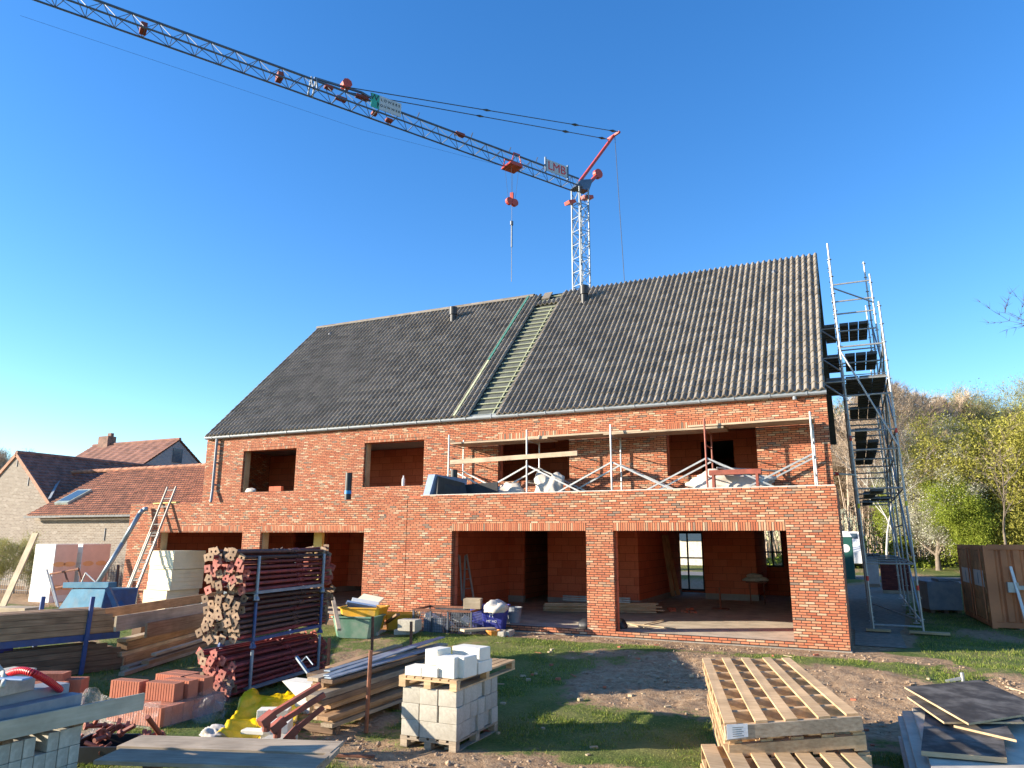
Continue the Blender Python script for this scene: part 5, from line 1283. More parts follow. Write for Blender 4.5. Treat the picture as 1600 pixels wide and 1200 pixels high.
board('stone_lintel', lq(-1.7, .16, zz+.08), lq(.0, .14, zz+.08), .16, .16, M['stonegrey'], 'lower blue grey stone lintel at the front of the near left stack', 'lintel')
board('stone_lintel', lq(-1.75, .4, zz+.13), lq(-.02, .36, zz+.13), .26, .24, M['stonegrey'], 'upper paler stone lintel behind the lower one', 'lintel')
board('beige_plank', lq(-1.5, -.045, zz+.02), lq(.62, -.10, zz-.02), .03, .17, mat_wood('beige_coated_plank', (.46,.39,.28), (.58,.50,.37), grain=10), 'long beige plank sticking out to the right of the lintels', 'plank')
block_obj('grey_block', lq(-.62, .36, zz+.252), .42, .3, .2, 'block', 'grey hollow block standing on the stone lintels', 'block', None, rzl+.1)
b = MB(); hz = zz+.26
hp_ = [atZ(14, 1053, hz+.18), atZ(24, 1049, hz+.22), atZ(38, 1048, hz+.23), atZ(55, 1053, hz+.2), atZ(72, 1062, hz+.12), atZ(84, 1070, hz+.04), atZ(95, 1079, hz-.08)]
pp = []
for i in range(len(hp_)-1):
    a0, a1, a2, a3 = hp_[max(i-1, 0)], hp_[i], hp_[i+1], hp_[min(i+2, len(hp_)-1)]
    for k in range(6): t_ = k/6; pp.append(.5*((2*a1)+(a2-a0)*t_+(2*a0-5*a1+4*a2-a3)*t_*t_+(3*a1-a0-3*a2+a3)*t_**3))
pp.append(hp_[-1]); b.path(pp, .034, 10); tag(b.build('flexible_hose', 'redhose', None, smooth=True, local=True), 'bright red flexible hose arching over the stone lintels', 'hose')
b = MB(); b.path([atZ(-4, 1040, hz+.3), atZ(4, 1050, hz+.25), atZ(7, 1062, hz+.2), atZ(4, 1072, hz+.19)], .02, 8); tag(b.build('hose_end', 'mortar', None, smooth=True, local=True), 'pale bent hose end on the grey block at the left edge', 'hose')
px_block('offcut', 20, 1062, hz+.2, .3, .12, .02, .3, 'sheetblue', 'flat blue offcut on top of the grey block', 'offcut')
for (px, py, z, lab) in ((75, 1075, .0, 'red clay block behind the lintels, upper one'), (104, 1084, -.1, 'red clay block behind the lintels, lower right one'), (70, 1092, -.1, 'red clay block behind the lintels, lower left one')):
    p = atZ(px, py, z); o = terra_block(Vector((p.x, p.y, z)), .5, .24, .22, .5, lab); o['group'] = 'red clay blocks behind the lintels'
board('bearer', atZ(45, 1105, -.22), atZ(125, 1095, -.22), .6, .22, M['greywood'], 'grey timber support under the red clay blocks', 'bearer')
# ------------------------------------------------------------------ board stacks at the left
uA, uB = atZ(156, 1050, Y0), atZ(0, 1070, Y0)
hx = Vector((uA.x-uB.x, uA.y-uB.y, 0)).normalized(); hy = Vector((-hx.y, hx.x, 0))
def hq(a, b, z): return Vector((uA.x, uA.y, Y0)) + hx*a + hy*b + Vector((0,0,z))
rr = random.Random(91)
LG = 'dark boards in the lower left stack'; UG = 'brown boards in the blue rack'
for lay in range(5):
    for k in range(2):
        e = (.55, .42, .2, .3, .02)[lay]
        board('timber_board', hq(-4.6, .03+k*.3, .06+lay*.105), hq(e+rr.uniform(-.1, .1), .03+k*.3, .06+lay*.105), .06 if k == 0 else .2, .10, M['darkwood'], 'dark board in the low stack at the left edge', 'board', LG)
blr = thing('board_rack', 'blue steel rack with upright posts holding brown boards', 'rack', hq(-1, .3, .55))
for (a, b) in ((-.35, -.03), (-.95, .75), (-2.6, -.03)):
    s = MB(); s.bar(hq(a, b, .0), hq(a+.05, b, 1.42), .07, .05, hy); s.build('post', 'rackblue', blr)
for b in (.05, .6): s = MB(); s.bar(hq(-4.6, b, .66), hq(.3, b, .66), .08, .12); s.build('rail', 'rackblue', blr)
for a in (-.3, -2.5): s = MB(); s.bar(hq(a, .05, .62), hq(a, .7, .62), .08, .1); s.build('cross_rail', 'rackblue', blr)
for lay in range(4):
    for k in range(3):
        e = (.25, .3, .08, -.02)[lay]
        board('timber_board', hq(-4.6, .03+k*.26, .78+lay*.115), hq(e+rr.uniform(-.08, .08), .03+k*.26, .78+lay*.115), .06 if k == 0 else .2, .11, M['brownwood'], 'brown formwork board held in the blue rack', 'board', UG)
p = hq(-1.7, .0, .62); block_obj('blue_crate', hq(-1.75, .5, .0), .6, .5, .62, 'bluetub', 'bright blue crate under the blue rack', 'crate', None, 0)
# beams stacked in the middle left
mA, mB_ = atZ(186, 1055, Y0), atZ(332, 1012, Y0)
kx = Vector((mB_.x-mA.x, mB_.y-mA.y, 0)).normalized(); ky = Vector((-kx.y, kx.x, 0))
def kq(a, b, z): return Vector((mA.x, mA.y, Y0)) + kx*a + ky*b + Vector((0,0,z))
for (a, b, z, w_, h_, L_, mt_, lab) in ((-.25, -.12, .04, .12, .07, 3.6, 'greywood', 'pinkish grey beam lowest and nearest in the middle left beams'), (.5, -.1, .12, .16, .08, 3.2, 'brownwood', 'brown beam second lowest in the middle left beams'), (.0, .15, .05, .18, .08, 3.5, 'greywood', 'grey beam lying behind the pinkish one'), (-.05, .42, .14, .2, .18, 3.6, 'brownwood', 'thick brown beam with knots in the middle left beams'), (-.1, .46, .27, .2, .07, 3.5, 'palewood', 'pale beam topmost of the middle left beams'), (.1, .68, .10, .2, .2, 3.4, 'brownwood', 'brown beam at the back of the middle left beams'), (.8, -.05, .22, .12, .05, 3.0, 'palewood', 'pale lath on the nearest middle left beams'), (.05, .50, .40, .22, .16, 3.5, 'brownwood', 'thick brown beam raised above the knotty one in the middle left'), (.0, .50, .52, .20, .06, 3.6, 'palewood', 'pale plank capping the raised brown beam in the middle left'), (.2, .80, .30, .2, .2, 3.4, 'darkwood', 'dark beam standing behind the raised brown beam')):
    board('timber_beam', kq(a+.95*b+.25, b, z), kq(a+L_+.6*b, b, z+.05), w_, h_, M[mt_], lab, 'beam')
for (a_, b_, z0, w_, lab, mt_) in (((155, 960), (345, 930), .62, .2, 'long grey board on edge behind the brown beams', 'brownwood'), ((180, 975), (345, 948), .60, .28, 'brown board on edge with a steel strap', 'palewood'), ((228, 985), (345, 962), .45, .28, 'lower brown board on edge behind the beams', 'brownwood')):
    A, B_ = atZ(*a_, z0), atZ(*b_, z0); board('edge_board', A, B_, .05, w_, M[mt_], lab, 'board')
p = atZ(318, 985, 0); b = MB(); b.box(-.03, .03, -.02, .02, 0, .75); o = b.build('steel_strap', 'steel', None, local=True); o.location = (p.x, p.y-.1, Y0+.25); tag(o, 'upright galvanised strap on the edge boards', 'strap')
for (a_, lab) in (((205, 1008), 'trestle block under the left of the edge boards'), ((300, 995), 'trestle block under the right of the edge boards')):
    p = atZ(*a_, -.2); block_obj('timber_block', Vector((p.x, p.y+.3, Y0)), .25, .5, .72, 'darkwood', lab, 'block', None, .2)
# ------------------------------------------------------------------ things between the yard and the house, left
def pack(name, x0, x1, y0, y1, z0, z1, n, mats, label, cat, group=None, rz=0.):
    """a wrapped pack: n boards with fine shadow gaps between them"""
    b = MB(); h = (z1-z0)/n; cx_, cy_ = (x0+x1)/2, (y0+y1)/2; r_ = random.Random(int(abs(x0*100)))
    for i in range(n):
        j = r_.uniform(-.008, .008); b.box(x0-cx_+j, x1-cx_+j, y0-cy_+j, y1-cy_, i*h+.004, (i+1)*h-.004)
    b.box(x0-cx_+.015, x1-cx_-.015, y0-cy_+.015, y1-cy_-.015, .002, z1-z0-.006)
    o = b.build(name, mats, None, local=True, bevel=.006); o.location = (cx_, cy_, z0); o.rotation_euler = (0,0,rz); return tag(o, label, cat, group)
gA_ = atZ(222, 955, -.1); DX = 1.62
xA = gA_.x; yA = gA_.y; xB = xA+1.06
yS = yA+1.25
for (z0, z1, dx, dy, lab) in ((-.1, .56, -.03, .0, 'lowest pack of cream insulation boards in the tall stack'), (.565, 1.2, .1, .0, 'middle pack of cream insulation boards, set back over the lowest'), (1.205, 1.78, .14, -.02, 'top pack of cream insulation boards beside the ladder')):
    pack('insulation_pack', xA+dx, xB+dx, yA+dy, yS+dy, z0, z1, 5, 'pir', lab, 'insulation pack', 'cream insulation packs')
fA_ = atZ(75, 945, -.1); xF = fA_.x; y0F = fA_.y; wF = 1.0
y1F = atX(123, 850, xF).y; y2F = atX(130, 850, xF).y; y3F = atX(174, 850, xF).y
for (ya_, yb_, lab) in ((y0F, y1F, 'tall pack of white insulation with buff film side, nearer one'), (y2F, y3F, 'tall pack of white insulation with buff film side, farther one')):
    t = thing('foam_pack', lab, 'insulation pack', (xF-.4, ya_+.5, -.1), 0, 'tall white insulation packs')
    b = MB()
    for i in range(6): b.box(xF-1.12, xF, ya_, yb_, -.1+i*.342, -.1+i*.342+.334)
    b.build('board_stack', 'foam', t, bevel=.008)
    b = MB(); b.box(xF+.0005, xF+.006, ya_+.02, yb_-.01, .2, 1.945); b.build('film_side', 'foampink', t)
    b = MB()
    for k in range(2):
        for z in (.45, 1.25):
            yy = ya_+(k+.55)*(yb_-ya_)/2.2; b = MB(); c = [(xF+.009, yy+.22*math.cos(t_*math.pi/6)*1.0, z+.09*math.sin(t_*math.pi/6)) for t_ in range(12)]; b.face(*c); b.build('film_print', 'foamspot', t)
b = MB()
A, B_ = atY(4, 948, 14.6), atY(56, 833, 15.4); board('leaning_plank', A, B_, .24, .05, M['palewood'], 'long pale plank leaning against the white insulation packs', 'plank', up=(.2,-1,.2))
# blue skip
sk_ = atZ(150, 968, -.1); kx0, ky0 = sk_.x, sk_.y
t = thing('tipping_skip', 'pale blue tipping skip with dark blue sides in front of the insulation packs', 'skip', (kx0, ky0, -.1))
def sp2(px, py, y): p = atY(px, py, y); return p
yN, yFar = ky0, ky0+1.1
a1, a2, a3, a4 = sp2(84, 962, yN), sp2(155, 962, yN), sp2(165, 921, yN+.15), sp2(112, 920, yN+.15)
q1_, q2_, q3_, q4_ = [p+Vector((.1, 1.0, 0)) for p in (a1, a2, a3, a4)]
b = MB(); b.hexa([a1, a2, q2_, q1_, a4, a3, q3_, q4_]); b.build('sloping_front', 'skipblue', t, bevel=.02)
b = MB(); b.hexa([a2+Vector((.004,0,0)), sp2(212, 962, yN+.7), sp2(212, 962, yN+1.4), q2_+Vector((.004,0,0)), a3+Vector((.004,0,-.02)), sp2(178, 925, yN+.6), sp2(178, 925, yN+1.3), q3_+Vector((.004,0,-.02))]); b.build('hopper', 'skipdark', t, bevel=.01)
b = MB(); r0_, r1_ = sp2(105, 914, yN+.2), sp2(176, 914, yN+.4); b.bar(r0_, r1_, .3, .16); b.build('rim', 'skipblue', t, bevel=.01)
b = MB(); b.bar(sp2(168, 918, yN+.1), sp2(186, 958, yN+.3), .12, .12); b.build('side_arm', 'skipdark', t)
b = MB(); b.path([sp2(127, 911, yN+.3), sp2(134, 895, yN+.3), sp2(150, 910, yN+.3)], .02, 6); b.build('handle', 'steel', t)
# brown steel trestle leaning on the packs
t = thing('steel_trestle', 'dark brown steel trestle leaning on the buff insulation pack', 'trestle', (sp2(100, 940, ky0+1.4).x, ky0+1.4, -.1)); yy = ky0+1.4
for k, (pa, pb) in enumerate((((73, 890), (90, 950)), ((78, 897), (92, 950)), ((122, 887), (133, 930)), ((78, 897), (123, 889)), ((85, 919), (106, 915)), ((101, 893), (107, 913)))):
    b = MB(); b.tube(sp2(*pa, yy), sp2(*pb, yy-.1), .03, 6); b.build('tube', 'rust' if k > 1 else 'steel', t)
px_block('cardboard_box', 26, 965, .35, .95, .5, .24, .2, 'palewood', 'flat brown cardboard box at the left edge above the board rack', 'box')
# ladder against the parapet
def ladder(name, A, B_, w_, n, mat, label, sec=0):
    d = (B_-A).normalized(); s_ = Vector((1, 0, 0)); s_ = (s_-d*s_.dot(d)).normalized(); nn = d.cross(s_)
    t = thing(name, label, 'ladder', A)
    for k in (-1, 1): b = MB(); b.bar(A+s_*k*w_/2, B_+s_*k*w_/2, .028, .065, nn); b.build('stile', mat, t)
    L = (B_-A).length
    for i in range(n): p = A+d*(L*(i+.6)/n); b = MB(); b.tube(p-s_*w_/2, p+s_*w_/2, .015, 6); b.build('rung', mat, t)
    return t
M['alu'] = mat_plain('dull_aluminium', (.34,.32,.29), .6, .3, .12, 5, .05)
T0 = atY(258, 788, YF-.05); T1 = atY(268, 757, YF+.12); B0 = atY(197, 943, 15.75)
dd_ = (B0-T0).normalized(); Bg = T0+dd_*((T0.z+.08)/(-dd_.z))
up_ = T0-dd_*(.62)
ladder('extension_ladder', Bg, up_, .40, 14, 'alu', 'long aluminium ladder leaning against the left parapet of the brick house')
off_ = Vector((.14, -.07, 0)); Bm = Bg.lerp(up_, .62)
ladder('extension_ladder', Bg+off_, Bm+off_, .36, 9, 'alu', 'shorter lower section of ladder in front of the long one')
b = MB(); pp = [atY(152, 912, 16.0), atY(192, 848, 16.4), atY(218, 803, 16.65), atY(224, 796, 16.72), atY(231, 795, 16.8)]; b.path(pp, .075, 10); tag(b.build('grey_pipe', 'rackgrey', None, smooth=True, local=True), 'thick grey plastic pipe leaning bent over the left wall corner', 'pipe')
pxb = atY(255, 786, YF+.1); board('yellow_plank', atY(242, 787, YF+.05), atY(278, 785, YF+.05), .16, .04, M['insul'], 'short yellow board under the ladder on the parapet', 'board')
# dark wire fence and wild shrub by the farm wall
fp = thing('garden_fence', 'dark wire fence between the farm wall and the brick house', 'fence', (-23.5, 18.5, -.1))
for x in np.arange(-32, -22.4, 1.2): b = MB(); b.box(x-.03, x+.03, 18.6, 18.66, -.1, 1.2); b.build('post', 'darksteel', fp)
b = MB()
for z in (.1, .5, .9, 1.15): b.box(-32, -22.4, 18.62, 18.64, z, z+.02)
for x in np.arange(-32, -22.4, .14): b.box(x, x+.008, 18.62, 18.635, -.05, 1.15)
b.build('wire_panel', 'darksteel', fp)
# ------------------------------------------------------------------ tubs, crate and rubble by the pier
def tub(name, c, w_, d_, h, mat, label, fill=None, rz=0., taper=.8, cat='tub'):
    t = thing(name, label, cat, c, rz); b = MB()
    def ring(s_, z): return [Vector((sx_*w_/2*s_, sy_*d_/2*s_, z)) for sx_, sy_ in ((-.86,-1),(.86,-1),(1,-.86),(1,.86),(.86,1),(-.86,1),(-1,.86),(-1,-.86))]
    rs = [ring(taper, 0), ring(1, h), ring(1.07, h), ring(1.07, h+.03), ring(.97, h+.03), ring(taper*.97, .03)]
    for r_ in rs: b.v += [tuple(p) for p in r_]
    for k in range(len(rs)-1):
        for i in range(8): j = (i+1) % 8; b.f.append((k*8+i, k*8+j, (k+1)*8+j, (k+1)*8+i)); b.mi.append(0)
    b.f.append(tuple(range(7, -1, -1))); b.mi.append(0); b.f.append(tuple(range(40, 48))); b.mi.append(0)
    b.build('shell', mat, t, local=True)
    if fill:
        b = MB(); rf_ = ring(.95, h*.9); cc = Vector((0,0,h*.98))
        for i in range(8): b.face(rf_[i], rf_[(i+1) % 8], cc)
        b.build('mortar_fill', fill, t, local=True)
    return t
pg = atZ(548, 1012, -.3); tub('mortar_tub', Vector((pg.x, pg.y+.25, gz(pg.x, pg.y))), 1.02, .78, .46, 'greentub', 'green mortar tub caked with grey mortar on the grass', 'mortar', .25)
py_ = atZ(570, 985, -.1); zY = .18
px_block('block', 572, 1000, -.2, .8, .5, .22, .2, 'block', 'grey block step under the yellow tub', 'concrete block'); 
pyt = atZ(568, 982, .05); tub('mortar_tub', Vector((pyt.x, pyt.y, .04)), 1.0, .72, .50, 'yellowtub', 'yellow tub heaped with broken boards by the brick pier', None, .25)
pyt2 = atZ(606, 998, -.2); tub('mortar_tub', Vector((pyt2.x+.05, pyt2.y+.55, -.15)), .85, .6, .48, 'yellowtub', 'smaller ochre tub right behind the heaped yellow tub', None, .5)
for (px, py, z, lx, ly, h, rz, mt_, lab, tl) in ((545, 948, .5, .10, .45, .05, .2, 'sheetblue', 'blue strip sticking out of the yellow tub', -.5), (566, 950, .52, .75, .35, .05, .1, 'sheetblue', 'pale blue sheet scrap in the yellow tub', -.75), (572, 944, .55, .7, .34, .14, .15, 'foam', 'white foam slab in the yellow tub', -.35), (580, 936, .66, .6, .3, .06, -.1, 'pir', 'cream foam slab on top of the yellow tub', .35), (592, 950, .5, .4, .06, .08, .5, 'brownwood', 'short brown wood scrap in the yellow tub', .3)):
    p = atZ(px, py, z); b = MB(); b.box(-lx/2, lx/2, -ly/2, ly/2, -h/2, h/2); o = b.build('scrap_board', mt_, None, local=True, bevel=.006); o.location = p; o.rotation_euler = (tl, .15, rz+.25); tag(o, lab, 'scrap')
board('leaning_post', atZ(530, 984, .25), atZ(520, 934, .75), .09, .05, M['greywood'], 'grey wood post standing in the green tub', 'post')
A, B_ = atZ(601, 975, .1), atZ(622, 960, .45); board('scrap_board', A, B_, .09, .05, M['darkwood'], 'dark board end sticking out of the ochre tub', 'scrap')
# wire crate
m0, m1, m2 = atZ(645, 1003, -.25), atZ(684, 1012, -.25), atZ(757, 1000, -.2)
gx = Vector((m2.x-m1.x, m2.y-m1.y, 0)); 
def wcrate():
    c0 = Vector((m0.x, m0.y, -.22)); a = Vector((1.55, .2, 0)).normalized(); bq = Vector((-a.y, a.x, 0)); W_, D_, H_ = 1.5, .95, .72
    t = thing('wire_crate', 'rusty black wire mesh crate full of building rubbish', 'crate', c0); Pq = lambda u_, v_, z: c0+a*u_+bq*v_+Vector((0,0,z))
    for (u_, v_) in ((0,0),(W_,0),(W_,D_),(0,D_),(W_*.6,0),(W_*.3,0)): b = MB(); b.bar(Pq(u_, v_, 0), Pq(u_, v_, H_), .045, .045, a); b.build('post', 'darksteel', t)
    for z in (.1, H_):
        for (p, q_) in (((0,0),(W_,0)),((W_,0),(W_,D_)),((W_,D_),(0,D_)),((0,D_),(0,0))): b = MB(); b.bar(Pq(*p, z), Pq(*q_, z), .045, .05); b.build('rail', 'rust', t)
    b = MB()
    for k in range(25): u_ = W_*k/24; b.tube(Pq(u_, 0, .1), Pq(u_, 0, H_), .005, 4, cap=False); b.tube(Pq(u_, D_, .1), Pq(u_, D_, H_), .005, 4, cap=False)
    for k in range(16): v_ = D_*k/15; b.tube(Pq(0, v_, .1), Pq(0, v_, H_), .005, 4, cap=False); b.tube(Pq(W_, v_, .1), Pq(W_, v_, H_), .005, 4, cap=False)
    for k in range(11):
        z = .1+(H_-.1)*k/10
        for (p, q_) in (((0,0),(W_,0)),((W_,0),(W_,D_)),((W_,D_),(0,D_)),((0,D_),(0,0))): b.tube(Pq(*p, z), Pq(*q_, z), .005, 4, cap=False)
    b.build('wire_mesh', 'darksteel', t)
    b = MB(); b.hexa([Pq(.02,.02,.06), Pq(W_-.02,.02,.06), Pq(W_-.02,D_-.02,.06), Pq(.02,D_-.02,.06), Pq(.02,.02,.09), Pq(W_-.02,.02,.09), Pq(W_-.02,D_-.02,.09), Pq(.02,D_-.02,.09)]); b.build('floor', 'rust', t)
    r_ = random.Random(3)
    for k in range(16):
        c = Pq(r_.uniform(.2, W_-.2), r_.uniform(.15, D_-.15), .14+r_.uniform(0, .42)); mt_ = r_.choice(('stonegrey', 'darksteel', 'brownwood', 'limeblock', 'block', 'pallet', 'whitesack'))
        b = MB(); lx, ly, h = r_.uniform(.1, .4), r_.uniform(.06, .25), r_.uniform(.04, .16); b.box(-lx/2, lx/2, -ly/2, ly/2, -h/2, h/2); o = b.build('rubbish_piece', mt_, None, local=True, bevel=.005); o.location = c; o.rotation_euler = (r_.uniform(-.6, .6), r_.uniform(-.6, .6), r_.uniform(0, 3)); tag(o, 'scrap of rubbish lying in the wire crate', 'scrap', 'rubbish pieces in the wire crate')
    c = Pq(.5, .12, .12); block_obj('grey_case', c, .5, .16, .42, 'stonegrey', 'dark grey case standing in the front of the wire crate', 'case', None, .13)
    return Pq
Pq = wcrate()
t = thing('wheelbarrow', 'wheelbarrow with red grips parked behind the wire crate', 'wheelbarrow', Pq(.4, 1.5, 0))
pw_ = Pq(.45, 1.55, .35)
b = MB(); b.hexa([pw_+Vector(v) for v in ((-.25,-.2,0),(.3,-.2,0),(.3,.2,0),(-.25,.2,0),(-.42,-.32,.3),(.5,-.32,.36),(.5,.32,.36),(-.42,.32,.3))]); b.build('tray', 'darksteel', t)
for s in (-.22, .22): b = MB(); hA, hB = pw_+Vector((.3,s,-.05)), pw_+Vector((-.85,s*1.2,.42)); b.tube(hA, hB, .02, 6); ho = b.build('handle', 'steel', t); b = MB(); b.tube(hB, hB+(hB-hA).normalized()*.14, .027, 8); b.build('grip', 'cranered', ho)
b = MB(); c = pw_+Vector((.62,0,-.2)); b.tube(c-Vector((0,.04,0)), c+Vector((0,.04,0)), .18, 14); b.build('wheel', 'blackplastic', t)
for s in (-.2, .2): b = MB(); b.tube(pw_+Vector((-.2,s,.0)), pw_+Vector((-.25,s,-.45)), .018, 6); b.build('leg', 'steel', t)
# blue tubs, bucket, cartons, blocks at the threshold
pb = atZ(742, 992, -.1); tb_a = tub('plastic_tub', Vector((pb.x, pb.y+.5, -.05)), .62, .5, .55, 'bluetub', 'blue tub behind the wire crate with a carton on it', None, .1, .75)
pb2 = atZ(772, 985, .0); tb_b = tub('plastic_tub', Vector((pb2.x, pb2.y+.05, .02)), .62, .55, .55, 'bluetub', 'blue violet tub with white print, filled with crumpled sheeting', None, .2, .72)
text('tub_print', 'M', .14, 'white', [c for c in tb_b.children][0], Matrix.Translation(Vector((pb2.x+.06, pb2.y-.285, .38))) @ Matrix.Rotation(.2, 4, 'Z') @ Matrix.Rotation(math.pi/2-.15, 4, 'X'), .002)
text('tub_print', 'METHO', .075, 'white', [c for c in tb_b.children][0], Matrix.Translation(Vector((pb2.x+.06, pb2.y-.265, .24))) @ Matrix.Rotation(.2, 4, 'Z') @ Matrix.Rotation(math.pi/2-.15, 4, 'X'), .002)
p = atZ(736, 950, .55); block_obj('carton', Vector((p.x, p.y+.1, .53)), .42, .3, .24, 'palewood', 'small brown carton lying on the blue tub', 'box', None, .3)
p = atZ(773, 950, .6); lump('crumpled_sheet', (p.x, p.y+.1, .5), (.27, .24, .22), 4, 'whitesack', 'crumpled sheeting heaped in the blue violet tub', 'sheeting', 3, .4)
p = atZ(800, 974, .09); t = thing('bucket', 'grey builders bucket on the threshold right of the blue tub', 'bucket', (p.x, p.y+.15, .09)); b = MB(); b.lathe((p.x, p.y+.15, .09), [(.15, 0), (.19, .36), (.205, .36), (.205, .39), (.18, .39), (.14, .03)], 16); b.build('shell', 'stonegrey', t)
b = MB(); b.path([(p.x+.2, p.y+.1, .46), (p.x+.16, p.y-.06, .40), (p.x, p.y-.09, .36), (p.x-.16, p.y-.04, .40)], .006, 5); b.build('bail', 'steel', t)
for k, (px, py) in enumerate(((778, 1003), (787, 1004), (795, 1003))): px_block('concrete_block', px, py, -.16, .15, .4, .26, .1, 'block', ('first', 'second', 'third')[k]+' upright grey block from the left in the short row at the threshold', 'concrete block')
p = atZ(764, 1012, -.25); t = thing('orange_tub', 'orange plastic tub between the wire crate and the upright blocks', 'tub', (p.x, p.y+.2, -.25)); b = MB(); b.lathe((p.x, p.y+.2, -.25), [(.10, 0), (.16, .34), (.175, .34), (.175, .37), (.14, .37), (.09, .03)], 14); b.build('shell', mat_plain('orange_plastic', (.62,.22,.03), .5, dirt=(.4,.3,.15)), t)
px_block('pale_block', 635, 1002, -.2, .5, .4, .28, .2, 'mortar', 'pale sack block left of the wire crate, lower one', 'block'); px_block('pale_block', 640, 985, .1, .45, .35, .25, .1, 'block', 'grey block behind the wire crate near the pier', 'block')
board('tray_board', atZ(620, 1003, -.15), atZ(650, 1010, -.15), .3, .03, M['darkwood'], 'dark board lying left of the wire crate', 'board')
board('crate_plank', atZ(722, 985, .12), atZ(772, 982, .12), .25, .05, M['palewood'], 'pale plank lying behind the wire crate', 'plank')
# ------------------------------------------------------------------ inside the house
FZ = .09
rr = random.Random(8)
for k in range(6):
    A, B_ = atZ(849, 953-k*2, FZ+.03+k*.045), atZ(1030+rr.uniform(-8, 6), 956-k*2.5, FZ+.03+k*.045)
    board('floor_plank', A+Vector((0, .1*(k % 2), 0)), B_+Vector((0, .1*(k % 2), 0)), .35, .04, M['palewood'], 'plank in the low pile lying on the screed behind the pier', 'plank', 'planks piled on the screed')
for k in range(3):
    A, B_ = atZ(880, 937-k*3, .42+k*.03), atZ(985, 941-k*3, .42+k*.03); board('steel_profile', A, B_, .10, .035, M['steel'], 'shiny galvanised profile on top of the plank pile', 'profile', 'galvanised profiles on the plank pile')
sl_ = thing('step_ladder', 'aluminium step ladder standing in the left of the wide opening', 'ladder', (atZ(720, 950, FZ).x, atZ(720, 950, FZ).y, FZ))
YL_ = 18.6
for (pa, pb) in (((706, 948), (716, 866)), ((724, 948), (727, 868)), ((741, 941), (729, 866)), ((722, 938), (718, 868))): b = MB(); b.bar(atY(*pa, YL_), atY(*pb, YL_+.15), .05, .03); b.build('leg', 'alu', sl_)
for k in range(5): b = MB(); b.bar(atY(725+k*.4, 935-k*15, YL_), atY(738-k*2.2, 934-k*15, YL_), .06, .02); b.build('step', 'alu', sl_)
for k, (a_, b_) in enumerate((((1060, 930), (1041, 836)), ((1052, 931), (1036, 836)))): board('leaning_board', atY(*a_, 26.0-.6*k), atY(*b_, 26.6-.6*k), .14, .04, M['brownwood'], 'tall board leaning on the inner wall, '+('right one' if k == 0 else 'left one'), 'board')
p = atZ(1126, 952, FZ); t = thing('floor_stand', 'rusty steel stand on a base plate on the screed', 'stand', p); b = MB(); b.tube(p, p+Vector((0,0,.65)), .03, 8); b.build('post', 'rust', t); b = MB(); b.box(p.x-.25, p.x+.25, p.y-.2, p.y+.2, FZ, FZ+.03); b.build('base', 'rust', t)
p = atZ(1176, 944, FZ); t = thing('sack_trolley', 'rusty stand with grey sacks heaped near the rear wall', 'trolley', p)
for dx in (-.05, .4): b = MB(); b.tube(p+Vector((dx,0,0)), p+Vector((dx,0,.75)), .02, 6); b.build('leg', 'rust', t)
b = MB(); b.box(p.x-.15, p.x+.5, p.y-.2, p.y+.3, FZ+.7, FZ+.74); b.build('top', 'rust', t)
for k, (dx, dz, lab) in enumerate(((0, .74, 'grey cement sack on the left of the rusty stand'), (.3, .76, 'grey cement sack on the right of the rusty stand'), (.12, .87, 'grey cement sack topmost on the rusty stand'))): lump('cement_sack', (p.x+dx, p.y, FZ+dz), (.27, .18, .10), 20+k, 'mortar', lab, 'sack', 3, .15)
for k, (pa, pb) in enumerate((((980, 974), (1055, 982)), ((1005, 976), (1036, 969)), ((985, 976), (1020, 983)))): board('lath_scrap', atZ(*pa, FZ+.02), atZ(*pb, FZ+.025), .05, .02, M['palewood'], ('long', 'short', 'middle')[k]+' thin wood scrap on the sunlit screed', 'scrap')
for px in (913, 966): p = atZ(px, 982, FZ); o = lump('dark_sack', (p.x, p.y+.12, FZ-.02), (.2, .15, .18), px, 'blackplastic', 'black plastic bundle at the '+('left' if px < 940 else 'right')+' foot of the middle pier', 'bundle', 3, .2)
rr = random.Random(4)
for k in range(9): p = atZ(1055+rr.uniform(-15, 32), 955+rr.uniform(-3, 4), FZ); block_obj('brick_rubble', p, .2, .1, .06, 'terrablock', 'broken brick in the rubble on the screed', 'brick', 'brick rubble on the screed', rr.uniform(0, 3))
# ------------------------------------------------------------------ right of the house
c0, c1 = atZ(1552, 983.5, -.04), atZ(1509, 961, -.02)
cd1 = Vector((c1.x-c0.x, c1.y-c0.y, 0)); WC = cd1.length; cd1.normalize(); cd2 = Vector((cd1.y, -cd1.x, 0)); LC, HC_ = 4.2, 2.07
M['contain'] = mat_plain('rust_brown_container_paint', (.56,.20,.08), .6, .1, .25, 3, .1, dirt=(.10,.04,.025), dirt_scale=1.5)
M['contdoor'] = mat_plain('ochre_brown_door_paint', (.50,.235,.09), .6, .1, .3, 3, .1, dirt=(.09,.04,.025))
def cq(a, b, z): return Vector((c0.x, c0.y, 0)) + cd1*a + cd2*b + Vector((0,0,z))
ct = thing('site_container', 'rust brown steel site container with double doors at the right edge', 'container', cq(WC/2, LC/2, -.04))
def cbox(mb, a0, a1, b0, b1, z0, z1): mb.hexa([cq(a0,b0,z0), cq(a0,b1,z0), cq(a1,b1,z0), cq(a1,b0,z0), cq(a0,b0,z1), cq(a0,b1,z1), cq(a1,b1,z1), cq(a1,b0,z1)])
z0 = 0.04
b = MB(); cbox(b, .06, WC-.06, .06, LC-.06, z0, HC_-.02)
n = int(LC/.28)
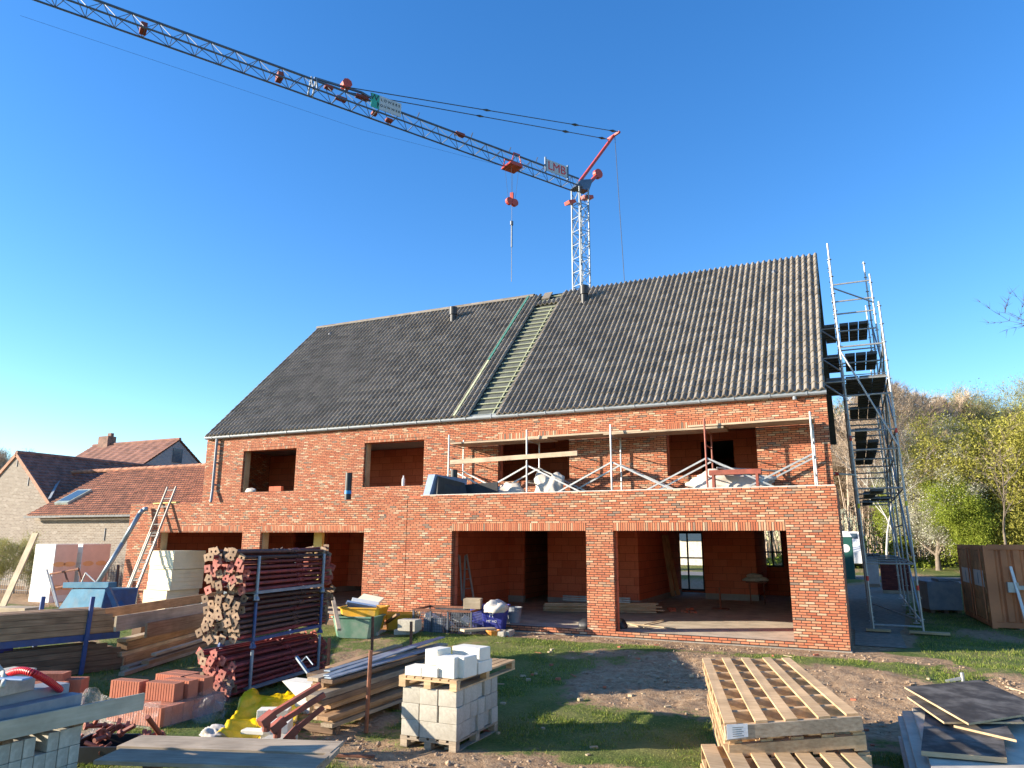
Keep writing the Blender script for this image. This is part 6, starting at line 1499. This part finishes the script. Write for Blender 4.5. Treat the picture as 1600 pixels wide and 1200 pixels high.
for k in range(n): bb = .1+k*.28; b.hexa([cq(.0,bb,z0+.12), cq(.0,bb+.13,z0+.12), cq(.06,bb+.18,z0+.12), cq(.06,bb-.05,z0+.12), cq(.0,bb,HC_-.12), cq(.0,bb+.13,HC_-.12), cq(.06,bb+.18,HC_-.12), cq(.06,bb-.05,HC_-.12)])
b.build('body', 'contain', ct)
for (a, bq) in ((0,0),(WC-.1,0),(0,LC-.1),(WC-.1,LC-.1)): b = MB(); cbox(b, a-.005, a+.105, bq-.005, bq+.105, z0-.06, HC_); b.build('corner_post', 'contain', ct)
for (a0, a1, b0, b1, z) in ((.1, WC-.1, -.003, .1, HC_-.12), (-.003, .1, .1, LC-.1, HC_-.1), (-.003, .1, .1, LC-.1, z0-.03), (.1, WC-.1, -.003, .1, z0-.03)): b = MB(); cbox(b, a0, a1, b0, b1, z, z+.13); b.build('edge_rail', 'contain', ct)
for k in range(2):
    a0 = .12+k*(WC-.24)/2; a1 = a0+(WC-.24)/2-.015
    b = MB(); cbox(b, a0, a1, .0, .05, z0+.11, HC_-.13)
    for z in (.45, .95, 1.45): cbox(b, a0+.06, a1-.06, -.02, .001, z0+z-.14, z0+z+.16)
    d = b.build('door', 'contdoor', ct)
    for a in (a0+.2, a1-.14): b = MB(); b.tube(cq(a, -.045, z0+.06), cq(a, -.045, HC_-.08), .018, 6); b.build('lock_rod', 'contain', d)
    b = MB(); cbox(b, a0+.15, a1-.32, -.028, -.021, 1.0, 1.42); so2 = b.build('door_sticker', 'white', d)
    b = MB(); ce_ = cq((a0+.15+a1-.32)/2+.05, -.031, 1.2); b.face(*[ce_+cd1*(.07*math.cos(t_*math.pi/8))+Vector((0,0,.16*math.sin(t_*math.pi/8))) for t_ in range(16)]); b.build('sticker_emblem', 'sheetblue', d)
b = MB(); b.bar(cq(-.06, .5, 1.02), cq(-.06, 1.5, 1.02), .08, .1); b.hexa([cq(-.14,.42,.9), cq(-.14,.66,.9), cq(-.002,.66,.9), cq(-.002,.42,.9), cq(-.14,.42,1.15), cq(-.14,.66,1.15), cq(-.002,.66,1.15), cq(-.002,.42,1.15)]); b.build('lock_bar', 'steel', ct)
for a, bq in ((.1, 0.6), (WC-.3, .2)): 
    b = MB(); cbox(b, a, a+.3, bq, bq+.3, -.1, z0-.035); b.build('foot_block', 'concrete', ct)
board('white_lath', cq(-.25, .72, .0), cq(-.08, .55, 1.55), .1, .02, M['white'], 'white plastic trim leaning on the container side', 'trim')
# grey crate, pallets of brick, toilet, van
g0 = atZ(1475, 960, -.02); gx0 = atZ(1448, 955, -.02).x; gx1 = atZ(1508, 962, -.02).x
t = thing('grey_crate', 'large blue grey ribbed crate left of the container', 'crate', (g0.x, g0.y+.5, 0), .2)
b = MB(); w_ = gx1-gx0
for k in range(4): b.box(-w_/2+.0, w_/2, -.45, .5, .12+k*.2, .12+k*.2+.19)
b.box(-w_/2+.02, w_/2-.02, -.43, .48, .1, .94); b.build('side', 'stonegrey', t, local=True)
for x in (-w_/2+.1, 0, w_/2-.1): b = MB(); b.box(x-.06, x+.06, -.4, .45, 0, .1); b.build('foot', 'darkwood', t, local=True)
for k, (px, py, lx, ly, h, rz, mt_, lab) in enumerate(((1462, 898, .9, .5, .08, .3, 'stonegrey', 'grey slab offcut on the left of the grey crate'), (1478, 890, .5, .12, .4, .5, 'greysheet', 'tilted grey slab on the grey crate'), (1492, 898, .5, .4, .25, .1, 'pallet', 'small wooden box on the right of the grey crate'))):
    p = atZ(px, py, .95); block_obj('slab_offcut' if k < 2 else 'wooden_box', Vector((p.x, g0.y+.5+.1*k, .955)), lx, ly, h, mt_, lab, 'slab' if k < 2 else 'box', None, rz)
for (pxa, pxb, py, mt_, lab) in ((1356, 1376, 920, 'whitesack', 'film wrapped white brick pack behind the scaffold'), (1380, 1424, 928, 'brickpack', 'dark red brick pack on a pallet behind the scaffold')):
    if 'brickpack' not in M: M['brickpack'] = mat_brick('packed_red_bricks', .20, .062, .006, [(0, (.16,.04,.035)), (.5, (.22,.06,.045)), (1, (.11,.03,.03))], (.07,.03,.03), phase=40)
    a, b_ = atZ(pxa, py, .12), atZ(pxb, py, .12); xm = (a.x+b_.x)/2
    t = thing('brick_pack', lab, 'brick pack', (xm, a.y+.5, gz(xm, a.y))); z0_ = gz(xm, a.y)
    b = MB(); b.box(a.x, b_.x, a.y, a.y+1.0, z0_+.14, z0_+1.35); b.build('bricks', mt_, t, bevel=.02)
    b = MB()
    for k in range(3): y_ = a.y+k*.45; b.box(a.x, b_.x, y_, y_+.1, z0_, z0_+.1)
    b.box(a.x, b_.x, a.y, a.y+1, z0_+.1, z0_+.135); b.build('pallet', 'greywood', t)
a = atZ(1322, 910, .12); t = thing('portable_toilet', 'dark green portable toilet with white roof behind the house corner', 'toilet', (a.x, a.y, gz(a.x, a.y)))
M['toiletgreen'] = mat_plain('dark_green_plastic', (.012,.085,.07), .5, var=.1); z0_ = gz(a.x, a.y)
b = MB(); b.box(a.x-.7, a.x+.45, a.y, a.y+1.15, z0_, z0_+2.05); b.build('cabin', 'toiletgreen', t, bevel=.03)
b = MB(); b.hexa([(a.x-.72,a.y-.03,z0_+2.055),(a.x+.48,a.y-.03,z0_+2.055),(a.x+.48,a.y+1.18,z0_+2.055),(a.x-.72,a.y+1.18,z0_+2.055),(a.x-.55,a.y+.15,z0_+2.35),(a.x+.3,a.y+.15,z0_+2.35),(a.x+.3,a.y+1.0,z0_+2.35),(a.x-.55,a.y+1.0,z0_+2.35)]); b.build('roof', 'white', t, bevel=.03)
b = MB(); b.face(*[(a.x+.12+.2*math.cos(k*math.pi/10), a.y-.012, z0_+1.5+.2*math.sin(k*math.pi/10)) for k in range(20)][::1]); b.build('round_sign', 'white', t)
a = atZ(1350, 900, .2); z0_ = gz(a.x, a.y+1)
t = thing('white_van', 'white van parked behind the scaffold and portable toilet', 'van', (a.x-1, a.y+5, z0_))
b = MB(); x0 = a.x-1.75; prof_ = [(0, .35), (4.9, .35), (4.9, 2.15), (4.7, 2.3), (1.6, 2.3), (.95, 1.35), (.05, 1.1)]
k0 = len(b.v); y_ = a.y+3.5
for x in (x0, x0+1.8): b.v += [(x, y_+u_, z0_+z) for u_, z in prof_]
n = len(prof_); b.f.append(tuple(range(n))); b.f.append(tuple(range(2*n-1, n-1, -1))); b.mi += [0, 0]
for i in range(n): j = (i+1) % n; b.f.append((i, i+n, j+n, j)); b.mi.append(0)
b.build('body', 'white', t, bevel=.04)
b = MB(); b.hexa([(x0+.12,y_+1.04,z0_+1.44),(x0+1.68,y_+1.04,z0_+1.44),(x0+1.68,y_+1.06,z0_+1.44),(x0+.12,y_+1.06,z0_+1.44),(x0+.2,y_+1.5,z0_+2.19),(x0+1.6,y_+1.5,z0_+2.19),(x0+1.6,y_+1.56,z0_+2.19),(x0+.2,y_+1.56,z0_+2.19)]); b.build('windscreen', 'skyglass', t)
for x in (x0+.05, x0+1.75):
    for yy in (y_+.9, y_+3.9): b = MB(); b.tube((x-.1, yy, z0_+.33), (x+.1, yy, z0_+.33), .33, 16); b.build('wheel', 'blackplastic', t)
# lane beside the house and the road beyond
mp2 = mat_plain('rolled_grey_gravel', (.21,.175,.135), .95, var=.3, scale=7, bump=.6, bdist=.02)
def strip(name, pts, mat, dz):
    b = MB()
    for i in range(len(pts)-1):
        (l0, r0, y0), (l1, r1, y1) = pts[i], pts[i+1]; n = 6
        for k in range(n):
            q0 = (l0+(r0-l0)*k/n, l0+(r0-l0)*(k+1)/n); q1 = (l1+(r1-l1)*k/n, l1+(r1-l1)*(k+1)/n)
            b.face((q0[0], y0, gz(q0[0], y0)+dz), (q0[1], y0, gz(q0[1], y0)+dz), (q1[1], y1, gz(q1[1], y1)+dz), (q1[0], y1, gz(q1[0], y1)+dz))
    return tag(b.build(name, mat, None, local=True), kind='structure')
strip('side_lane', [(-.25, .75, y) if y < 22 else (-.9, .9+.06*(y-22), y) for y in (18, 19, 20, 21, 22, 24, 26, 28, 30, 33, 36, 39)], mp2, .012)
b = MB(); rx = list(range(-60, 100, 8))
for i in range(len(rx)-1):
    for (y0, y1) in ((39, 41), (41, 43.5)): b.face((rx[i], y0, gz(rx[i], y0)+.025), (rx[i+1], y0, gz(rx[i+1], y0)+.025), (rx[i+1], y1, gz(rx[i+1], y1)+.025), (rx[i], y1, gz(rx[i], y1)+.025))
tag(b.build('road', mat_plain('pale_worn_asphalt', (.16,.16,.165), .9, var=.15), None, local=True), kind='structure')
# ------------------------------------------------------------------ trees
def mat_leaf(name, stops, rough=.8, trans=.3):
    mt, n, b = new_mat(name); q = NB(n)
    g = q.node('ShaderNodeNewGeometry'); rp = g.outputs['Random Per Island']
    q.link(q.ramp(rp, stops), b.inputs['Base Color']); b.inputs['Roughness'].default_value = rough; b.inputs['Specular IOR Level'].default_value = .15
    if trans:
        tl = q.node('ShaderNodeBsdfTranslucent'); q.link(q.ramp(rp, stops), tl.inputs[0]); mx = q.node('ShaderNodeMixShader'); mx.inputs[0].default_value = trans
        q.link(b.outputs[0], mx.inputs[1]); q.link(tl.outputs[0], mx.inputs[2]); n.links.new(mx.outputs[0], n.nodes['Material Output'].inputs[0])
    M[name] = mt
mat_leaf('leaf_willow', [(0, (.26,.24,.04)), (.5, (.38,.36,.07)), (1, (.48,.45,.11))])
mat_leaf('leaf_spring', [(0, (.15,.20,.025)), (.5, (.26,.32,.04)), (1, (.36,.40,.07))])
mat_leaf('leaf_bud', [(0, (.28,.25,.10)), (.5, (.38,.35,.14)), (1, (.36,.38,.13))])
mat_leaf('twig_brown', [(0, (.27,.20,.145)), (.5, (.42,.32,.235)), (1, (.55,.44,.33))], trans=0)
mat_leaf('blossom_white', [(0, (.50,.48,.40)), (.5, (.70,.68,.60)), (1, (.34,.36,.16))])
mat_leaf('leaf_dark', [(0, (.025,.045,.012)), (.5, (.05,.08,.02)), (1, (.09,.12,.03))])
M['bark'] = mat_plain('grey_brown_bark', (.17,.135,.10), .9, var=.35, scale=6, bump=.4, bdist=.02)
M['birch'] = mat_plain('birch_bark', (.60,.57,.52), .8, var=.15, scale=4, dirt=(.08,.07,.06), dirt_scale=5)
def grow(seed, H, r0, nb, spread, depth=4, up=.35, droop=0., clear=.25):
    rg_ = random.Random(seed); wood = MB(); tips = []
    def seg(p, d, L, r, lev):
        n = max(2, int(3+(depth-lev)*.6)); 
        for i in range(n):
            d2 = (d + Vector((rg_.uniform(-.16, .16), rg_.uniform(-.16, .16), rg_.uniform(-.05, .10)-droop*lev*.12))).normalized()
            q2 = p+d2*(L/n); wood.tube(p, q2, r*(1-.75*i/n), 5 if lev < 2 else 3, r*(1-.75*(i+1)/n), cap=False)
            p, d = q2, d2
            if lev >= depth-1: tips.append((p, d, lev))
            if lev < depth:
                k = nb if lev > 0 else max(2, nb)
                if lev == 0 and (i+1)/n < clear: continue
                for _ in range(k if i == n-1 else max(1, k-1)):
                    a = rg_.uniform(0, 2*math.pi); e = d.orthogonal().normalized(); f = d.cross(e)
                    dr = (d*rg_.uniform(.35, .8) + (e*math.cos(a)+f*math.sin(a))*spread + Vector((0,0,up))).normalized()
                    seg(p, dr, L*rg_.uniform(.45, .66), r*.5*(1-.3*i/n), lev+1)
    seg(Vector((0,0,0)), Vector((0,0,1)), H*.62, r0, 0)
    return wood, tips, rg_
def crown(tips, rg_, n, size, rad, long=1., droop=0., twigs=0):
    b = MB()
    for (p, d, lev) in tips:
        for _ in range(n):
            c = p + Vector((rg_.gauss(0, rad), rg_.gauss(0, rad), rg_.gauss(0, rad)-droop*abs(rg_.gauss(0, rad))))
            t = Vector((rg_.uniform(-1, 1), rg_.uniform(-1, 1), rg_.uniform(-1, 1)-droop)).normalized(); s = t.orthogonal().normalized(); s = (s*math.cos(1.7*rg_.random())+t.cross(s)*math.sin(1.7*rg_.random()))
            a = size*rg_.uniform(.5, 1.3); b.face(c-t*a*long-s*a*.4, c-t*a*long*.2+s*a*.45, c+t*a*long, c-s*a*.35)
        for _ in range(twigs):
            dd = (d+Vector((rg_.uniform(-.8, .8), rg_.uniform(-.8, .8), rg_.uniform(-.4, .7)-droop))).normalized(); L = rg_.uniform(.4, 1.1)*size*9
            s = dd.orthogonal().normalized()*size*.16; b.face(p-s, p+s, p+dd*L)
    return b
def make_tree(name, seed, H, r0, nb, spread, depth, up, leaf, n, size, rad, bark='bark', droop=0., clear=.25, twigs=0, long=1., label=None):
    wd, tips, rg_ = grow(seed, H, r0, nb, spread, depth, up, droop, clear)
    t = thing(name, label or name, 'tree', (0,0,0))
    wd.build('trunk', bark, t, smooth=True, local=True)
    if n or twigs: crown(tips, rg_, n, size, rad, long, droop, twigs).build('crown', leaf, t, local=True)
    return t
KINDS_T = {}
def plant(kind, loc, sc_, rz, label, group=None):
    src, fresh = KINDS_T[kind]
    mm_ = Matrix.Translation(Vector(loc)) @ Matrix.Rotation(rz, 4, 'Z') @ Matrix.Diagonal((sc_, sc_, sc_, 1))
    if fresh: src.matrix_basis = mm_; KINDS_T[kind][1] = False; o = src
    else: o = dup(src, mat=mm_)
    o['label'] = label
    if group: o['group'] = group
    return o
KINDS_T['bare'] = [make_tree('bare_tree', 1, 15, .20, 3, .75, 4, .30, 'twig_brown', 0, .11, .3, twigs=9, clear=.35), True]
KINDS_T['bare2'] = [make_tree('bare_tree', 5, 14, .16, 3, .6, 4, .5, 'twig_brown', 1, .07, .4, twigs=8, clear=.4), True]
KINDS_T['bud'] = [make_tree('budding_tree', 9, 14, .18, 3, .65, 4, .4, 'leaf_bud', 4, .075, .45, clear=.35, twigs=3), True]
KINDS_T['willow'] = [make_tree('willow_tree', 14, 11, .22, 3, .85, 4, .25, 'leaf_willow', 6, .085, .5, clear=.2, droop=.5, long=1.5, twigs=1), True]
KINDS_T['green'] = [make_tree('young_green_tree', 23, 6, .10, 3, .8, 4, .3, 'leaf_spring', 9, .06, .25, clear=.15), True]
KINDS_T['blossom'] = [make_tree('blossom_tree', 31, 8, .19, 3, .85, 4, .25, 'blossom_white', 2, .055, .25, clear=.2, twigs=2), True]
KINDS_T['wild'] = [make_tree('wild_shrub', 52, 5, .05, 3, .9, 3, .35, 'leaf_bud', 5, .05, .3, clear=.1, twigs=6), True]
KINDS_T['slim'] = [make_tree('slim_tree', 61, 9, .11, 2, .7, 3, .4, 'twig_brown', 0, .05, .3, clear=.35, twigs=4), True]
M['bark_dark'] = mat_plain('dark_brown_bark', (.05,.04,.035), .9)  # darker bark for the bare tree at the right edge
mat_leaf('twig_dark', [(0, (.04,.03,.026)), (1, (.08,.06,.05))], trans=0)
KINDS_T['dark'] = [make_tree('dark_bare_tree', 61, 9, .11, 2, .7, 3, .4, 'twig_dark', 0, .04, .3, bark='bark_dark', clear=.35, twigs=4), True]
KINDS_T['birch'] = [make_tree('birch_tree', 44, 15, .13, 2, .5, 4, .45, 'twig_brown', 0, .08, .3, bark='birch', clear=.55, twigs=7, droop=.25), True]
def tz(x, y): return gz(x, y)-.05
def txy(px, Y): p = atY(px, 850, Y); return p.x
W_ = 'trees of the wood beyond the road'
spec = [('willow', 1568, 51, 1.0, 'broad yellow green willow rising behind the site container'), ('willow', 1665, 53, 1.12, 'yellow green willow at the right edge behind the container'), ('blossom', 1462, 50, .98, 'white blossoming tree with a forked trunk on the far lawn'),
        ('green', 1495, 49, .8, 'small bright green tree right of the blossom tree'), ('green', 1430, 56, 1.0, 'bright green sapling left of the blossom tree'), ('birch', 1383, 47, .85, 'birch with white trunk seen through the scaffold, left one'), ('birch', 1403, 50, .8, 'birch with white trunk seen through the scaffold, right one'),
        ('slim', 1572, 44, 1.15, 'thin dark bare tree standing in front of the willow'),
        ('bare', 1405, 62, .95, 'tall bare brown tree rising left of the blossom tree'), ('bare', 1462, 66, .95, 'bare twiggy tree behind the blossom tree'), ('bud', 1490, 72, 1.08, 'budding tree with pale green top in the middle of the wood'), ('bud', 1530, 76, 1.1, 'budding tree just left of the willow top'),
        ('bare', 1345, 66, .9, 'tall bare brown tree directly behind the scaffold'), ('bud', 1310, 70, 1.05, 'budding tree beside the house corner'), ('bud', 1430, 80, 1.2, 'far budding tree behind the tall bare brown tree'), ('bare2', 1375, 76, 1.1, 'bare tree far behind the two birches'), ('bud', 1590, 82, 1.2, 'far budding tree behind the willow, right side')]
for i, (k, px, Y, s, lab) in enumerate(spec): x = txy(px, Y); plant(k, (x, Y, tz(x, Y)), s*.72 if k not in ('blossom', 'green') else s*.9, i*1.9, lab, W_)
for i, (k, x, Y, s) in enumerate((('bare', 24, 60, 1.0), ('bud', 30, 70, 1.1), ('willow', 27, 52, 1.0), ('bare2', -9, 72, 1.0), ('bare', -14, 78, 1.0), ('bud', -20, 74, 1.0), ('bare2', 38, 66, 1.0))): plant(k, (x, Y, tz(x, Y)), s, i*2.3, ('tree of the wood hidden behind the brick house', 'tree of the wood beyond the right edge')[0 if x < 0 else 1], W_)
plant('dark', (txy(1768, 30), 30, -.1), 1.4, 2.0, 'bare branches reaching in at the right edge above the container')
plant('wild', (atY(8, 900, 17.5).x-.6, 17.6, -.1), .42, .4, 'wild green shrub beside the leaning plank at the left edge')
plant('wild', (atY(40, 900, 18.2).x, 18.3, -.1), .36, 2.2, 'low green shrub between the farm wall and the insulation packs')
plant('bare2', (atY(-6, 700, 45).x, 45, 0), .62, 1, 'bare tree top at the left edge behind the farmhouse')
# far wood and thicket as one mass
b = MB(); rr = random.Random(99)
for i in range(2600):
    x = rr.uniform(-30, 60); y = rr.uniform(58, 92); h = rr.uniform(2.0, 9.5)*(1-.25*rr.random()); z = gz(x, y); w_ = rr.uniform(.02, .07)
    lean = Vector((rr.uniform(-.12, .12), rr.uniform(-.1, .1), 1)); top_ = Vector((x, y, z))+lean*h
    b.mat(0).tube((x, y, z-.1), top_, w_, 3, w_*.3, cap=False)
    for _ in range(9):
        t = rr.uniform(.25, 1); p = Vector((x, y, z)).lerp(top_, t); d = Vector((rr.uniform(-1, 1), rr.uniform(-1, 1), rr.uniform(.0, 1.2))).normalized(); L = rr.uniform(.5, 1.8); s = d.orthogonal().normalized()*.022; b.face(p-s, p+s, p+d*L)
tag(b.build('thicket', 'twig_brown', None, local=True), 'brown twiggy thicket filling the wood beyond the road', 'thicket', kind='stuff')
b = MB()
for i in range(9000):
    cxx = rr.choice((-3, 3, 6, 9, 13, 17, 21, 26)); x = rr.gauss(cxx, 2.2); y = rr.gauss(57, 3); hmax = 2.4*(.55+.45*math.sin(x*1.3)); z = gz(x, y)+abs(rr.gauss(0, .5))*max(.3, hmax)
    c = Vector((x, y, z)); t = Vector((rr.uniform(-1, 1), rr.uniform(-1, 1), rr.uniform(-1, 1))).normalized(); s = t.orthogonal(); a = rr.uniform(.06, .13); b.face(c-t*a-s*a*.4, c+s*a*.5, c+t*a, c-s*a*.5)
tag(b.build('undergrowth', 'leaf_spring', None, local=True), 'fresh green undergrowth at the edge of the wood', 'undergrowth', kind='stuff')
# ------------------------------------------------------------------ grass blades, clods, weeds
mat_leaf('grass_blade', [(0, (.08,.125,.02)), (.45, (.16,.22,.035)), (.8, (.26,.30,.06)), (1, (.42,.36,.15))], trans=.25)
b = MB(); rr = random.Random(12); V = b.v; Fc = b.f; MI = b.mi
def blades(n, x0, x1, y0, y1, hmin, hmax, thr=.5):
    for _ in range(n):
        x = rr.uniform(x0, x1); y = y0+(y1-y0)*rr.random()**1.25; g = grassy(x, y)
        if g < thr+rr.uniform(-.12, .25): continue
        cl = .5+.9*max(0, mn.noise(Vector((x*1.7, y*1.7, 8)))+.25)
        z = gz(x, y)-.01; h = rr.uniform(hmin, hmax)*cl
        for _k in range(2):
            a = rr.uniform(0, 6.28); wx, wy = math.cos(a)*.006, math.sin(a)*.006; lx, ly = rr.gauss(0, .4)*h, rr.gauss(0, .4)*h; xx, yy = x+rr.uniform(-.02, .02), y+rr.uniform(-.02, .02)
            k = len(V); V.extend(((xx-wx, yy-wy, z), (xx+wx, yy+wy, z), (xx+lx, yy+ly, z+h))); Fc.append((k, k+1, k+2)); MI.append(0)
blades(110000, -11.5, 3.5, 6.0, 16.3, .025, .065, .58)
blades(26000, 1.0, 9, 14.0, 30, .04, .09, .45)
blades(9000, -25, -11, 8, 16.5, .05, .12, .4)
tag(b.build('grass', 'grass_blade', None, local=True), 'short spring grass growing in patches over the yard', 'grass', kind='stuff')
b = MB(); rr = random.Random(44)
ico = bmesh.new(); bmesh.ops.create_icosphere(ico, subdivisions=1, radius=1); iv = [v.co.copy() for v in ico.verts]; if_ = [[v.index for v in f.verts] for f in ico.faces]; ico.free()
cnt = 0
for _ in range(9000):
    x = rr.uniform(-8.5, 4.5); y = rr.uniform(6.0, 16.6); g = grassy(x, y)
    if g > .42+rr.uniform(-.2, .1): continue
    s = abs(rr.gauss(0, .013))+.005; k = len(b.v); z = gz(x, y)
    if s > .05 and rr.random() < .6: s = .03
    sq = (rr.uniform(.6, 1.4), rr.uniform(.6, 1.4), rr.uniform(.4, .9))
    for v in iv: j = rr.uniform(.7, 1.2); b.v.append((x+v.x*s*sq[0]*j, y+v.y*s*sq[1]*j, z+(v.z*sq[2]*j+.25)*s))
    for f in if_: b.f.append(tuple(k+i for i in f)); b.mi.append(0)
    cnt += 1
tag(b.build('soil_clods', mat_plain('dry_soil_clod', (.34,.235,.15), .95, var=.3, scale=3), None, local=True), 'loose clods of dry brown soil on the bare ground', 'soil', kind='stuff')

b = MB(); rr = random.Random(71)
for i in range(110):
    x = rr.uniform(-8, 4); y = rr.uniform(6.5, 16.2); z = gz(x, y)+.012; a = rr.uniform(0, 3.1); L, w_, h = rr.choice(((.10, .05, .03), (.05, .04, .03), (.22, .02, .012), (.08, .06, .04))); d = Vector((math.cos(a), math.sin(a), rr.uniform(-.1, .1)))*L/2; c = Vector((x, y, z)); b.mat(rr.choice((0, 1, 1))).bar(c-d, c+d, w_, h)
tag(b.build('rubble', ['terrablock', 'palewood', 'block'], None, local=True), 'scattered brick chips and wood splinters on the yard', 'rubble', kind='stuff')
